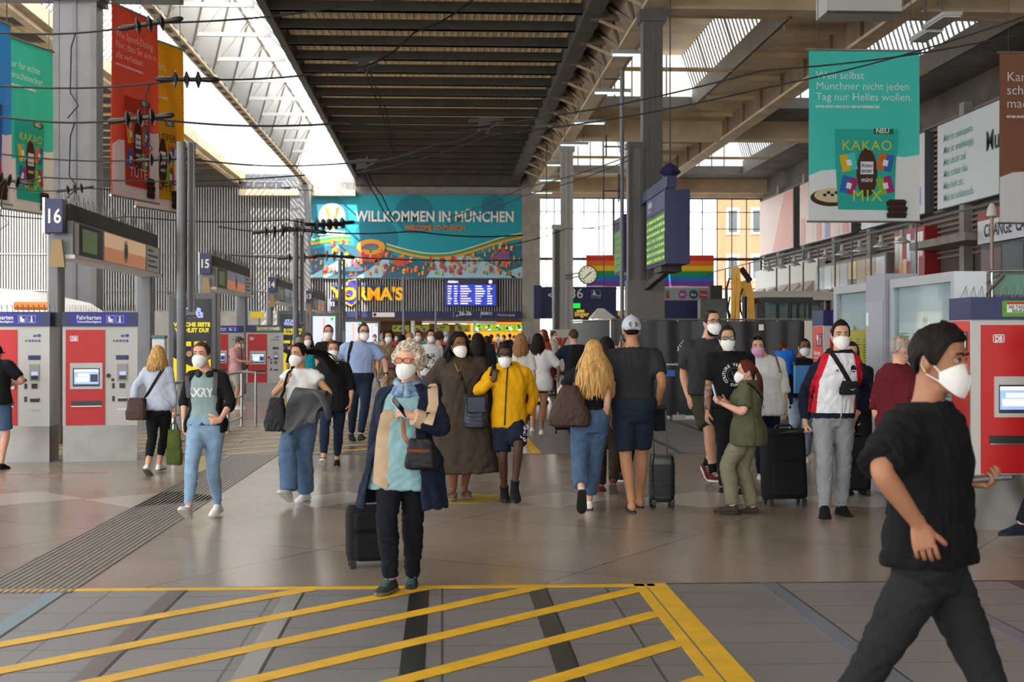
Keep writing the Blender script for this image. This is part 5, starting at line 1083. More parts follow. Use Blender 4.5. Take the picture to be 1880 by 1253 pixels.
mb = MB(); mb.tube([E(1342, 585), E(1335, 565), E(1334, 530), E(1339, 512), E(1348, 514)], .025, 6); mb.tube([E(1339, 590), E(1336, 570), E(1340, 545), E(1346, 548)], .02, 6); mb.tube([E(1366, 590), E(1360, 572), E(1358, 545), E(1364, 530)], .02, 6); mb.build('hose', [rubber], t)
# kiosk with a flat cream roof
t = thing('kiosk', 'low kiosk with a flat cream roof behind the excavator', 'kiosk', (at(1460, 622, 46).x, 46, 0)); mb = MB(); a = at(1378, 592, 46).x - at(1460, 622, 46).x; b = at(1535, 592, 46).x - at(1460, 622, 46).x; mb.box((a, 0, 2.88), (b, 3, 3.17)); mb.build('roof', [mat('cream_roof', 'cfc5b6', .5)], t, 0); mb = MB(); mb.box((a + .3, .4, 0), (b - .3, 2.6, 2.88)); mb.build('walls', [mat('kiosk_wall', '4a4a48', .5)], t, 0)
for i in range(3): mb = MB(); mb.lathe([(.12, 3.17), (.14, 3.23), (.10, 3.27)], (a + .9 + i*.9, .8, 0), 12); mb.build('roof_vent', [white_m], t)
mb = MB()
for i in range(4): x = a + .5 + i * (b - a - 1) / 4; mb.box((x, .38, 1.2), (x + .5, .4, 2.7))
mb.build('window_pane', [mat('dim_glass', '6a7a70', .2)], t, 0)
# ---- departure board on an arm by the big column
YB0 = 42.0; p = at(1222, 622, YB0); t = thing('departure_board', 'large blue departure board with green display mounted on the dark column', 'departure board', (p.x, YB0, 0)); zb, zt = at(0, 481, YB0).z, at(0, 341, YB0).z; bw = at(1267, 622, YB0).x - p.x
mb = MB(); mb.box((0, 0, zb), (bw, 3.9, zt)); mb.build('housing', [mat('board_blue', '262a62', .4, 0, .05, 2)], t, 0); Fl = Matrix(((0, 0, -1, -.012), (-1, 0, 0, 3.9), (0, 1, 0, 0), (0, 0, 0, 1))); mb = MB(); h = zt - zb
rect(mb, .06, zb + .08, 3.84, zt - h*.26, Fl, .002, 0); rect(mb, .06, zt - h*.25, 3.84, zt - .04, Fl, .002, 3); g = random.Random(2); zz = zb + .12; rh = (h*.74 - .2) / 7
for r in range(7):
    rect(mb, .1, zz + r*rh, 3.8, zz + (r + .9)*rh, Fl, .004, 1 + (r % 2) * 3)
    for q in range(9): x = .15 + q*.42; rect(mb, x, zz + r*rh + rh*.25, x + g.uniform(.1, .36), zz + r*rh + rh*.62, Fl, .006, 2)
label_text(mb, 'Abfahrt', .4, zt - h*.13, .28, Fl, .006, 5, bold=.01); label_text(mb, 'Departure', .4, zt - h*.2, .14, Fl, .006, 5)
mb.build('display', [mat('screen_dark', '1a1d38', .3), glow('board_green', '4f7a34', .45), glow('board_lime', 'a8c84a', .6), mat('board_head', '3a3f74', .4), glow('board_green2', '4f8058', .45), white_m], t, 0)
mb = MB(); mb.box((.05, 1.2, zb - .18), (bw - .05, 2.6, zb)); mb.bar((bw*.5, 2, zb - .1), (bw*.5 - .1, 5.7, zb - .5), .2); mb.build('lower_bracket', [steel_dark], t, 0); mb = MB(); mb.bar((bw*.3, .2, zt + .25), (bw*.3, 5.8, zt + .25), .3, .35); 
for y in (.4, 3.4): mb.bar((bw*.3, y, zt), (bw*.3, y, zt + .25), .14)
mb.build('support_arm', [navy], t, 0)
mb = MB(); mb.lathe([(.03, zt + .9), (.20, zt + .8), (.34, zt + .62), (.30, zt + .58), (.05, zt + .4)], (bw*.4, 1.0, 0), 4); BP = Vector((p.x, YB0, 0)); solo(mb, 'beacon_lamp', [navy], 'navy pyramid lamp on top of the large blue departure board', 'lamp', loc=BP); mb = MB(); mb.tube([(bw*.4, 1.0, zt + .85), (bw*.4, 1.0, 13.9)], .02, 6); solo(mb, 'hanger_cable', [steel_dark], 'thin black cable rising from the lamp above the departure board', 'cable', loc=BP)
# second board further back, edge of it behind the column
t = thing('departure_board', 'narrow green departure board peeking out left of the dark column', 'departure board', (at(1146, 622, 52).x, 52, 0)); zb, zt = at(0, 497, 52).z, at(0, 388, 52).z; mb = MB(); mb.box((0, 0, zb), (.7, 3, zt)); mb.build('housing', [MATS['board_blue']], t, 0); mb = MB()
for r in range(6): rect(mb, .08, zb + .1 + r*(zt-zb-.6)/6, 2.9, zb + .1 + (r + .88)*(zt-zb-.6)/6, Matrix(((0, 0, -1, -.012), (-1, 0, 0, 3), (0, 1, 0, 0), (0, 0, 0, 1))), 0, 0)
mb.build('display', [MATS['glow_board_green']], t, 0); mb = MB(); mb.bar((.4, 1.5, zt), (.4, 1.5, zt + .3), .2); mb.bar((.4, 1.6, zt + .3), (.60, -3.25, zt + .3), .2); mb.build('support_arm', [navy], t, 0)
# ---- station clock
yc = 79.0; p = at(1079, 505, yc); t = thing('station_clock', 'round white station clock with black rim beside the grey column', 'clock', (p.x, yc, p.z)); RM = Matrix.Rotation(R(90), 4, 'X'); r = 17.5 * mpp(yc)
mb = MB(); mb.lathe([(r, -.12), (r, .12), (r*.9, .14), (r*.9, .08)], (0, 0, 0), 32, 0, RM); mb.build('rim', [black_m], t); mb = MB(); mb.lathe([(r*.9, .05), (r*.9, .10)], (0, 0, 0), 32, 0, RM); mb.build('dial', [glow('dial', 'e8e2c8', .35)], t)
F = frame_xz((0, -.11, 0)); mb = MB()
for k in range(12): a = R(30 * k); M = F @ Matrix.Rotation(-a, 4, 'Z'); rect(mb, -r*.035, r*.66, r*.035, r*.84, M, 0, 0)
mb.build('hour_marks', [black_m], t, 0)
for nm, a, L, wd in (('hour_hand', 48, .5, .06), ('minute_hand', 228, .72, .045)): mb = MB(); M = F @ Matrix.Rotation(R(-a), 4, 'Z'); rect(mb, -r*wd, -r*.15, r*wd, r*L, M, .01, 0); mb.build(nm, [black_m], t, 0)
mb = MB(); mb.bar((-r, 0, .1), (-1.0, 2.68, .1), .08); mb.bar((-r, 0, -.1), (-1.0, 2.68, -.1), .08); mb.build('bracket', [steel_dark], t)
# ---- rainbow flag banner, direction signs
yr = 106.0; x0, x1 = at(1076, 490, yr).x, at(1311, 490, yr).x; zt, zb = at(0, 466, yr).z, at(0, 524, yr).z; t = thing('rainbow_banner', 'wide rainbow banner stretched across the end window', 'banner', ((x0 + x1) / 2, yr, 0)); mb = MB(); c = (x1 - x0) / 2; n = 24; hs = (zt - zb) / 6
for k in range(6): mb.loft([[Vector((-c + 2*c*i/n, .05*math.sin(i*.8), zz)) for i in range(n + 1)] for zz in (zb + k*hs, zb + (k + 1)*hs)], False, k, False)
mb.build('stripes', pal('7a3a9c', '1572c8', '16964a', 'f6c410', 'ea7420', 'd8301e'), t, 60); mb = MB(); mb.tube([(-c, .05, zt), (c, .05, zt)], .05, 6); mb.tube([(-c, .05, zb), (c, .05, zb)], .05, 6); mb.build('rope', [white_m], t)
ys = 88.0; x0, x1 = at(981, 550, ys).x, at(1132, 550, ys).x; zt, zb = at(0, 525, ys).z, at(0, 585, ys).z; t = thing('direction_sign', 'big navy direction sign reading 36 beside the grey column', 'sign', ((x0 + x1) / 2, ys, 0)); c = (x1 - x0) / 2; mb = MB(); mb.box((-c, 0, zb), (c, .5, zt)); mb.box((-c - .02, -.2, zb), (-c + .45, .6, zt + .08)); mb.build('housing', [navy], t, 0); F = frame_xz((0, -.02, 0)); X = lambda px: at(px, 550, ys).x - (x0 + x1) / 2; Zq = lambda py: at(0, py, ys).z
mb = MB(); label_text(mb, '26-36', X(1012), Zq(546), .86, F, 0, 0, bold=.006); label_text(mb, '<', X(1005), Zq(549), .8, F, .01, 0); label_text(mb, 'Polizei', X(1087.5), Zq(543), .21, F, 0, 0)
disc(mb, X(1091), Zq(533), .05, F, 0, 0, 12); flat(mb, [(X(1088), Zq(540)), (X(1094), Zq(540)), (X(1093), Zq(535)), (X(1089), Zq(535))], F, 0, 0)
for a, b, cc, d in ((1086, 546, 1102, 545.6), (1086, 531.3, 1102, 531), (1086, 546, 1086.4, 531), (1101.6, 546, 1102, 531)): rect(mb, X(a), Zq(b), X(cc), Zq(d), F, 0, 0)
mb.build('lettering', [white_m], t, 0); mb = MB()
for x in (-c*.7, c*.7): mb.tube([(x, .25, zt), (x, .25, 13.9)], .03, 6)
mb.build('hanger_rod', [steel_dark], t)
ys = 62.0; x0, x1 = at(1216, 550, ys).x, at(1282, 550, ys).x; xs1 = at(1312, 550, ys).x; t = thing('direction_sign', 'grey sign with SEV, Bus and Tram symbols above a navy panel', 'sign', (x0, ys, 0)); X = lambda px: at(px, 550, ys).x - x0; Zq = lambda py: at(0, py, ys).z
mb = MB(); mb.box((0, 0, Zq(550)), (X(1312), .3, Zq(527))); mb.build('upper_panel', [mat('sign_grey', 'a9abb2', .4)], t, 0); mb = MB(); mb.box((0, .02, 0), (X(1281), .3, Zq(550))); mb.build('navy_panel', [navy], t, 0); mb = MB(); mb.box((X(1281), 0, 0), (X(1286), .3, Zq(548))); mb.box((-.05, -.05, Zq(527)), (X(1312), .35, Zq(525))); mb.build('frame', [white_m], t, 0)
F = frame_xz((0, -.012, 0)); sm = [white_m] + pal('a83a8c', '1f5a64', 'c8343a', '3a8a4a')
mb = MB(); rect(mb, X(1222), Zq(540), X(1229), Zq(532), F, 0, 4); rect(mb, X(1222), Zq(547), X(1229), Zq(540), F, 0, 3); mb.build('line_symbol', sm, t, 0)
for s_, px, kk, nn in (('SEV', 1253, 1, 6), ('Bus', 1273, 2, 20), ('Tram', 1291, 3, 4)):
    mb = MB()
    if nn == 4: rect(mb, X(1283.5), Zq(546), X(1298.5), Zq(532), F, 0, kk)
    else: disc(mb, X(px), Zq(539), .20, F, 0, kk, nn)
    label_text(mb, s_, X(px), Zq(541.5), .15, F, .006, 0, align='CENTER', bold=.003); mb.build('transport_symbol', sm, t, 0)
t = thing('site_hoarding', 'weathered grey hoarding beside the navy sign panel', 'hoarding', (at(1286, 622, 60).x, 60, 0)); mb = MB(); mb.box((0, 0, 0), (at(1335, 622, 60).x - at(1286, 622, 60).x, .2, at(0, 546, 60).z)); mb.build('panel', [mat('grey_hoarding', '7d7d7b', .7, 0, .2, 2)], t, 0); mb = MB(); mb.box((.4, -.2, at(0, 547, 60).z), (.9, .2, at(0, 522, 60).z)); mb.build('junction_box', [steel_dark], t, 0)
# beer garden signs, exit sign and canopy in the middle distance
for (a, b, c_, d, Y, txt, lb) in ((1053, 1081, 565, 587, 66, 'linger', 'small black sign with gold letters right of the grey column'), (1132, 1152, 569, 586, 64, 'Bar', 'small dark sign with gold letters left of the dark column')):
    t = thing('hanging_sign', lb, 'sign', (at(a, 600, Y).x, Y, 0)); mb = MB(); mb.box((0, 0, at(0, d, Y).z), (at(b, 600, Y).x - at(a, 600, Y).x, .2, at(0, c_, Y).z)); mb.build('panel', [black_m], t, 0); mb = MB(); label_text(mb, txt, .05, at(0, d - 7, Y).z, .30, frame_xz((0, -.01, 0)), 0, 0, bold=.008); rect(mb, .15, at(0, c_ + 8, Y).z, .5, at(0, c_ + 3, Y).z, frame_xz((0, -.01, 0)), 0, 0); mb.build('lettering', [glow('gold_letters', 'd8b040', .5)], t, 0); mb = MB()
    for x in (.06, .5): mb.tube([(x, .1, 0), (x, .1, at(0, c_, Y).z)], .02, 5)
    mb.build('stand', [steel_dark], t)
solo(MB().box((at(1050, 600, 81.8).x, 81.72, at(0, 565, 81.8).z), (at(1065, 600, 81.8).x, 81.8, at(0, 556, 81.8).z)), 'exit_sign', [glow('exit_green', '18c838', 1.2)], 'small glowing green emergency exit sign beside the grey column', 'sign', smooth=0)
t = thing('parasol_tent', 'white peaked tent roof in front of the navy direction sign', 'tent', (at(1107, 600, 66).x, 66, 0)); z0, z1 = at(0, 584, 66).z, at(0, 565, 66).z; mb = MB(); wd = 22 * mpp(66); mb.add([(-wd, -.5, z0), (wd, -.5, z0), (wd, 1.5, z0), (-wd, 1.5, z0), (-.2, .5, z1), (.1, .5, z1)], [(0, 1, 5, 4), (1, 2, 5), (2, 3, 4, 5), (3, 0, 4), (0, 3, 2, 1)]); mb.build('canopy', [white_m], t, 0); mb = MB()
for x in (-wd + .05, wd - .05): mb.tube([(x, -.4, 0), (x, -.4, z0)], .03, 6)
mb.build('pole', [steel_grey], t)
t = thing('stall', 'dark-roofed sales stall behind the white cap of the tall man', 'stall', (at(1105, 600, 52).x, 52, 0)); z1 = at(0, 587, 52).z; mb = MB(); mb.prism([(-.9, 0, z1 - .22), (.9, 0, z1 - .22), (.75, 0, z1), (-.45, 0, z1)], (0, 1.5, 0)); mb.build('roof', [mat('stall_roof', '5a5650', .6)], t, 0); mb = MB(); mb.box((-.75, .1, 0), (.75, 1.4, z1 - .22)); mb.build('body', [mat('stall_body', '9a958e', .6)], t, 0)
solo(MB().box((at(1010, 640, 72).x, 72, 0), (at(1053, 640, 72).x, 72.3, at(0, 605, 72).z)), 'sales_booth', [mat('stall_panel_w', 'd4d0c8', .6)], 'white stall panel with a picture at the foot of the grey column', 'panel', smooth=0)
# ---- steel queue railing
t = thing('queue_railing', 'brushed steel tube railing beside the film poster pillar', 'railing', (-3.71, 19.8, 0)); L = 6.8
for i in range(5): y = .05 + i * (L - .1) / 4; mb = MB(); mb.tube([(0, y, 0), (0, y, 1.0)], .024, 10); mb.lathe([(.06, 0), (.06, .012)], (0, y, 0), 12); mb.build('post', [chrome], t)
for z, r in ((1.0, .024), (.55, .018), (.16, .018)): mb = MB(); mb.tube([(0, 0, z), (0, L, z)], r, 10); mb.build('rail', [chrome], t)
mb = MB(); mb.tube([(0, L, 1.0), (.25, L, 1.0), (.25, L, 0)], .024, 10); mb.build('end_loop', [chrome], t)
# ---- train standing at the left platform
t = thing('train', 'white high speed train with green stripe standing at the left platform', 'train', (-6.9, 33, 0)); tw = mat('train_white', 'e6e6e4', .3); L = 34.0
def trn(z): return float(np.interp(z, [0, .5, 1.6, 2.2, 2.6, 2.9], [1.25, 1.4, 1.45, 1.2, .8, .1]))
prof = [(-trn(z), z) for z in (0.35, .5, 1.0, 1.6, 2.0, 2.3, 2.6, 2.8)] + [(trn(z), z) for z in (2.8, 2.6, 2.3, 2.0, 1.6, 1.0, .5, .35)]
mb = MB(); rings = []
for i, (dx, sc, zc) in enumerate(((0, .35, .8), (-.5, .6, .95), (-1.2, .8, 1.0), (-2.2, .93, 1.0), (-3.5, 1, 1.0), (-L, 1, 1.0))): rings.append([Vector((dx, p[0] * sc, .35 + (p[1] - .35) * (sc * .75 + .25) * (1 if i > 1 else zc))) for p in prof])
mb.loft(rings); mb.build('car_body', [tw], t, 40)
mb = MB(); mb.box((-L, -1.47, 1.35), (-3.2, -1.40, 1.95)); mb.box((-3.0, -1.43, 1.4), (-1.6, -1.2, 1.85)); mb.build('window_band', [mat('train_glass', '2c3a40', .1)], t, 0); mb = MB(); mb.box((-L, -1.475, .85), (-2.6, -1.40, 1.02)); mb.build('green_stripe', [mat('stripe_green', '4cae2c', .4)], t, 0); mb = MB(); mb.box((-L, -1.0, .02), (-2.5, 1.0, .36)); mb.build('underframe', [steel_dark], t, 0)
t = thing('buffer_beam', 'orange barrier tube above the far end of the ticket machines', 'barrier', (at(70, 622, 25).x, 25, 0)); mb = MB(); z = at(0, 562, 25).z; mb.tube([(-.4, 0, z), (.32, 0, z)], .07, 10); mb.build('tube', [mat('barrier_orange', 'e8801c', .4)], t); mb = MB(); mb.tube([(.2, 0, 0), (.2, 0, z)], .03, 8); mb.build('post', [steel_grey], t)
t = thing('waste_bin', 'small white waste bin hung on the sign post near the blonde woman', 'bin', (at(293, 622, 27).x, 27, 0)); mb = MB(); zt = at(0, 622, 27).z; mb.rbox((-.12, -.1, zt - .45), (.12, .1, zt), .03); mb.build('body', [white_m], t); mb = MB(); mb.rbox((-.13, -.11, zt), (.13, .11, zt + .06), .02); mb.build('lid', [mat('bin_lid', '5a7a82', .5)], t); mb = MB(); mb.tube([(0, .12, 0), (0, .12, zt)], .03, 8); mb.build('post', [steel_grey], t)
t = thing('yellow_sign', 'small yellow notice board on a post at the far left platform', 'sign', (at(480, 622, 60).x, 60, 0)); mb = MB(); mb.box((-.45, 0, at(0, 584, 60).z), (.1, .06, at(0, 573, 60).z)); mb.build('panel', [mat('notice_yellow', 'ecc81c', .5)], t, 0); mb = MB(); mb.tube([(-.1, .03, 0), (-.1, .03, at(0, 584, 60).z)], .04, 8); mb.build('post', [steel_grey], t)
# ---- billboards on the right facade
GBB = 'large billboards on the right facade'; bb = [(98, 108.6, 'pale pink billboard at the far end of the right facade'), (84, 96.3, 'peach billboard partly behind the turquoise banner'), (71, 82, 'white billboard with a round orange club emblem'), (59, 69.2, 'white billboard with slanted green Mut ist lines')]
for i, (y0, y1, lb) in enumerate(bb):
    t = thing('billboard', lb, 'billboard', (XF - .55, y0, 0), 0, GBB); L = y1 - y0; z0, z1 = 7.95, 12.15; mb = MB(); mb.box((0, 0, z0), (.5, L, z1)); mb.build('housing', [mat('billboard_side', '5c6064', .5)], t, 0)
    Fl = Matrix(((0, 0, -1, -.01), (-1, 0, 0, L), (0, 1, 0, 0), (0, 0, 0, 1))); mb = MB(); rect(mb, .05, z0 + .05, L - .05, z1 - .05, Fl, 0, 0)
    if i == 0: flat(mb, [(L*.4, z0 + .1), (L - .1, z0 + .1), (L - .1, z1 - .1), (L*.75, z1 - .1)], Fl, .01, 1)
    if i == 1:
        for k in range(6): rect(mb, .3 + k*L/6, z0 + .1, .3 + k*L/6 + 1.2, z0 + 1.8 + (k % 3)*.5, Fl, .01 + k*.001, (1, 2, 1, 3, 2, 1)[k])
    if i == 2: disc(mb, L*.62, z0 + 2.9, .72, Fl, .01, 4, 24, .62); disc(mb, L*.62, z0 + 2.9, .5, Fl, .02, 0, 24, .42); disc(mb, L*.62, z0 + 3.3, .35, Fl, .03, 5, 16, .3); label_text(mb, 'Herzheldinnen', L*.47, z0 + 1.75, .42, Fl, .02, 6); flat(mb, [(L*.55, z0 + .3), (L*.95, z0 + .5), (L*.95, z0 + 1.45), (L*.55, z0 + 1.2)], Fl, .01, 3); disc(mb, L*.2, z0 + 1.1, .8, Fl, .01, 2, 20)
    if i == 3:
        for k, s_ in enumerate(('Mut ist unbequem.', 'Mut ist unabhängig.', 'Mut deckt auf.', 'Mut schaut hin.', 'Mut hört zu.', 'Mut ist solidarisch.')): label_text(mb, s_, .9, z1 - .95 - k*.58, .52, Fl, .02, 7, shear=.2, bold=.005)
        label_text(mb, 'Mut', L*.62, z0 + 2.1, 1.25, Fl, .02, 8, bold=.02)
    mb.build('poster', [mat('bb_%d' % i, ('f0c8bc', 'f0d0c4', 'e8e4ea', 'dfe6ea')[i], .5)] + pal('eba493', 'f2e2da', 'a998cc', 'e88a2c', 'c8503a', '6a6a9a', '8fc0ba', '2a2f38'), t, 0)
# ---- gallery: rail with bell lamps, railing posts, shop fronts
XG = 20.0; GL = 'bell lamps hung from the gallery rail'; zr = HH(4.93)
mb = MB(); mb.tube([(XG, 40, zr), (XG, YW - 1, zr)], .05, 8); solo(mb, 'gallery_rail', [steel_grey], 'long thin steel rail carrying the bell lamps along the right gallery', 'rail')
for i, y in enumerate((59.3, 65.7, 68.8, 71.8, 75, 78.2, 81.3, 84.5, 92, 100)): mb = MB(); mb.tube([(XG + .05, y, 0), (XG + .05, y, zr)], .05, 8); solo(mb, 'gallery_post', [steel_grey], 'slim grey post under the gallery rail, %s from the near end' % ['first', 'second', 'third', 'fourth', 'fifth', 'sixth', 'seventh', 'eighth', 'ninth', 'tenth'][i], 'post', 'slim posts of the gallery rail')
lamp0 = None; ordn = ['nearest', 'second', 'third', 'fourth', 'fifth', 'sixth', 'seventh', 'eighth', 'ninth']
for i, y in enumerate((61, 64, 67.3, 70.3, 73.4, 76.7, 80, 83.2, 86.4)):
    if lamp0 is None:
        lamp0 = thing('bell_lamp', '', 'lamp', (0, 0, 0), 0, GL); mb = MB(); mb.lathe([(.05, .55), (.09, .45), (.10, .22), (.20, .12), (.36, .02), (.36, -.03), (.30, -.03)], (0, 0, 0), 16); mb.build('shade', [mat('lamp_enamel', 'c3c6c8', .3, .2)], lamp0); mb = MB(); mb.ball((0, 0, 0), .10, 10, 8); mb.build('bulb', [white_m], lamp0); mb = MB(); mb.tube([(0, 0, .5), (0, 0, zr - HH(4.2))], .015, 6); mb.build('cord', [steel_dark], lamp0); L = lamp0
    else: L = copy_tree(lamp0)
    L.location = (XG, y, HH(4.2)); L['label'] = 'grey bell lamp hanging from the gallery rail, %s from the near end' % ordn[i]
def shopfront(y0, y1, z0, z1, lb, frame, panels, depth=.8):
    t = thing('shop_unit', lb, 'shop front', (XF - depth, y0, 0), 0, 'shop units on the right gallery'); L = y1 - y0; mb = MB(); mb.box((.05, 0, z0), (depth, L, z1)); mb.build('box', [frame], t, 0); Fl = Matrix(((0, 0, -1, .04), (-1, 0, 0, L), (0, 1, 0, 0), (0, 0, 0, 1))); mb = MB(); n = len(panels)
    for i, (c, a, b) in enumerate(panels): rect(mb, .15 + (L - .3)*i/n, z0 + (z1 - z0)*a, .15 + (L - .3)*(i + .94)/n, z0 + (z1 - z0)*b, Fl, 0, i)
    mb.build('glazing', [mat('shop_' + c, c, .25) for c, a, b in panels], t, 0)
shopfront(70.5, 75.3, 4.3, 7.3, 'red-framed shop box with green, yellow and white panels', mat('shop_red', 'a8262c', .5), [('4a9a5c', .35, .92), ('d86a4a', .05, .92), ('e0b01c', .05, .5), ('b8b4c8', .45, .92), ('3a3a3c', .05, .8), ('e8dcc8', .05, .92), ('d0805c', .5, .92)], .8)
shopfront(76, 90.5, 4.6, 6.3, 'long glazed gallery shop with yellow and brown interior', mat('shop_conc', '8a8680', .6), [('3a7a5c', .1, .9), ('b8b8c4', .05, .9), ('c8b4a0', .1, .9), ('a8a8b4', .05, .9), ('d8b81c', .3, .9), ('a8845a', .1, .9), ('b8905c', .1, .9), ('c0c4c8', .1, .9)], 1.0)
shopfront(50, 62, 3.6, 5.75, 'dark glazed shop under the CHANGE sign', mat('shop_dark', '4a4648', .5), [('6a3434', .05, .9), ('4a4a50', .05, .95), ('7a7a80', .05, .95), ('58585e', .05, .95), ('6a6a72', .05, .95)], 1.2)
t = thing('change_sign', 'white sign board reading CHANGE in navy capitals at the right edge', 'sign', (XF - 1.2, 49, 0)); mb = MB(); L = 10.0; z0, z1 = HH(4.18), HH(5.2); y0 = XF - 2.2
mb.box((0, -3, z0), (.4, 13.2, z1)); mb.build('board', [mat('sign_white', 'e8e8ea', .4)], t, 0); Fl = Matrix(((0, 0, -1, -.01), (-1, 0, 0, 13.2), (0, 1, 0, 0), (0, 0, 0, 1))); mb = MB(); label_text(mb, 'CHANGE', .75, z0 + .28, .78, Fl, 0, 0, bold=.015, width=.95); label_text(mb, 'CASH', 4.2, z0 + .3, .7, Fl, 0, 0, bold=.02); mb.build('lettering', [mat('print_1f2c5c', '1f2c5c', .5)], t, 0); mb = MB(); mb.box((0, -3, z1), (.4, 13.2, z1 + .35)); mb.build('red_edge', [mat('shop_red', 'a8262c', .5)], t, 0)
mb = MB(); mb.box((23.3, 62.4, HH(4.4)), (25, 70, HH(4.75))); solo(mb, 'gallery_canopy', [concrete], 'pale concrete canopy between the red shop box and the CHANGE sign', 'canopy', smooth=0)
t = thing('arcade', 'white arched arcade wall with awnings at the far end of the gallery', 'arcade', (XF - .7, 91, 2.75)); mb = MB(); mb.box((0, 0, 2.6), (.5, 18.5, 4.1)); mb.build('lintel', [mat('arcade_white', 'e9e4dc', .6)], t, 0)
for k in range(6): mb = MB(); mb.box((0, k*3.5, 0), (.5, k*3.5 + 1.0, 2.6)); mb.build('pier', [MATS['arcade_white']], t, 0)
for k in range(5): mb = MB(); mb.prism([(-.7, k*3.5 + 1.0, 1.9), (0, k*3.5 + 1.0, 2.7), (0, k*3.5 + 1.0, 1.9)], (0, 2.5, 0)); mb.build('awning', [mat('awning_grey', 'b9a8a0', .7)], t, 0)
for k in range(5): mb = MB(); mb.box((.3, k*3.5 + 1.0, 0), (.45, k*3.5 + 3.5, 2.6)); mb.build('door_glass', [mat('pink_glass', 'b88a84', .3)], t, 0)
# glass balustrade of the escalator landing at the right edge
t = thing('balustrade', 'green glass balustrade with steel handrail above slatted timber', 'balustrade', (at(1795, 622, 24).x, 24, 0)); W_ = 3.4; zt = at(0, 491, 24).z; zm = at(0, 525, 24).z; mb = MB(); mb.box((.25, .05, zm - .15), (W_, .07, zt - .08)); mb.build('glass_panel', [mat('green_glass', '7fae9e', .08, spec=.6)], t, 0); mb = MB(); mb.tube([(.0, 0, zt - .2), (.18, 0, zt - .02), (W_, 0, zt)], .03, 10); mb.build('handrail', [chrome], t); mb = MB()
mb.tube([(0, .02, zm - .25), (.45, .02, zm + .22)], .05, 8); mb.tube([(0, .03, zm - .05), (.4, .03, zt - .1)], .03, 8); mb.build('stringer', [chrome], t)
for i in range(4): mb = MB(); mb.tube([(.25 + i*.75, 0, zm - .2), (.25 + i*.75, 0, zt)], .02, 8); mb.build('post', [chrome], t)
mb = MB()
for i in range(26): mb.box((.05 + i*.13, .0, zm - .75), (.13 + i*.13, .08, zm - .12))
mb.box((0, .08, 0), (W_, .3, zm - .12)); mb.build('timber_slats', [mat('timber_slat', '7a6c62', .6)], t, 0)
t = thing('lamp_post', 'slim lamp post with a glass lantern beside the brown banner', 'lamp post', (at(1821, 622, 27).x, 27, 0)); mb = MB(); z1 = at(0, 392, 27).z; mb.tube([(0, 0, 0), (0, 0, z1)], .035, 8); mb.build('pole', [mat('bronze_pole', '8a7466', .4, .3)], t); mb = MB(); mb.lathe([(.05, z1), (.11, z1 + .03), (.09, z1 + .16), (.06, z1 + .24), (.02, z1 + .28)], (0, 0, 0), 12); mb.build('lantern', [mat('lantern_glass', 'c8c4bc', .2)], t)
# ---- strip lights under the girder, track-side aerial, wires
GSL = 'strip lights under the right girder'
for i, (px, py) in enumerate(((1160, 100), (1124, 170), (1082, 226), (1054, 266), (1026, 303), (1011, 331), (995, 354))):
    Y = (6.6 + .9) / ((px - 812) / FPX) * .92; Y = min(104, Y); p = at(px, py, Y)
    t = thing('strip_light', 'fluorescent strip light under the right girder, %s from the camera' % ordn[i], 'lamp', p, 0, GSL); mb = MB(); mb.box((-.75, -.15, 0), (.75, .15, .14)); mb.build('housing', [mat('lamp_housing', 'a8aaa8', .5)], t, 0); mb = MB(); mb.box((-.7, -.12, -.05), (.7, .12, 0)); mb.build('tube', [glow('cool_tube', 'e8fff8', 1.2)], t, 0); mb = MB()
    for x in (-.5, .5): mb = MB(); mb.tube([(x, 0, .14), (x, 0, max(.3, HH(11.15) - p.z))], .012, 5); mb.build('hanger', [steel_dark], t)
for i, (px, py, Y) in enumerate(((1730, 40, 24), (1700, 66, 27))):
    p = at(px, py, Y); t = thing('strip_light', ['upper long strip light hanging near the top right corner', 'lower long strip light hanging near the top right corner'][i], 'lamp', p, 0, GSL); mb = MB(); mb.box((-.17, -.5, 0), (.17, .5, .06)); mb.build('housing', [mat('lamp_housing', 'a8aaa8', .5)], t, 0); mb = MB(); mb.box((-.15, -.48, -.03), (.15, .48, 0)); mb.build('tube', [mat('tube_off', 'b4b6b8', .4)], t, 0); mb = MB(); mb.tube([(0, 0, .06), (0, 0, 13.9 - p.z)], .012, 5); mb.build('hanger', [steel_dark], t)
t = thing('roof_duct', 'white ventilation box hanging at the top edge right of centre', 'duct', at(1587, 22, 34)); mb = MB(); mb.box((-.92, 0, 0), (.92, 1, .6)); mb.build('box', [mat('duct_white', 'c4c2c0', .5)], t, 0); mb = MB(); mb.box((-.92, -.03, -.03), (.92, .02, .02)); mb.build('edge', [steel_dark], t, 0); mb = MB()
for x in (-.8, .8): mb = MB(); mb.tube([(x, .5, .6), (x, .5, 3.2)], .02, 5); mb.build('hanger', [steel_dark], t)
t = thing('aerial_mast', 'thin aerial pole with cross bars left of the dark column', 'aerial', (at(1142, 622, 47).x, 47, 0)); mb = MB(); mb.tube([(0, 0, 0), (0, 0, at(0, 118, 47).z)], .07, 8); mb.build('pole', [steel_grey], t); mb = MB()
for py in (135, 262, 345): z = at(0, py, 47).z; mb = MB(); mb.bar((-.6, 0, z), (.05, 0, z), .05); mb.build('cross_bar', [steel_dark], t)
for px, a, b in ((1113, 240, 280), (1108, 318, 362), (1136, 312, 366)): x = at(px, 622, 47).x - at(1142, 622, 47).x; mb = MB(); mb.bar((x, 0, at(0, a, 47).z), (x, 0, at(0, b, 47).z), .05); mb.build('aerial_rod', [steel_dark], t)
wire_m = mat('wire_black', '1c1a1a', .6); GW = 'overhead line wires across the hall'; wi = 0
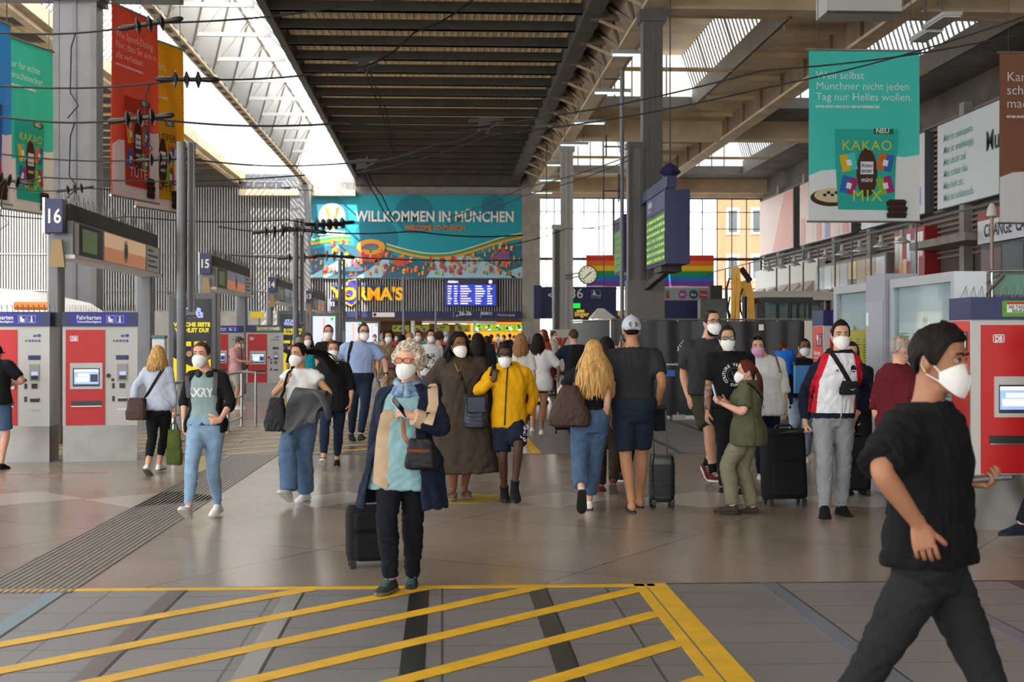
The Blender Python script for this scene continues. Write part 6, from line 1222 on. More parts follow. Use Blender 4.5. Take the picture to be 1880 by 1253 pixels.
def wire(pts, label, ins=(), r=.018, drop=()):
    """pts: list of (px, py, Y); ins: fractions along the wire where a ribbed insulator sits"""
    P = [at(*p) for p in pts]; base = P[0]; t = thing('overhead_wire', label, 'wire', base, 0, GW); Q = [p - base for p in P]; n = 10; L = []
    for i in range(len(Q) - 1):
        for k in range(n): u = k / n; q = Q[i].lerp(Q[i+1], u); q.z -= .10 * math.sin(PI * u); L.append(q)
    L.append(Q[-1]); mb = MB(); mb.tube(L, r, 5); mb.build('cable', [wire_m], t)
    for f in ins:
        j = f * (len(L) - 1); i = min(int(j), len(L) - 2); c = L[i].lerp(L[i+1], j - i); d = (L[i+1] - L[i]).normalized(); M = d.to_track_quat('Z', 'X').to_matrix().to_4x4(); M.translation = c; mb = MB(); s = r / .018
        pr = [(.03*s, -.55*s), (.05*s, -.5*s), (.045*s, -.3*s)]
        for k in range(3): z = (-.22 + .2*k)*s; pr += [(.04*s, z - .05*s), (.15*s, z - .01*s), (.15*s, z + .01*s), (.04*s, z + .05*s)]
        pr += [(.05*s, .34*s), (.05*s, .5*s), (.02*s, .55*s)]; mb.lathe(pr, (0, 0, 0), 10, 0, M); mb.build('insulator', [mat('insulator', '241f1e', .35)], t)
    for f, ln in drop:
        j = f * (len(L) - 1); i = min(int(j), len(L) - 2); c = L[i].lerp(L[i+1], j - i); mb = MB(); mb.tube([c, c + Vector((-.08, 0, -.25)), c + Vector((-.10, 0, -ln*.7)), c + Vector((.05, 0, -ln*.85)), c + Vector((-.15, 0, -ln))], .012 * r / .018, 5); mb.build('dropper', [wire_m], t)
wire([(-10, 60, 27), (280, 43, 27.2), (700, 0, 28), (900, -30, 28.5)], 'topmost wire at the left with an insulator over the red banner', (.33,), .02, ((.17, 1.6),))
wire([(-10, 158, 28), (345, 146, 28.2), (670, 122, 29), (760, 60, 30), (880, -10, 31)], 'wire with insulator right of the yellow banner, rising to the top edge', (.25,), .02, ((.2, 1.5),))
wire([(-10, 214, 26.5), (262, 217, 26.5), (640, 226, 27), (900, 232, 28)], 'level wire with insulator across the red banner', (.33,), .02, ((.18, 1.4),))
wire([(-10, 282, 27), (330, 290, 27), (640, 300, 28)], 'level wire crossing the lower red banner', (.45,), .015)
wire([(-10, 322, 28), (80, 326, 28), (560, 322, 29)], 'wire with insulator over the lower turquoise banner', (.16,), .015, ((.12, 1.0),))
wire([(-10, 340, 31), (155, 345, 31), (340, 336, 33)], 'short wire with insulator across the grey column', (.45,), .013)
wire([(-10, 395, 39.5), (240, 398, 39.5), (530, 404, 41), (640, 408, 42)], 'wire passing the second mast with insulators', (.86, .93), .02)
wire([(400, 416, 41.5), (540, 421, 41.5), (760, 425, 42), (960, 432, 44)], 'low wire with insulator over the welcome banner emblem', (.25, .36), .022)
wire([(420, 468, 60), (600, 470, 60), (960, 478, 62)], 'lowest wire over the welcome banner skyline', (.35, .52), .028)
wire([(640, 300, 30), (800, 265, 29), (900, 230, 28.5), (1400, 130, 27), (1890, 60, 26)], 'long black wire rising to the right across the turquoise banner', (), .017)
wire([(650, 318, 30.5), (900, 248, 29), (1400, 163, 27.3), (1890, 28, 25.5)], 'upper long black wire crossing the top of the turquoise banner', (), .016)
wire([(670, 125, 48), (700, 200, 50), (724, 285, 52)], 'steep hanging wire pair under the dark ceiling', (), .022); wire([(678, 125, 48), (708, 200, 50), (728, 285, 52)], 'second steep hanging wire under the dark ceiling', (), .022)
wire([(664, 310, 56), (690, 360, 58), (720, 408, 60)], 'steep wire dropping in front of the banner lettering', (), .026); wire([(672, 310, 56), (702, 360, 58), (726, 406, 60)], 'steep companion wire dropping in front of the banner lettering', (), .026)
wire([(920, 452, 60), (1040, 420, 64), (1160, 405, 50)], 'thin wire sloping past the grey column to the aerial', (), .02); wire([(820, 400, 62), (960, 345, 58), (1160, 285, 46)], 'thin wire sloping from the banner up to the aerial', (), .02); wire([(820, 412, 62), (960, 360, 58), (1160, 292, 46)], 'thin lower wire sloping from the banner up to the aerial', (), .02)
for px, py, Y, lb in ((672, 118, 48, 'black wire junction fitting under the dark ceiling'), (668, 302, 54, 'black wire junction fitting above the welcome banner'), (895, 228, 45, 'black wire junction fitting under the right edge of the dark ceiling')):
    p = at(px, py, Y); mb = MB(); mb.box((-.28, -.1, -.15), (.1, .1, .2)); mb.bar((-.6, 0, .1), (.5, 0, .18), .09); mb.bar((-.3, 0, -.2), (.4, 0, .05), .07); mb.bar((.0, .1, -.3), (.1, .1, .3), .06); solo(mb, 'wire_junction', [mat('insulator', '241f1e', .35)], lb, 'wire fitting', 'wire junction fittings', 0, p)
# ---- houses beyond the end window
t = thing('building', 'orange house with white window surrounds beyond the end window', 'building', (at(1316, 600, 140).x, 140, 0), -12); mb = MB(); mb.box((0, 0, 0), (16, 8, 22)); mb.build('wall', [mat('house_orange', 'a85c40', .8)], t, 0)
mb = MB(); mb.box((-.2, -.3, 0), (16, 0, 6.4)); mb.build('plinth_storey', [mat('house_pale', '9c948a', .8)], t, 0)
for r in range(3):
    for k in range(4): x = .9 + k*2.4; z = 7.3 + r*4.6; mb = MB(); mb.box((x, -.12, z), (x + 1.35, .02, z + 2.7)); f = mb.build('window', [mat('house_trim', '9c9288', .7)], t, 0); mb = MB(); mb.box((x + .25, -.14, z + .25), (x + 1.1, -.11, z + 2.4)); mb.build('pane', [mat('house_glass', '3c4044', .2)], f, 0)
t = thing('building', 'pale overexposed house left of the orange one beyond the end window', 'building', (at(985, 600, 165).x, 165, 0)); mb = MB(); mb.box((0, 0, 0), (20, 8, 16)); mb.build('wall', [mat('house_white', 'f4f2ee', .8)], t, 0)
for k in range(6): x = 1.2 + k*3; mb = MB(); mb.box((x, -.1, 5), (x + 1.2, .02, 8)); mb.build('window', [MATS['house_trim']], t, 0)
# ================================================================== the crowd, near to far
def hairm(n, c): return mat('hair_' + n, c, .60, 0, .35, 40, .5, 160, stretch=(1, 1, .12), spec=.16)
HB, HK, HBR, HG, HBL, HAU = hairm('black', '1b1614'), hairm('dark', '2a201b'), hairm('brown', '4f3626'), hairm('grey', '9c958c'), hairm('blonde', 'c2985c'), hairm('auburn', '54261a')
HGR = hairm('silver', 'cfc4b2')
C = cloth; blk = C('black', '17171a', .10); char = C('charcoal', '2e2f33'); wht = C('white', 'e2e2e4'); navyc = C('navy', '1a2136'); djean = C('dark_denim', '232c42'); ljean = C('light_denim', '86a3c0', .10); mjean = C('mid_denim', '566f8c', .12); bjean = C('blue_denim', '4a6280', .12)
SW, SB, SD = mat('sole_white', 'dcdad6', .6), mat('sole_black', '1a1a1a', .6), mat('sole_grey', '6a625a', .7); shw, shb = C('shoe_white', 'e6e6e6'), C('shoe_black', '18181a'); lw, lb = C('lace_white', 'f0f0f0'), C('lace_black', '222222')
lens_k, lens_o = mat('lens_black', '080808', .08), mat('lens_orange', 'c05a14', .1); frm = mat('frame_black', '15120f', .3); gold = mat('gold', 'c89a3c', .25, .9); leather_k = mat('leather_black', '171516', .5, 0, .1, 10, .15, 200, spec=.25); leather_b = mat('leather_brown', '42322a', .55, 0, .12, 6, .12, 150, spec=.25)
def bag(name, label, cat, P, dims, m, rz=0, taper=.28, trim=None, handles=False, soft=.03, flap=False, group=None, zipper=None, logo=None):
    """soft bag hung at world point P (its top middle): rounded body, optional flap, handles and trim"""
    w, d, h = dims; t = thing(name, label, cat, P, rz, group); mb = MB(); rs = []
    for i in range(9):
        z = -h + h * i / 8; u = i / 8; k = 1 - taper * max(0, u - .25) / .75 - .10 * max(0, .2 - u) / .2; dd = d * (1 - .55 * max(0, u - .4) / .6)
        rs.append([Vector((p[0], p[1], z)) for p in sell(w/2 * k, dd/2, dd/2, 3.0, 20)])
    mb.loft(rs); me = bake(mb, max(.01, w/24), 3); folds(me, soft * .2, 30, len(label)); link('bag_body', me, [m], t, 180)
    if flap: mb = MB(); mb.rbox((-w*.40, -d*.52, -h*.55), (w*.40, -d*.40, -h*.02), .02); mb.build('flap', [trim or m], t)
    if zipper: mb = MB(); mb.rbox((-w*.36, -d*.54, -h*.42), (w*.30, -d*.46, -h*.33), .012); mb.build('zip_pocket', [zipper], t)
    if handles: 
        for q in (-1, 1): mb = MB(); mb.tube([(-w*.2, q*d*.12, -.02), (-w*.17, q*d*.1, h*handles*.6), (0, q*d*.06, h*handles), (w*.17, q*d*.1, h*handles*.6), (w*.2, q*d*.12, -.02)], .009, 8, flat=.6); mb.build('handle', [trim or m], t)
    return t
def suitcase(label, P, w, d, h, m, rz, handle_top=None, ribs=False, tilt=0, hm=None, group='wheeled suitcases', soft=True):
    """P: middle of the base on the floor"""
    t = thing('suitcase', label, 'suitcase', P, rz, group); Mx = Matrix.Rotation(R(tilt), 4, 'X'); hm = hm or chrome; mb = MB(); z0 = .055
    rs = []
    for z, k in ((z0, .90), (z0 + .02, .97), (z0 + .06, 1), (h*.5, 1.0), (h - .08, 1.0), (h - .03, .97), (h, .88)): rs.append([Mx @ Vector((p[0], p[1], z)) for p in sell(w/2*k, d/2*k, d/2*k, 5.5, 28)])
    mb.loft(rs); mb.build('shell', [m], t, 50)
    if ribs:
        for i in range(15): mb = MB(); z = z0 + .07 + (h - z0 - .16) * i / 14; mb.loft([[Mx @ Vector((p[0], p[1], zz)) for p in sell(w/2 + e, d/2 + e, d/2 + e, 5.5, 28)] for zz, e in ((z - .008, .0), (z - .004, .006), (z + .004, .006), (z + .008, .0))]); mb.build('rib', [m], t, 60)
    else:
        mb = MB(); mb.rbox((-w*.40, -d/2 - .035, h*.10), (w*.40, -d/2 + .02, h*.52), .04, M=Mx); mb.rbox((-w*.40, -d/2 - .028, h*.56), (w*.40, -d/2 + .02, h*.88), .04, M=Mx); mb.build('front_pocket', [m], t); mb = MB(); mb.tube([Mx @ Vector((-.09, -d*.2, h)), Mx @ Vector((-.07, -d*.2, h + .03)), Mx @ Vector((.07, -d*.2, h + .03)), Mx @ Vector((.09, -d*.2, h))], .012, 8); mb.build('carry_handle', [black_m], t)
    for sx in (-1, 1):
        for sy in (-1, 1):
            if not ribs and sy < 0: continue
            c = Mx @ Vector((sx*w*.40, sy*d*.36, .03)); c.z = .03; mb = MB(); mb.lathe([(.028, -.012), (.03, -.008), (.03, .008), (.028, .012)], (0, 0, 0), 14, 0, Matrix.Translation(c) @ Matrix.Rotation(R(90), 4, 'Y')); mb.box((c.x - .02, c.y - .02, .035), (c.x + .02, c.y + .02, .08)); mb.build('wheel', [black_m], t)
        if not ribs: mb = MB(); mb.box((sx*w*.40 - .02, -d*.4, 0), (sx*w*.40 + .02, -d*.3, z0 + .01)); mb.build('foot', [black_m], t)
    if handle_top is not None:
        Q = Matrix.Rotation(-R(rz), 3, 'Z') @ (Vector(handle_top) - Vector(P)); b = Mx @ Vector((0, d*.32, h - .05)); ax = Matrix.Rotation(-R(rz), 3, 'Z') @ Vector((1, 0, 0)); hw = .065; x = Vector((1, 0, 0))
        mb = MB(); mb.tube([b - x*hw, Q - x*hw], .009, 8); mb.tube([b + x*hw, Q + x*hw], .009, 8); mb.build('pull_rods', [hm], t); mb = MB(); mb.tube([Q - x*(hw + .01), Q + Vector((0, 0, .012)), Q + x*(hw + .01)], .015, 8); mb.build('grip', [black_m], t)
    return t
def phone(P, label, d=(0, 0, 1), n=(0, -1, 0), c='16181c', glowc=None, sc=1.0):
    d = Vector(d).normalized(); n = Vector(n); n = (n - d * n.dot(d)).normalized(); x = d.cross(n); M = Matrix(((x.x, n.x, d.x, P[0]), (x.y, n.y, d.y, P[1]), (x.z, n.z, d.z, P[2]), (0, 0, 0, 1))); t = thing('smartphone', label, 'phone', (0, 0, 0)); t.matrix_world = M
    mb = MB(); mb.rbox((-.036*sc, -.004, -.074*sc), (.036*sc, .004, .074*sc), .01); mb.build('case', [mat('phone_' + c, c, .3)], t); mb = MB(); mb.rbox((-.033*sc, .004, -.070*sc), (.033*sc, .0055, .070*sc), .006); mb.build('display', [glow('phone_' + glowc, glowc, .6) if glowc else mat('phone_glass', '0c0d10', .1)], t); return t
def cap_hat(s, m, brim_m=None, back=False):
    mb = MB(); na = 32; rings = []
    for el, t in ((-2, .012), (14, .016), (32, .019), (52, .021), (72, .022), (86, .022)): rings.append([s.HM @ s.scalp(-180 + 360*i/na, el + 6 - (6 if abs(-180 + 360*i/na) > 90 else -4), t) for i in range(na)])
    mb.loft(rings); c = mb.build('cap', [m], s.root, 180); mb = MB(); mb.ball(s.HM @ Vector((0, 0, .140)), .010, 8, 6); mb.build('cap_button', [m], c); mb = MB(); q = 1 if back else -1
    for z in (0, .006): pass
    top = [[s.HM @ Vector((x, q * (y + (.085 if not back else .090)), zz - .010*(x/.07)**2)) for x in np.linspace(-.072, .072, 11)] for y, zz in ((-.02, .035), (.03, .030), (.055, .024))]
    top[2] = [s.HM @ Vector((x*.82, q * (.060 + .085 + .02 * (1 - (x/.07)**2) - .02), .018 - .012*(x/.07)**2)) for x in np.linspace(-.072, .072, 11)]
    mb.loft(top, False, closed=False); mb.loft([[p - Vector((0, 0, .006)) for p in r][::-1] for r in top], False, closed=False); mb.build('cap_brim', [brim_m or m], c, 60); return c
def collar(s, m, r=.062, h=.035, op=30):
    mb = MB(); c = s.nk + Vector((0, .006, .010)) * s.k; k = s.k
    o = [[c + Vector((p[0]*k*(1 + .14*j), p[1]*k*(1 + .14*j), (h*(1-j) - .010 - .012*abs(math.cos(i/22*PI)))*k)) for i, p in enumerate(sell(r*1.08, r*.98, r*1.05, 2.2, 22, op*.5, 360 - op*.5, .004))] for j in (0, 1)]
    mb.loft(o); mb.build('collar', [m], s.root, 60)
def bun(s, m, P=(0, .11, .02), r=.038): mb = MB(); s.curls(mb, 0); mb.ball((0, 0, 0), (r, r*.8, r), 12, 10, 0, s.HM @ Matrix.Translation(P)); mb.build('hair_bun', m, s.root, 180)
# ---- 1 boy in black, nearest, striding to the right
a = Person(1712, 4.75, 1.665, yaw=48, hyaw=50, hpitch=4, head=(1722, 661, .0), wr=(1686, 962, -.24), er=(-.9, -.05, -.3), dr=(.15, -.22, -1), wl=(1772, 886, .05), el=(.3, .6, -.6), fr=(1452, 1425, .12), fl=(1858, 1480, -.05), feet_pitch=(-30, 5), handr='relax', handl='hold', nl=(-.1, .3, 1), nr=(.9, .4, .1), dl=(.2, -1, -.05), neck=(1700, 752, .02), pelvis=(1708, 1042, .02),
           skin='a8765a', seed=11, girth=.93, label='nearest boy in loose black t-shirt and mask walking right with a phone')
sh = a.top(C('jet', '131315'), sleeve=.92, hem=.90, inf=lambda z: .036 + .03 * max(0, 1.22 - z), slinf=.030, sl_end=.044, fold=.012, fs=15); a.bottom(C('black_denim', '232427', .12), inf=.013, fold=.005); a.shoes(shb, SB); a.mask(bulge=.024); a.hair_cap(HB, th=.016, front=36, side=10, top=.010, rough=.004, fade=.3); a.brows(HB)
mb = MB(); mb.ball(a.HM @ Vector((-.078, .012, -.043)), .006, 10, 8); mb.build('earring', [gold], a.root)
p = a.l2w(a.wr[1] + (Vector(a.d[1]).normalized() * .085 + Vector((0, 0, .016))) * a.k); phone(p, 'dark smartphone held flat by the nearest boy in black', d=(.95, -.2, .10), n=(.0, .15, 1), sc=1.05)
# ---- 2 grey-curled woman in the open navy coat
b = Person(742, 9.24, 1.58, yaw=-12, hyaw=-24, sex='f', girth=1.08, head=(751, 664, -.02), neck=(748, 712, .02), wr=(690, 862, .10), er=(-.5, .6, -.2), wl=(757, 765, -.24), el=(1, .1, -.9), dl=(-.95, -.25, .38), nl=(-.2, .6, -.6), handl='hold', handr='grip', fr=(717, 1062, -.15), fl=(757, 1058, .10), feet_pitch=(0, 0), feet_yaw=(-12, 8),
           skin='d8a58c', seed=23, label='grey-curled woman in open navy coat pulling a black suitcase', nr=(.6, -.3, .2))
teal = b.top(C('pale_teal', '86aab0'), sleeve=.4, hem=.72, inf=.026, name='blouse', flare=lambda z: max(0, .95 - z) * .14, fold=.009); b.bottom(C('ink', '16181f'), inf=.018, fold=.008); b.shoes(C('shoe_slate', '33383a'), SD, laces=C('lace_teal', '4a8488'))
coat_m = C('coat_navy', '1c2338', .10); coat = b.top(coat_m, sleeve=1.78, hem=.585, inf=.048, slinf=.030, sl_end=.034, name='coat', flare=lambda z: max(0, 1.05 - z) * .17, arc=lambda z: (30 + 6 * max(0, 1.0 - z), 316), fold=.012, fs=13)
lin_m = C('coat_lining', 'c3a98a', .08); mb = MB()
for pts, wd in ([((716, 752), (706, 800), (702, 850), (700, 915)), .052], [((794, 705), (796, 740), (786, 775))    , .034]):
    tree = b.bvh([coat, teal]); P = []
    for i in range(15):
        u = i / 14 * (len(pts) - 1); j = min(int(u), len(pts) - 2); q = pts[j]; r = pts[j+1]; P.append(b.hit(tree, at(q[0] + (r[0]-q[0])*(u-j), q[1] + (r[1]-q[1])*(u-j), b.Y), .012))
    mb.tube(P, [wd*.6] + [wd]*13 + [wd], 10, flat=.18, up=b.Rm @ Vector((0, 1, 0)))
mb.build('coat_lining', [lin_m], coat, 60)
for q in (-1, 1):
    p, r = b.limb('arm', q, 1.70, 1.95, .036 * b.k, 4); mb = MB(); mb.tube(p, r, 14); mb.build('cuff', [lin_m], coat, 60)
g = random.Random(4); mb = MB(); sc_m = mat('scarf_print', '3f5f94', .9, 0, .5, 22, c2='9ab4be')
for k in range(3): mb.tube([b.nk + Vector((math.sin(t)*(.076 + .014*k), .005 - math.cos(t)*(.076 + .022*k), .035 - .030*k - .024*math.cos(t) + .006*math.sin(3*t + k)))*b.k for t in np.linspace(0, 2*PI, 25)], .026, 10)
mb.build('scarf', [sc_m], b.root, 180); b.mask(bulge=.040); b.glasses(mat('frame_tort', '3a1c14', .3), lens_o, .019, 'sunglasses', .006)
b.hair_cap(HGR, th=.014, front=46, side=14, back=-46, burn=-10); mb = MB(); b.curls(mb, 330, r=.020, off=.026, fr=.0085, skip=lambda az, e: (abs(az) < 62 and e < 46) or (abs(az) < 95 and e < -2)); mb.build('curls', HGR, b.root, 180)
P = b.l2w(b.wr[1] + Vector(b.d[1]).normalized() * .085 * b.k) + Vector((-.01, -.02, .03)); phone(P, 'white-edged smartphone in the raised hand of the navy-coated woman', d=(-.6, -.2, .75), n=(.7, -.3, .5), c='d8d4cc')
hb = bag('handbag', 'small dark brown handbag with tan trim on the navy coat', 'handbag', at(773, 806, 8.98), (.215, .10, .195), leather_k, -14, trim=mat('tan_leather', '9a5f34', .45), zipper=mat('tan_leather', '9a5f34', .45)); b.strap([coat, teal], [(752, 812), (742, 800), (741, 770)], mat('tan_leather', '9a5f34', .45), .013, 'bag_strap', hb)
suitcase('soft black cabin suitcase behind the navy-coated woman', gnd(678, 1046) + Vector((0, .12, 0)), .33, .22, .44, C('case_black', '1b1b1d'), 12, handle_top=b.l2w(b.wr[-1] + (b.wr[-1] - b.el[-1]).normalized() * .085), tilt=-6, hm=mat('champagne_alu', 'b9a488', .3, .7))
# ---- 3 woman in grey top, black cardigan and light jeans
a = Person(378, 12.9, 1.60, yaw=-8, hyaw=-14, sex='f', head=(370, 651, -.03), wr=(337, 776, .10), er=(-.5, .8, -.2), wl=(404, 772, -.26), el=(.9, .6, -.5), dl=(-.75, -.5, -.1), handl='grip', fr=(346, 932, -.36), fl=(400, 925, .22), feet_pitch=(26, -4), knee=(0, -1, .1), skin='d9a58c', seed=31, label='woman in grey tank top, black cardigan and pale jeans striding left')
tk = a.top(C('sage_grey', '8aa09f'), sleeve=.12, hem=.93, inf=.014, slinf=.004, zneck=1.44, name='tank_top'); a.bottom(ljean, inf=lambda t: .011 if t < 1.8 else .006, waist=1.0, fold=.006); a.shoes(shw, SW, laces=lw); a.mask()
cg = a.top(blk, sleeve=1.35, hem=.84, inf=.030, slinf=.018, name='cardigan', arc=(52, 312), fold=.008); a.hair_cap(HBR, th=.010, front=44, side=12, back=-40, rough=.003); bun(a, HBR, (.02, .10, -.02), .036); a.brows(HBR)
mb = MB(); mb.loft([[Vector((p[0], p[1], z)) + Vector((a.cen(z).x, a.cen(z).y, 0)) for p in sell(*[v + .020 for v in a.tab(z)], 2.4)] for z in (.925*a.k, .965*a.k)]); bl = mb.build('belt', [leather_k], a.root, 60)
a.decal(tk, text_art('AXRY', .105, bold=.004, width=.9), 370, 720, wht)
mb = MB(); mb.tube([a.nk + Vector((math.sin(t)*.088, .01 - math.cos(t)*.080, -.012 + .030*math.cos(t) * -1))*a.k for t in np.linspace(R(40), R(320), 18)], .011, 8); hp = mb.build('headphone_band', [black_m], thing('headphones', 'black headphones round the neck of the woman in the grey top', 'headphones', a.base, -8), 60)
for q in (-1, 1): mb = MB(); mb.lathe([(.012, -.016), (.034, -.014), (.036, .006), (.028, .018), (.01, .020)], (0, 0, 0), 16, 0, Matrix.Translation(a.nk + Vector((q*.055, -.072, -.038))*a.k) @ Matrix.Rotation(R(90), 4, 'X') @ Matrix.Rotation(R(q*30), 4, 'Y')); mb.build('ear_cup', [leather_k], hp.parent)
bp = bag('backpack', 'grey backpack with teal edge on the woman in the black cardigan', 'backpack', at(382, 688, 13.12), (.30, .17, .42), C('pack_grey', '55585c'), -8, trim=C('pack_teal', '2f7f98'), flap=False)
for q, pts in ((-1, [(344, 690), (347, 705), (350, 730)]), (1, [(396, 684), (398, 705), (397, 725)])): a.strap([cg, tk], pts, C('pack_grey', '55585c'), .024, 'shoulder_strap', bp)
# ---- 4 blonde woman from behind with bag and tote
a = Person(291, 17.2, 1.55, yaw=172, hyaw=165, sex='f', head=(290, 652, 0), wr=(321, 757, -.02), er=(-.6, .2, -.2), wl=(247, 748, -.08), el=(.8, .1, -.3), handr='grip', fr=(292, 852, .20), fl=(271, 855, -.25), feet_pitch=(0, -28), skin='d4a084', seed=37, label='blonde woman in pale blue shirt seen from behind carrying a green tote')
s4 = a.top(C('pale_blue', 'b9c0d2'), sleeve=1.72, hem=.86, inf=.026, slinf=.018, fold=.008); a.bottom(blk, end=1.72, inf=.012); a.shoes(shw, SD); h = a.hair_cap(None, th=.016, back=-30); a.strands(h, 90, .24, azr=(45, 315), wav=.014, out=.028, back=.02, w=.016); h.build('hair', HBL, a.root, 60)
hb = bag('shoulder_bag', 'dark brown shoulder bag on the hip of the blonde woman in pale blue', 'bag', at(250, 731, 17.0), (.26, .12, .26), leather_b, 170, trim=leather_k, flap=True); a.strap([s4], [(303, 676), (292, 695), (276, 720), (262, 740)], leather_k, .018, 'bag_strap', hb)
bag('tote_bag', 'olive green tote hanging from the hand of the blonde woman in pale blue', 'bag', at(320, 789, 17.1), (.20, .11, .42), C('tote_olive', '4d5a2a', .15), 172, handles=.22)
# ---- 5 woman in white blouse with blowing ponytail
a = Person(553, 14.1, 1.575, yaw=-22, hyaw=-38, sex='f', head=(549, 651, -.04), wr=(527, 701, -.14), er=(-1, .0, -.9), dr=(.2, -.1, 1), nr=(.5, .8, 0), handr='grip', wl=(572, 733, -.24), el=(1, .3, -.8), dl=(-.95, -.2, .02), handl='hold', fr=(531, 903, -.30), fl=(561, 903, .18), feet_pitch=(28, -3), skin='c08f6c', seed=41, label='woman in white blouse and wide jeans with a dark blowing ponytail')
s5 = a.top(C('blouse_white', 'dedfe0'), sleeve=.34, hem=.95, inf=.024, slinf=.024, sl_end=.034, name='blouse', fold=.008); a.bottom(mjean, inf=lambda t: .016 + .022 * t, waist=1.03, fold=.008); a.shoes(shw, SW, laces=lw); a.mask(); a.hair_cap(HB, th=.012, front=46, side=14, back=-42); a.brows(HB)
mb = MB(); g = random.Random(8)
for i in range(46):
    p0 = a.HM @ Vector((g.uniform(-.02, .02), .095, .03 + g.uniform(-.02, .02))); sp = g.uniform(-.09, .07); L = g.uniform(.75, 1.1); mb.tube([p0 + a.Rm @ (Vector((.02 + .40*L*t, .10*t, .045*math.sin(t*2.6) - .05*t - .25*t*t + sp*t*.7 + .012*math.sin(t*9 + i))) * a.k) for t in np.linspace(0, 1, 10)], [.010, .014, .014, .013, .012, .010, .009, .007, .005, .002], 5, flat=.5)
mb.build('ponytail', HB, a.root, 60)
hb = bag('shoulder_bag', 'black leather shoulder bag on the woman in the white blouse', 'bag', at(508, 730, 14.0), (.27, .12, .33), leather_k, -25, taper=.45); a.strap([s5, a.bodyo], [(536, 676), (531, 690), (523, 715), (514, 735)], leather_k, .014, 'bag_strap', hb)
t = thing('jacket', 'grey jacket draped over the forearm of the woman in the white blouse', 'jacket', at(566, 722, 13.78), -22); mb = MB(); rows = []
for j in range(12):
    v = j / 11; rows.append([Vector(((-.14 + .34*u - .05*v*(1-u) - .08*v), -.045 - .045*math.sin(u*11 + v*4)*v - .03*math.sin(v*6 + u*3), .03 - (.37 + .05*math.sin(u*7) - .14*max(0, u - .65)/.35)*v - .03*u - .012*math.sin(v*9 + u*5))) for u in np.linspace(0, 1, 14)])
back = [[p + Vector((.02, .10 + .02*math.sin(i), 0)) for i, p in enumerate(r)] for r in rows[1:8]]
top = [Vector((-.14 + .34*u, .005, .055 - .03*u)) for u in np.linspace(0, 1, 14)]
sheet = back[::-1] + [top] + rows; mb.loft(sheet, False, closed=False); mb.loft([[p + Vector((0, .014 if k > 7 else -.014, -.01)) for p in r][::-1] for k, r in enumerate(sheet)], False, closed=False); mb.build('draped_cloth', [C('jacket_grey', '55565a', .12)], t, 180)
mb = MB(); mb.tube([(.10, -.05, .02), (.19, -.08, -.04), (.235, -.07, -.14), (.25, -.05, -.24)], [.04, .05, .05, .045], 12, flat=.5); mb.build('sleeve', [C('jacket_grey', '55565a', .12)], t, 180)
# ---- 6 woman in black tunic
a = Person(612, 18.1, 1.59, yaw=2, sex='f', girth=1.14, hpitch=4, wl=(643, 742, -.05), el=(.9, .5, 0), wr=(585, 740, .05), fr=(594, 842, -.30), fl=(619, 843, .2), feet_pitch=(24, -4), skin='d29a80', seed=43, label='woman in long black top and dark jeans behind the white blouse')
a.top(blk, sleeve=1.25, hem=.76, inf=.030, slinf=.026, name='tunic', fold=.010); a.bottom(djean, inf=.012, end=1.86); a.shoes(shb, SW, laces=lb); a.mask(); a.hair_cap(HBR, th=.012, front=48, side=12, back=-44); a.brows(HBR); bun(a, HBR)
mb = MB(); mb.tube([a.nk + Vector((math.sin(t)*.085, -math.cos(t)*.078, -.012 - .012*math.cos(t)))*a.k for t in np.linspace(0, 2*PI, 21)], .016, 8); mb.build('lace_collar', [C('lace_collar', 'b8bccb', .2)], a.root, 180)
# ---- 7 man in the light blue shirt
a = Person(660, 22.4, 1.86, yaw=14, hyaw=20, girth=1.06, head=(667, 610, -.03), wr=(626, 690, .05), er=(-1, .5, -.2), wl=(709, 690, -.10), el=(1, .4, -.1), fr=(645, 795, .25), fl=(662, 797, -.25), feet_pitch=(-12, 8), skin='d9a68c', seed=47, label='tall man in light blue short-sleeved shirt and dark jeans')
s7 = a.top(C('shirt_blue', '9fb6de', .05), sleeve=.80, hem=.98, inf=.028, slinf=.030, sl_end=.040, fold=.010); a.bottom(djean, inf=.016, waist=1.03); a.shoes(C('shoe_navy', '1c2434'), SB); collar(a, C('shirt_blue', '9fb6de', .05)); a.mask(bulge=.042); a.glasses(frm); a.hair_cap(HBR, th=.010, front=52, side=14, back=-28, top=.010); a.brows(HBR)
mb = MB(); mb.loft([[Vector((p[0], p[1], z)) + Vector((a.cen(z).x, a.cen(z).y, 0)) for p in sell(*[v + .032 for v in a.tab(z)], 2.4)] for z in (.985*a.k, 1.02*a.k)]); mb.build('belt', [leather_k], a.root, 60); mb = MB(); p, r = a.limb('arm', 1, 1.86, 1.94, .006, 3); mb.tube(p, r, 12); mb.build('wristwatch', [black_m], a.root)
hb = bag('backpack', 'black rucksack on the back of the man in the light blue shirt', 'backpack', at(655, 628, 22.7), (.32, .18, .46), C('pack_black', '1b1c20'), 14); a.strap([s7], [(647, 627), (642, 650), (640, 672)], C('pack_black', '1b1c20'), .026, 'shoulder_strap', hb)
# ---- 8 man in black polo at the back left
a = Person(606, 26, 1.87, yaw=4, girth=1.05, head=(603, 610, -.02), wr=(589, 690, .1), wl=(630, 690, 0), skin='cf9a80', seed=53, label='man in black polo shirt with a bag strap behind the black tunic'); a.top(blk, sleeve=.8, hem=.88, inf=.026, slinf=.026); a.bottom(djean); a.shoes(shb, SB); a.mask(); a.hair_cap(HK, th=.010, front=50, side=14, back=-28); a.brows(HK); a.strap([a.root.children[1]], [(592, 622), (590, 636), (588, 650)], mat('strap_pale', 'b8a88c', .6), .012, 'bag_strap')
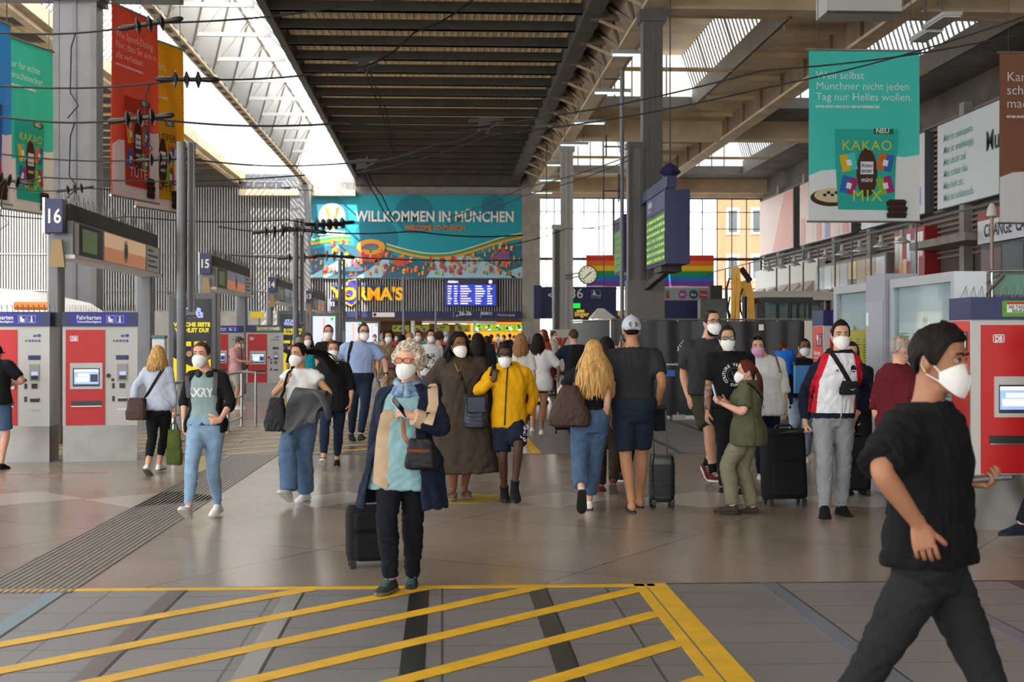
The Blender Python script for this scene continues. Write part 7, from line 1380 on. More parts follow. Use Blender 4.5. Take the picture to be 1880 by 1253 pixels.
# ---- 9 woman in the long dark dress
a = Person(848, 14.3, 1.71, yaw=6, hyaw=18, sex='f', girth=1.24, head=(842, 634, -.03), wr=(807, 745, .10), wl=(892, 768, .0), el=(.8, .6, 0), fr=(832, 897, -.06), fl=(852, 894, .06), feet_pitch=(0, 0), feet_yaw=(-8, 8), skin='80553c', seed=59, label='woman in long dark brown dress with big black hair and navy bag')
s9 = a.top(C('dress_brown', '443b32', .10), sleeve=.98, hem=.29, inf=.034, slinf=.040, sl_end=.060, name='dress', flare=lambda z: max(0, 1.05 - z) * .17, fold=.012, fs=16); a.shoes(leather_b, SD, 'slide'); a.mask(); h = a.hair_cap(None, th=.022, front=48, side=6, back=-44, burn=-4, rough=.006); a.strands(h, 90, .20, azr=(84, 276), w=.020, wav=.016, out=.03, off=.026, leave=-6); h.build('hair', HB, a.root, 60); a.brows(HB)
hb = bag('shoulder_bag', 'navy leather shoulder bag in front of the long brown dress', 'bag', at(873, 726, 14.0), (.24, .11, .32), mat('leather_navy', '1d2634', .4, 0, .1, 8, .1, 200), 6, flap=True); a.strap([s9], [(842, 682), (850, 700), (858, 730)], leather_k, .012, 'bag_strap', hb); a.strap([s9, a.bodyo], [(832, 655), (836, 670), (842, 684), (850, 668), (856, 655)], gold, .004, 'necklace', flat=.8, off=.004)
# ---- 10 boy in the yellow hoodie
a = Person(934, 14.1, 1.60, yaw=2, hyaw=-4, hpitch=6, girth=.92, head=(927, 652, -.03), wr=(908, 697, -.12), er=(-1, .1, -.9), dr=(.02, -.05, 1), nr=(.4, .9, 0), handr='hold', wl=(969, 765, .0), el=(.8, .7, 0), fr=(926, 902, .10), fl=(945, 893, -.22), feet_pitch=(0, -18), skin='513629', seed=61, label='boy in bright yellow hoodie and navy shorts raising one hand')
hm = C('hoodie_yellow', 'e0a40a', .06); hood = MB(); k = a.k
for r in (0, 1, 2): hood.tube([a.nk + Vector((math.sin(t)*(.105 + .012*r), .028 - math.cos(t)*(.075 + .016*r), .010 - .025*r + .030*(1 - math.cos(t))*.7))*k for t in np.linspace(R(18), R(342), 22)], .026*k, 10)
s10 = a.top(hm, sleeve=1.90, hem=.80, inf=lambda z: .038 if z > .86 else .036, slinf=.026, sl_end=.014, name='hoodie', fold=.011, fs=15, extra=[('mb', hood)], puff=lambda t: .014 * max(0, 1 - abs(t - 1.78) / .12)); a.strap([s10], [(932, 672), (929, 700), (927, 740), (925, 786)], black_m, .007, 'zipper', flat=.5)
mb = MB(); mb.tube([a.nk + Vector((math.sin(t)*.066, -math.cos(t)*.062, .004 - .014*math.cos(t)))*k for t in np.linspace(R(-70), R(70), 12)], .022*k, 8); mb.build('t_shirt', [C('lime', 'c2d81c')], a.root, 180)
sr = a.bottom(navyc, end=.84, inf=lambda t: .022 + .026*t, name='shorts', fold=.008); a.socks(wht, 1.90); a.shoes(shb, SB, 'high', lb, 1.15); a.mask(); a.hair_cap(HB, th=.010, front=44, side=16, back=-24, rough=.002); a.brows(HB); a.glasses(frm)
a.decal(sr, text_art('adidas', .115, bold=.006), 960, 806, wht, rot=84)
phone(a.l2w(a.wr[-1]) + Vector((-.015, .02, .085)), 'dark smartphone in the raised hand of the boy in yellow', d=(.25, 0, 1), n=(-.5, .8, 0), sc=.8)
# ---- 11 girl in the white t-shirt from behind
a = Person(991, 23.8, 1.71, yaw=174, hyaw=170, sex='f', head=(987, 626, 0), wr=(1025, 690, .20), er=(-.8, -.2, -1), handr='hold', wl=(972, 700, .1), fr=(994, 790, .2), fl=(977, 787, -.25), feet_pitch=(0, -35), skin='b98566', seed=67, label='girl in oversized white t-shirt and short shorts seen from behind')
a.top(wht, sleeve=.92, hem=.76, inf=.036, slinf=.034, sl_end=.045, fold=.010); a.bottom(blk, end=.42, inf=.012, name='shorts'); a.shoes(shw, SW); h = a.hair_cap(None, th=.014, back=-40); a.strands(h, 70, .26, azr=(55, 305), out=.035, w=.018, wav=.004); h.build('hair', HB, a.root, 60)
t = thing('luggage_trolley', 'small black suitcase trolley pushed by the girl in white', 'trolley', gnd(1033, 797)); mb = MB(); mb.rbox((-.13, -.1, .07), (.16, .12, .72), .03); mb.build('case_body', [C('case_black', '1b1b1d')], t); mb = MB()
for x in (-.09, .09): mb.tube([(x, .0, .7), (x, .0, 1.02)], .01, 6); 
mb.build('pull_rods', [chrome], t); mb = MB(); mb.rbox((-.10, -.06, 1.00), (.14, .1, 1.06), .02); mb.build('grip', [leather_b], t)
for x in (-.11, .13): mb = MB(); mb.lathe([(.035, -.012), (.035, .012)], (0, 0, 0), 12, 0, Matrix.Translation((x, 0, .035)) @ Matrix.Rotation(R(90), 4, 'Y')); mb.build('wheel', [rubber], t)
# ---- 12 man with backpack behind
a = Person(1055, 25, 1.80, yaw=184, head=(1053, 618, 0), wl=(1030, 684, .1), el=(.8, 0, -.5), wr=(1075, 690, 0), skin='d4a084', seed=71, label='man in navy t-shirt with black backpack seen from behind beside the trolley'); a.top(navyc, sleeve=.8, hem=.90, inf=.024, slinf=.024); a.bottom(djean); a.shoes(shb, SB); a.hair_cap(HBR, th=.010, back=-26, side=12); bag('backpack', 'black backpack on the man in the navy t-shirt', 'backpack', at(1060, 633, 24.78), (.34, .2, .50), C('pack_black', '1b1c20'), 184)
# ---- 13 long-haired blonde woman from behind
a = Person(1083, 13.2, 1.63, yaw=176, hyaw=176, sex='f', head=(1090, 648, .0), wl=(1052, 706, .28), el=(.9, -.2, -1), handl='hold', wr=(1112, 772, -.02), er=(-.1, 1, -.2), fl=(1068, 902, -.32), fr=(1081, 922, .22), feet_pitch=(0, -62), skin='dba98f', seed=73, label='woman with long straight blonde hair, black t-shirt and blue jeans from behind')
s13 = a.top(blk, sleeve=.62, hem=.96, inf=.014, slinf=.014); a.bottom(bjean, end=1.80, inf=lambda t: .018 + .012*t, waist=1.03, fold=.008); a.shoes(shw, SB); h = a.hair_cap(None, th=.018, back=-44, side=4); a.strands(h, 150, .47, azr=(40, 320), out=.062, w=.016, wav=.007, freq=5, spread=.012, back=.022); a.strands(h, 60, .44, azr=(90, 270), out=.07, w=.013, wav=.012, freq=7, spread=.03, back=.03, seed=3); h.build('hair', HBL, a.root, 60)
hb = bag('shoulder_bag', 'large slouchy brown shoulder bag on the long-haired blonde woman', 'bag', at(1046, 708, 13.05), (.40, .17, .38), leather_b, 176, taper=.62, soft=.05); a.strap([s13, a.bodyo], [(1060, 672), (1056, 690), (1056, 712)], mat('strap_maroon', '4a2a26', .5), .012, 'bag_strap', hb)
# ---- 14 tall man with the pale cap from behind
a = Person(1163, 13.3, 1.83, yaw=180, hyaw=178, girth=1.06, head=(1159, 607, .0), wr=(1209, 735, .0), er=(-.15, 1, -.1), handr='grip', nr=(.9, .2, 0), wl=(1122, 762, .06), el=(.2, 1, -.1), fl=(1160, 922, -.14), fr=(1175, 915, .26), skin='b17d5c', seed=79, label='tall man in grey cap, charcoal t-shirt and navy shorts from behind')
s14 = a.top(C('charcoal_tee', '2c2d31'), sleeve=.74, hem=.965, inf=.018, slinf=.020, sl_end=.026, fold=.009, fs=17); a.bottom(C('shorts_navy', '1f2738', .10), end=.84, inf=lambda t: .016 + .014*t, waist=1.02, name='shorts', fold=.008); a.shoes(leather_k, SB, 'slide'); a.hair_cap(HB, th=.008, back=-30, side=8); cp = cap_hat(a, C('cap_grey', 'b9bec8', .05), back=True)
mb = MB()
for sx in (-1, 1): mb.tube([(sx*.006 + .02*math.sin(t)*sx + .012*sx, .018*math.cos(t)) + (0,) for t in np.linspace(-.2, PI + .2, 9)], .005, 5)
mb.tube([(-.03, 0, 0), (.03, 0, 0)], .005, 5); v = [(p[0], p[1]) for p in mb.v]; a.decal(cp, (v, mb.f), 1160, 596, black_m, 'emblem')
suitcase('black ribbed hard-shell cabin suitcase beside the man in the grey cap', gnd(1218, 934) + Vector((0, .1, 0)), .225, .20, .50, mat('shell_black', '141416', .35), 2, handle_top=a.l2w(a.wr[-1] + Vector((0, .02, -.08))), ribs=True)
bag('wash_bag', 'small black bag hanging by the suitcase handle of the capped man', 'bag', at(1211, 745, 13.5), (.14, .09, .24), C('pack_black', '1b1c20'), 0)
# ---- 15 two people mostly hidden behind the blonde woman and the capped man
a = Person(1112, 14.9, 1.66, yaw=168, sex='f', head=(1113, 640, 0), fl=(1104, 892, .1), fr=(1126, 884, -.2), feet_pitch=(-40, 0), skin='a8765a', seed=83, label='black-haired person in brown trousers and maroon shoes between two others'); a.top(blk, sleeve=.8, hem=.9, inf=.02); a.bottom(C('trousers_brown', '33261f', .12), inf=.022); a.shoes(C('shoe_maroon', '5e1d26'), SD); h = a.hair_cap(None, th=.016, back=-40); a.strands(h, 60, .2, azr=(50, 310), out=.02); h.build('hair', HB, a.root, 60)
a = Person(1152, 16.2, 1.64, yaw=6, wr=(1139, 640, -.05), er=(-1, 0, -1), dr=(.1, 0, 1), handr='grip', head=(1153, 640, 0), fl=(1150, 880, 0), skin='c99478', seed=89, label='person in white shirt phoning behind the man in the grey cap'); a.top(wht, sleeve=1.7, hem=.86, inf=.024); a.bottom(blk); a.shoes(shb, SW); a.hair_cap(HB); phone(a.l2w(a.wr[-1]) + Vector((0, -.03, .09)), 'dark phone held to the ear behind the grey cap', n=(1, 0, 0))
# ---- 16 bearded man in charcoal polo
a = Person(1298, 15.8, 1.92, yaw=10, hyaw=16, girth=1.10, head=(1307, 592, -.04), wr=(1264, 730, -.06), er=(-.35, .9, -.1), wl=(1345, 730, .1), fr=(1309, 868, -.25), fl=(1298, 852, .30), feet_pitch=(4, -30), skin='d2a084', seed=97, label='tall bearded man in charcoal polo shirt and olive shorts')
pc = C('polo_charcoal', '37383c'); a.top(pc, sleeve=.80, hem=.90, inf=.028, slinf=.026, sl_end=.034, fold=.009); collar(a, pc, .066); a.bottom(C('cargo_olive', '3b3a2c', .15), end=.90, inf=lambda t: .02 + .026*t, name='shorts'); a.socks(blk, 1.78); a.shoes(C('shoe_maroon', '5e1d26'), SW, laces=lw); a.mask(valve=False); a.glasses(frm); a.hair_cap(HK, th=.008, front=52, side=14, back=-26); a.brows(HK)
mb = MB(); mb.loft([[a.HM @ Vector((p[0], -.028 + p[1], z)) for p in sell(w_, d_, d_*.8, 2.2, 18)] for z, w_, d_ in ((-.142, .030, .040), (-.128, .052, .066), (-.105, .058, .070), (-.07, .064, .066), (-.04, .068, .06))]); mb.build('beard', HK, a.root, 180)
# ---- 17 man with sunglasses and tattooed arm
a = Person(1341, 14.8, 1.77, yaw=2, hyaw=-4, girth=1.04, head=(1335, 622, -.03), wr=(1297, 768, -.02), er=(-.4, .9, -.1), wl=(1376, 762, .1), fr=(1328, 900, .1), fl=(1354, 902, 0), skin='c89a80', seed=101, label='man in black Versace t-shirt with sunglasses and tattooed arm')
s17 = a.top(blk, sleeve=.80, hem=.88, inf=.024, slinf=.026, sl_end=.032, fold=.008); a.bottom(C('black_jean', '1c1d22'), inf=.014); a.shoes(shb, SB); a.mask(); a.glasses(frm, lens_k, .019, 'sunglasses'); a.hair_cap(HK, th=.012, front=50, side=14, back=-28, top=.012)
tat = mat('tattoo_ink', 'c0917a', .6, 0, .8, 26, c2='2c2c30'); p, r = a.limb('arm', -1, .74, 1.96, .0025, 16); mb = MB(); mb.tube(p, r, 14); mb.build('tattoo_sleeve', [tat], a.bodyo, 180)
a.decal(s17, ring_text('VERSACE JEANS COUTURE ', .105, .044), 1343, 688, wht, 'shirt_lettering'); rv = [(.075*math.cos(t)*q, .075*math.sin(t)*q) for q in (1, .9) for t in np.linspace(0, 2*PI, 25)[:-1]]; a.decal(s17, (rv, [[i, (i+1) % 24, 24 + (i+1) % 24, 24 + i] for i in range(24)]), 1343, 688, C('print_grey', '5a5c60'), 'shirt_ring'); a.decal(s17, text_art('V', .11, bold=.002), 1343, 688, C('print_grey', '5a5c60'), 'shirt_emblem')
# ---- 18 short woman in olive with auburn ponytail, side on
a = Person(1372, 13.0, 1.47, yaw=-112, hyaw=-98, sex='f', girth=1.30, head=(1370, 682, .0), wl=(1327, 742, -.12), el=(.4, .5, -1), handl='hold', dl=(.1, -1, .25), nl=(-.3, 0, 1), wr=(1335, 740, .2), fl=(1345, 927, -.05), fr=(1382, 930, .05), feet_yaw=(10, 0), skin='d6a088', seed=103, label='short woman in olive t-shirt and sage trousers facing left with a phone')
s18 = a.top(C('olive_tee', '54573f', .10), sleeve=.78, hem=.76, inf=.026, slinf=.020, sl_end=.030, fold=.010); a.bottom(C('sage_trousers', '77765f', .10), inf=lambda t: .016 + .008*t, fold=.010); a.shoes(C('shoe_taupe', '3a332f'), SB); a.mask(); a.hair_cap(HAU, th=.014, front=46, side=8, back=-44); a.brows(HAU); mb = MB(); g = random.Random(18)
for i in range(60):
    p0 = a.HM @ Vector((g.uniform(-.02, .02), .10, .03 + g.uniform(-.02, .02))); sp = g.uniform(-.07, .07); y2 = g.uniform(.0, .07); mb.tube([p0 + (Vector((sp*t, .035*math.sin(t*3.0) + y2*t, .02*math.sin(t*PI) - .34*t*g.uniform(.9, 1.05))) * a.k) for t in np.linspace(0, 1, 9)], [.011, .015, .017, .017, .016, .014, .012, .009, .003], 5, flat=.5)
mb.build('ponytail', HAU, a.root, 60); a.strap([s18], [(1363, 703), (1378, 712), (1398, 735), (1402, 750)], leather_k, .012, 'bag_strap')
phone(at(1313, 722, 12.9), 'pale blue smartphone held up by the short woman in olive', d=(-.25, .1, 1), n=(-1, .3, 0), c='a8b8cc', glowc='b8c8e0', sc=1.15)
# ---- 19 woman with pink mask
a = Person(1407, 16.3, 1.68, yaw=-6, hyaw=-10, sex='f', girth=1.05, head=(1391, 637, -.05), wl=(1447, 772, -.02), el=(.8, .6, 0), wr=(1378, 765, 0), fr=(1396, 880, 0), fl=(1410, 872, .2), skin='d4a088', seed=107, label='woman in loose white shirt wearing a pink mask')
s19 = a.top(C('shirt_white', 'dcdde0'), sleeve=1.32, hem=.76, inf=.034, slinf=.034, sl_end=.036, fold=.011); collar(a, C('shirt_white', 'dcdde0')); a.bottom(C('trousers_navy', '1a1f30'), inf=.014); a.shoes(shw, SW); a.mask('d8a0c4'); a.hair_cap(HK, th=.013, front=46, side=12, back=-42); a.brows(HK); bun(a, HK)
mb = MB()
for q in (-1, 1): mb.ball((0, 0, 0), (.030, .006, .022), 12, 8, 1, a.HM @ Matrix.Translation((q*.034, -.078, .096)) @ Matrix.Rotation(R(-35), 4, 'X'))
mb.tube([a.HM @ Vector((-.07, -.03, .08)), a.HM @ Vector((0, -.088, .098)), a.HM @ Vector((.07, -.03, .08))], .004, 6); mb.build('sunglasses', [frm, lens_k], a.root); a.strap([s19], [(1418, 645), (1424, 660), (1428, 685)], mat('strap_tan', '7a5238', .5), .014, 'bag_strap')
# ---- 20, 21 man carrying a child, blue box
a = Person(1468, 18.5, 1.63, yaw=-4, head=(1477, 638, -.02), wr=(1449, 688, -.24), er=(-1, .2, -.8), dr=(.95, -.1, .1), handr='hold', wl=(1492, 720, -.15), fr=(1456, 815, 0), skin='7d553f', seed=109, label='man in dark shirt and pale jeans carrying a child in blue'); a.top(C('brown_black', '241c1b'), sleeve=.8, hem=.88, inf=.024); a.bottom(C('pale_denim', '8fa4bb', .1), inf=.03); a.shoes(shw, SW); a.mask(); a.hair_cap(HB, th=.008, front=50, side=16, back=-22); a.brows(HB)
a = Person(1440, 18.2, .98, yaw=150, hyaw=110, hscale=1.22, head=(1437, 640, 0), z0=.66, wr=(1458, 680, .1), wl=(1428, 690, .1), fr=(1452, 745, .15), fl=(1432, 745, -.05), knee=(0, -1, .3), skin='c08f72', seed=113, label='small child in bright blue t-shirt carried on an arm'); a.top(C('child_blue', '1c66c4'), sleeve=.8, hem=.88, inf=.022); a.bottom(djean, inf=.016); a.shoes(shb, SW); a.hair_cap(HBR, th=.012, back=-36)
solo(MB().rbox((-.115, -.04, -.18), (.115, .04, .18), .012), 'document_box', [mat('box_blue', '3f86c4', .45)], 'flat bright blue document box held beside the striped jacket', 'box', loc=at(1474, 697, 18.05))
# ---- 22 young man in the white, red and navy track jacket
a = Person(1530, 12.9, 1.80, yaw=-6, hyaw=-4, hpitch=3, girth=.97, head=(1543, 615, -.03), neck=(1540, 668, .02), wr=(1478, 776, .14), er=(-.35, .9, -.1), handr='grip', wl=(1574, 760, .16), fr=(1514, 934, -.10), fl=(1545, 935, .05), feet_yaw=(-8, 10), skin='cf9f84', seed=127, label='young man in white, red and navy track jacket and grey joggers')
tm = [C('track_white', 'dadbe0'), C('track_red', 'c01c2a'), C('track_navy', '161c30')]
def trk(x, y, z, P=a):
    k = P.k; zz = z / k; c = P.cen(z); dx = abs(x - c.x) / k
    if zz < .915 or zz > 1.445: return 2
    lim = .165 - .25 * max(0, zz - 1.20) 
    return 0 if dx < lim else (1 if dx < lim + .058 - .012 * (zz < 1.1) else 2)
s22 = a.top(tm[0], sleeve=1.90, hem=.87, inf=lambda z: .032 if z > .92 else .030, slinf=.030, sl_end=.014, name='track_jacket', matfn=trk, mats=tm, fold=.010, vox=.0075); a.strap([s22], [(1541, 668), (1539, 700), (1537, 740), (1536, 772)], C('zip_white', 'c8cad0'), .006, 'zipper', flat=.5); collar(a, tm[2], .064, .04, 20)
a.bottom(C('jogger_grey', '8e9093', .08), inf=lambda t: .020 - .002*max(0, t - 1.3), waist=1.0, fold=.011); a.shoes(shb, SB, 'high', lb, 1.2); a.mask(); a.hair_cap(HB, th=.010, front=46, side=16, back=-24, top=.014, fade=.2); a.brows(HB); a.decal(s22, ([(.028*math.cos(t), .034*math.sin(t)) for t in np.linspace(0, 2*PI, 17)[:-1]], [list(range(16))]), 1560, 677, tm[2], 'crest'); a.decal(s22, text_art('PARIS', .014, bold=.001), 1560, 680, wht, 'crest_lettering', off=.007); a.decal(s22, ([(-.014, -.016), (-.004, -.006), (-.018, .002), (0, .004), (.003, .016), (.009, .002), (.018, -.003), (.006, -.005), (.012, -.018), (.0, -.008)], [list(range(10))]), 1530, 680, black_m, 'chest_emblem')
hb = bag('crossbody_bag', 'black crossbody belt bag on the track jacket', 'bag', at(1560, 700, 12.68), (.20, .08, .125), C('pack_black', '1b1c20'), -8); a.strap([s22], [(1520, 641), (1532, 665), (1545, 690), (1556, 706)], C('pack_black', '1b1c20'), .022, 'bag_strap', hb); mb = MB(); M = frame_xz((.02, -.05, -.075)); mb.add([M @ Vector(p) for p in ((-.025, .008, 0), (-.006, -.010, 0), (.03, .012, 0), (-.006, -.002, 0))], [(0, 1, 2, 3)]); mb.build('swoosh', [wht], hb, 0)
suitcase('large soft black suitcase pulled by the man in the track jacket', gnd(1450, 932) + Vector((0, .2, 0)), .42, .26, .74, C('case_black', '1b1b1d'), 6, handle_top=a.l2w(a.wr[-1] + (a.wr[-1] - a.el[-1]).normalized() * .08), tilt=-7, hm=black_m)
# ---- 23 woman behind him with her own suitcase
a = Person(1570, 14.7, 1.60, yaw=-2, sex='f', head=(1562, 648, 0), wl=(1583, 785, -.05), el=(.6, .6, 0), handl='grip', skin='c99478', seed=131, label='dark-haired woman in black t-shirt hidden behind the track jacket'); a.top(blk, sleeve=.8, hem=.9, inf=.022, slinf=.026); a.bottom(blk); a.shoes(shb, SB); h = a.hair_cap(None, th=.016, back=-40); a.strands(h, 60, .28, azr=(60, 300), out=.0); h.build('hair', HK, a.root, 60)
suitcase('black suitcase pulled by the woman behind the track jacket', gnd(1578, 914) + Vector((0, .15, 0)), .30, .22, .60, C('case_black2', '202024'), -4, handle_top=a.l2w(a.wr[1] + Vector((0, 0, -.08))), tilt=-6, hm=black_m)
# ---- 24 man in the maroon polo, side on
a = Person(1652, 12.0, 1.67, yaw=112, hyaw=100, girth=1.14, head=(1654, 641, .0), neck=(1648, 694, .03), wr=(1672, 778, .0), wl=(1660, 770, .1), skin='d09c86', seed=137, label='grey-haired man in maroon polo shirt seen from the side'); mp = C('polo_maroon', '5c1420', .08); a.top(mp, sleeve=.85, hem=.88, inf=.030, slinf=.028, sl_end=.036, fold=.010); collar(a, mp, .066); a.bottom(C('ink', '16181f'), inf=.02); a.shoes(shb, SB); a.mask(); a.hair_cap(HG, th=.007, front=58, side=16, back=-26); a.brows(HG); a.glasses(frm)
# ---- 25 person at the right edge, only a shoe and trouser leg in view
a = Person(1945, 11.3, 1.75, yaw=-78, fl=(1873, 966, -.05), fr=(1950, 968, .12), knee=(-.1, -1, 0), skin='c99478', seed=139, label='person in dark trousers mostly beyond the right edge, one shoe showing'); a.top(char, sleeve=.8, hem=.9, inf=.02); a.bottom(C('ink', '16181f'), inf=.018); a.shoes(C('shoe_navy', '1c2434'), SB); a.hair_cap(HK); a.mask()
# ---- 26 man using the ticket machine at the left edge
a = Person(-8, 17.9, 1.62, yaw=168, wr=(27, 704, .12), er=(-1, .2, -.6), handr='hold', wl=(-38, 715, 0), head=(-8, 650, .02), skin='d09c86', seed=149, girth=1.08, label='man in black t-shirt and denim shorts using the leftmost ticket machine'); a.top(blk, sleeve=.78, hem=.86, inf=.028, slinf=.026); a.bottom(bjean, end=.9, inf=.028, name='shorts'); a.shoes(shb, SB); a.hair_cap(HK, th=.008, back=-26); cap_hat(a, blk)
# ---- 27 man in pink shirt with camera, 28 woman with backpack by the train
a = Person(435, 33, 1.69, yaw=62, hyaw=70, hpitch=14, head=(440, 629, -.02), wr=(456, 664, -.2), er=(-.5, .6, -.6), wl=(458, 668, -.05), handr='hold', skin='d4a084', seed=151, label='man in pink patterned shirt and pale shorts by the distant machine'); a.top(mat('pink_print', 'd88c94', .9, 0, .5, 40, c2='e8c0c0'), sleeve=.8, hem=.86, inf=.028, slinf=.030); a.bottom(C('shorts_stone', 'b9b4ac'), end=.85, inf=.03, name='shorts'); a.shoes(shw, SW); a.mask(); a.hair_cap(HBR, th=.014, side=16)
t = thing('camera', 'black photo camera hanging from the man in the pink shirt', 'camera', at(450, 674, 32.8)); mb = MB(); mb.rbox((-.07, -.03, -.05), (.07, .03, .05), .015); mb.build('camera_body', [black_m], t); mb = MB(); mb.lathe([(.035, 0), (.038, .09), (.03, .09)], (0, 0, 0), 12, 0, Matrix.Rotation(R(90), 4, 'X')); mb.build('lens', [black_m], t); mb = MB(); mb.tube([(-.06, 0, .04), (-.1, .05, .5), (-.12, .1, .55)], .012, 6); mb.build('neck_strap', [black_m], t)
a = Person(232, 31, 1.82, yaw=150, sex='f', head=(233, 614, 0), skin='d4a084', seed=157, far=0, label='fair woman in magenta top with black backpack beside the train'); a.top(C('magenta', 'a0327c'), sleeve=.7, hem=.9, inf=.02); a.bottom(blk); a.shoes(shb, SB); a.hair_cap(HBL, th=.016); bun(a, HBL, (0, .10, .05), .04); bag('backpack', 'black backpack on the fair woman beside the train', 'backpack', at(221, 630, 30.8), (.36, .22, .5), C('pack_black', '1b1c20'), 150)
# ---- the crowd further back
leop = mat('leopard_print', 'a08468', .9, 0, .6, 26, c2='3a2c22')
def extra(px, Y, top_py, label, yaw=0, sex='m', top='black', tc=None, hair=None, style='short', mask=True, legs=None, hem=.88, sleeve=.8, skin='cf9c82', seed=0, pack=None, tm=None, sk=None, girth=1.0):
    H = EYE + (HZ - top_py) * Y / FPX - .008
    a = Person(px, Y, H, yaw=yaw, sex=sex, seed=200 + int(px), far=2 if Y > 30 else 1, skin=skin, label=label, girth=girth, fr=(px - 4, HZ + (EYE - .08) * FPX / Y, -.15), fl=(px + 4, HZ + (EYE - .08) * FPX / Y, .2))
    a.top(tm or C(top, tc or '1a1a1c'), sleeve=sleeve, hem=hem, inf=.026, slinf=.022, flare=(lambda z: max(0, 1 - z) * .12) if hem < .6 else None, name='dress' if hem < .6 else 'shirt'); a.bottom(legs or djean, inf=.014)
    a.shoes(shb, SB); hr = hair or HK
    if mask and abs(yaw) < 100: a.mask()
    if style == 'short': a.hair_cap(hr, th=.012)
    elif style == 'long': h = a.hair_cap(None, th=.016, back=-40); a.strands(h, 44, .27, azr=(55, 305), out=.03, w=.022); h.build('hair', hr, a.root, 60)
    elif style == 'curly': a.hair_cap(hr, th=.02); mb = MB(); a.curls(mb, 110, r=.018, off=.022, fr=.009, skip=lambda az, e: abs(az) < 60 and e < 40); mb.build('curls', hr, a.root, 180)
    elif style == 'cap': a.hair_cap(hr, th=.008); cap_hat(a, C('cap_pale', 'aeb4bc'))
    if pack: bag('backpack', pack, 'backpack', at(px, 632, Y - .22 if abs(yaw) > 90 else Y + .22), (.34, .2, .5), C('pack_black', '1b1c20'), yaw)
    return a
extra(565, 27, 612, 'brown-haired woman in turquoise top behind the black polo', 6, 'f', 'turquoise', '1fa0b4', HBR, 'long')
extra(549, 30, 619, 'grey-haired person in dark clothes behind the blowing ponytail', 175, 'm', 'black', None, HG)
extra(703, 34, 612, 'grey-haired person in mustard shirt seen from behind', 178, 'm', 'mustard', 'a87428', HG)
extra(713, 29, 607, 'dark-haired woman in leopard print top with maroon bag', 2, 'f', tm=leop, hair=HK, style='curly', legs=C('beige_trousers', 'a89c88'), hem=.78); bag('shoulder_bag', 'maroon bag carried by the woman in leopard print', 'bag', at(722, 655, 28.8), (.26, .1, .24), mat('leather_maroon', '5a2430', .4), 0)
extra(738, 37, 615, 'black-clad woman with dark bun of hair right of the leopard print', 170, 'f', 'black', None, HB, 'long')
extra(752, 40, 611, 'fair-haired woman in white top deep in the crowd', 0, 'f', 'white', 'e2e2e4', HBL, 'curly')
extra(768, 33, 607, 'black-haired man in pink-red shirt wearing glasses and mask', 0, 'm', 'rose', 'c8505c', HB)
a = extra(790, 28, 605, 'man in white t-shirt with black print, left of the brown dress', 14, 'm', 'white', 'e2e2e4', HB, legs=C('shorts_slate', '4a4e5c'), hem=.86); tr = [o for o in a.root.children if o.name.startswith('shirt')][0]; a.decal(tr, scatter_art(5, 46, .085, .17, .022), 789, 666, black_m, 'shirt_print')
extra(806, 31, 609, 'curly brown-haired man in dark t-shirt seen from behind', 178, 'm', 'slate', '30343c', HBR, 'curly')
extra(819, 37, 609, 'person in pale cap and red top at the edge of the black hair', 0, 'm', 'red_top', 'b03a3a', HK, 'cap')
extra(877, 20.5, 612, 'black-haired person in black behind the long brown dress', 172, 'f', 'black', None, HB, 'long', hem=.5)
extra(894, 24, 617, 'person in green top with black backpack seen from behind', 176, 'm', 'green_top', '1c8a48', HK, pack='black backpack on the person in the green top')
extra(956, 21.5, 613, 'woman with long light brown hair and white top behind the yellow hoodie', 174, 'f', 'cream', 'd8d4cc', hairm('light_brown', '8f6840'), 'long', legs=blk)
extra(966, 28, 615, 'man in light blue shirt with black backpack left of the girl in white', 176, 'm', 'shirt_blue2', '8aa4d4', HG, sleeve=1.7, pack='black backpack on the man in the light blue long-sleeved shirt')
extra(958, 36, 612, 'man in black seen from behind above the long light brown hair', 178, 'm', 'black', None, HB)
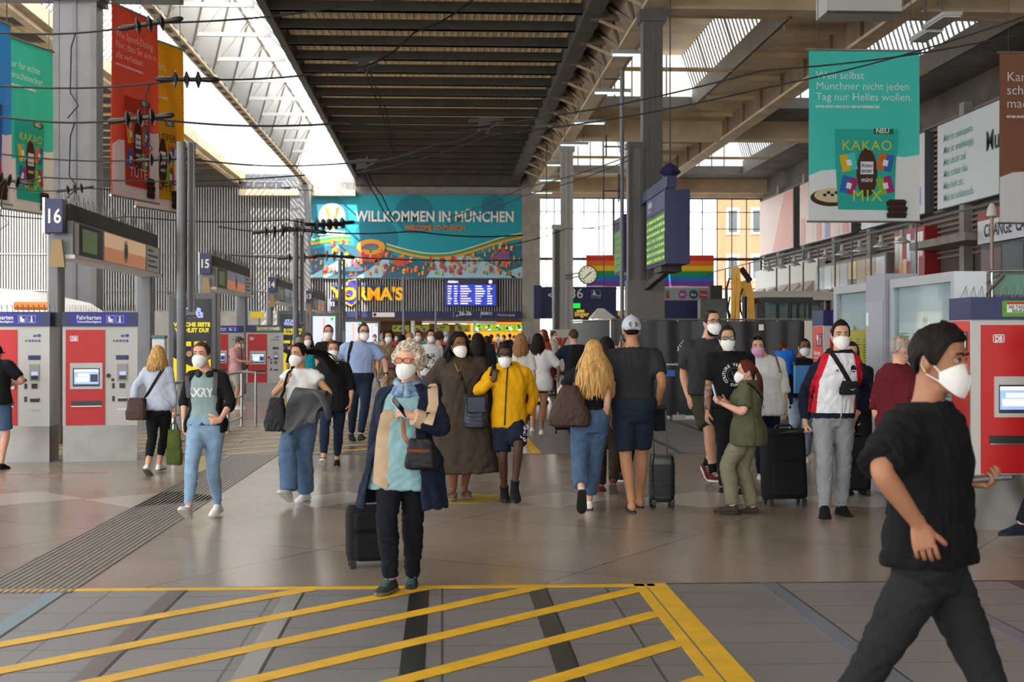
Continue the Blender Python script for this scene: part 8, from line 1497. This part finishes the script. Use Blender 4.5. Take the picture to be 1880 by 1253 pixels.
extra(998, 35, 605, 'red-haired woman in rust dress facing left behind the girl in white', -60, 'f', 'rust', '9a3a22', hairm('red', '7a3a1c'), 'long', hem=.4)
extra(1016, 40, 608, 'man in white shirt holding flowers by the stall panel', 50, 'm', 'white', 'e2e2e4', HBR)
t = thing('bouquet', 'red lily bouquet held by the man in the white shirt', 'flowers', at(1031, 629, 39.5)); mb = MB()
for i in range(7): mb.tube([(0, 0, -.2), (.12*math.cos(i*.9), .12*math.sin(i*.9), .1), (.22*math.cos(i*.9), .2*math.sin(i*.9), .14)], [.012, .03, .006], 5)
mb.build('petals', [mat('lily_red', 'b03a2a', .6)], t); mb = MB(); mb.lathe([(.03, -.42), (.09, -.1), (.06, -.1)], (0, 0, 0), 10); mb.build('wrapper', [mat('wrap_yellow', 'e0b84a', .5)], t)
far = [(846, 62, 616, 'white', 'd8d4d0', HK, 0), (862, 70, 614, 'black', None, HK, 180), (902, 58, 614, 'orange_top', 'c86a3c', HBR, 170), (914, 66, 613, 'white', 'e2e2e4', HK, 4), (925, 60, 615, 'black', None, HB, -40), (936, 72, 613, 'black', None, HB, 178), (944, 64, 616, 'slate', '30343c', HBR, 30), (882, 75, 613, 'mustard', 'a87428', HK, 180), (728, 62, 615, 'red_top', 'b03a3a', HK, 0), (782, 66, 615, 'turquoise', '1fa0b4', HBR, 176), (830, 74, 614, 'shirt_blue2', '8aa4d4', HK, 0), (688, 60, 614, 'white', 'e2e2e4', HBR, 8)]
fl_ = ['in pale top left of the green menu boards', 'in black under the first green menu board', 'in orange between the green top and yellow hoodie', 'in white under the middle green menu boards', 'in black turned aside above the yellow hoodie', 'in black seen from behind under the last green boards', 'in slate grey at the right end of the food counter', 'in mustard behind the black-haired person in black', 'in red far behind the leopard print woman', 'in turquoise far behind the white printed t-shirt', 'in blue far behind the pale cap', 'in white far behind the light blue shirt']
for (px, Y, ty, tn, tc, hr, yw), l in zip(far, fl_): extra(px, Y, ty, 'tiny distant person ' + l, yw, 'm', tn, tc, hr)
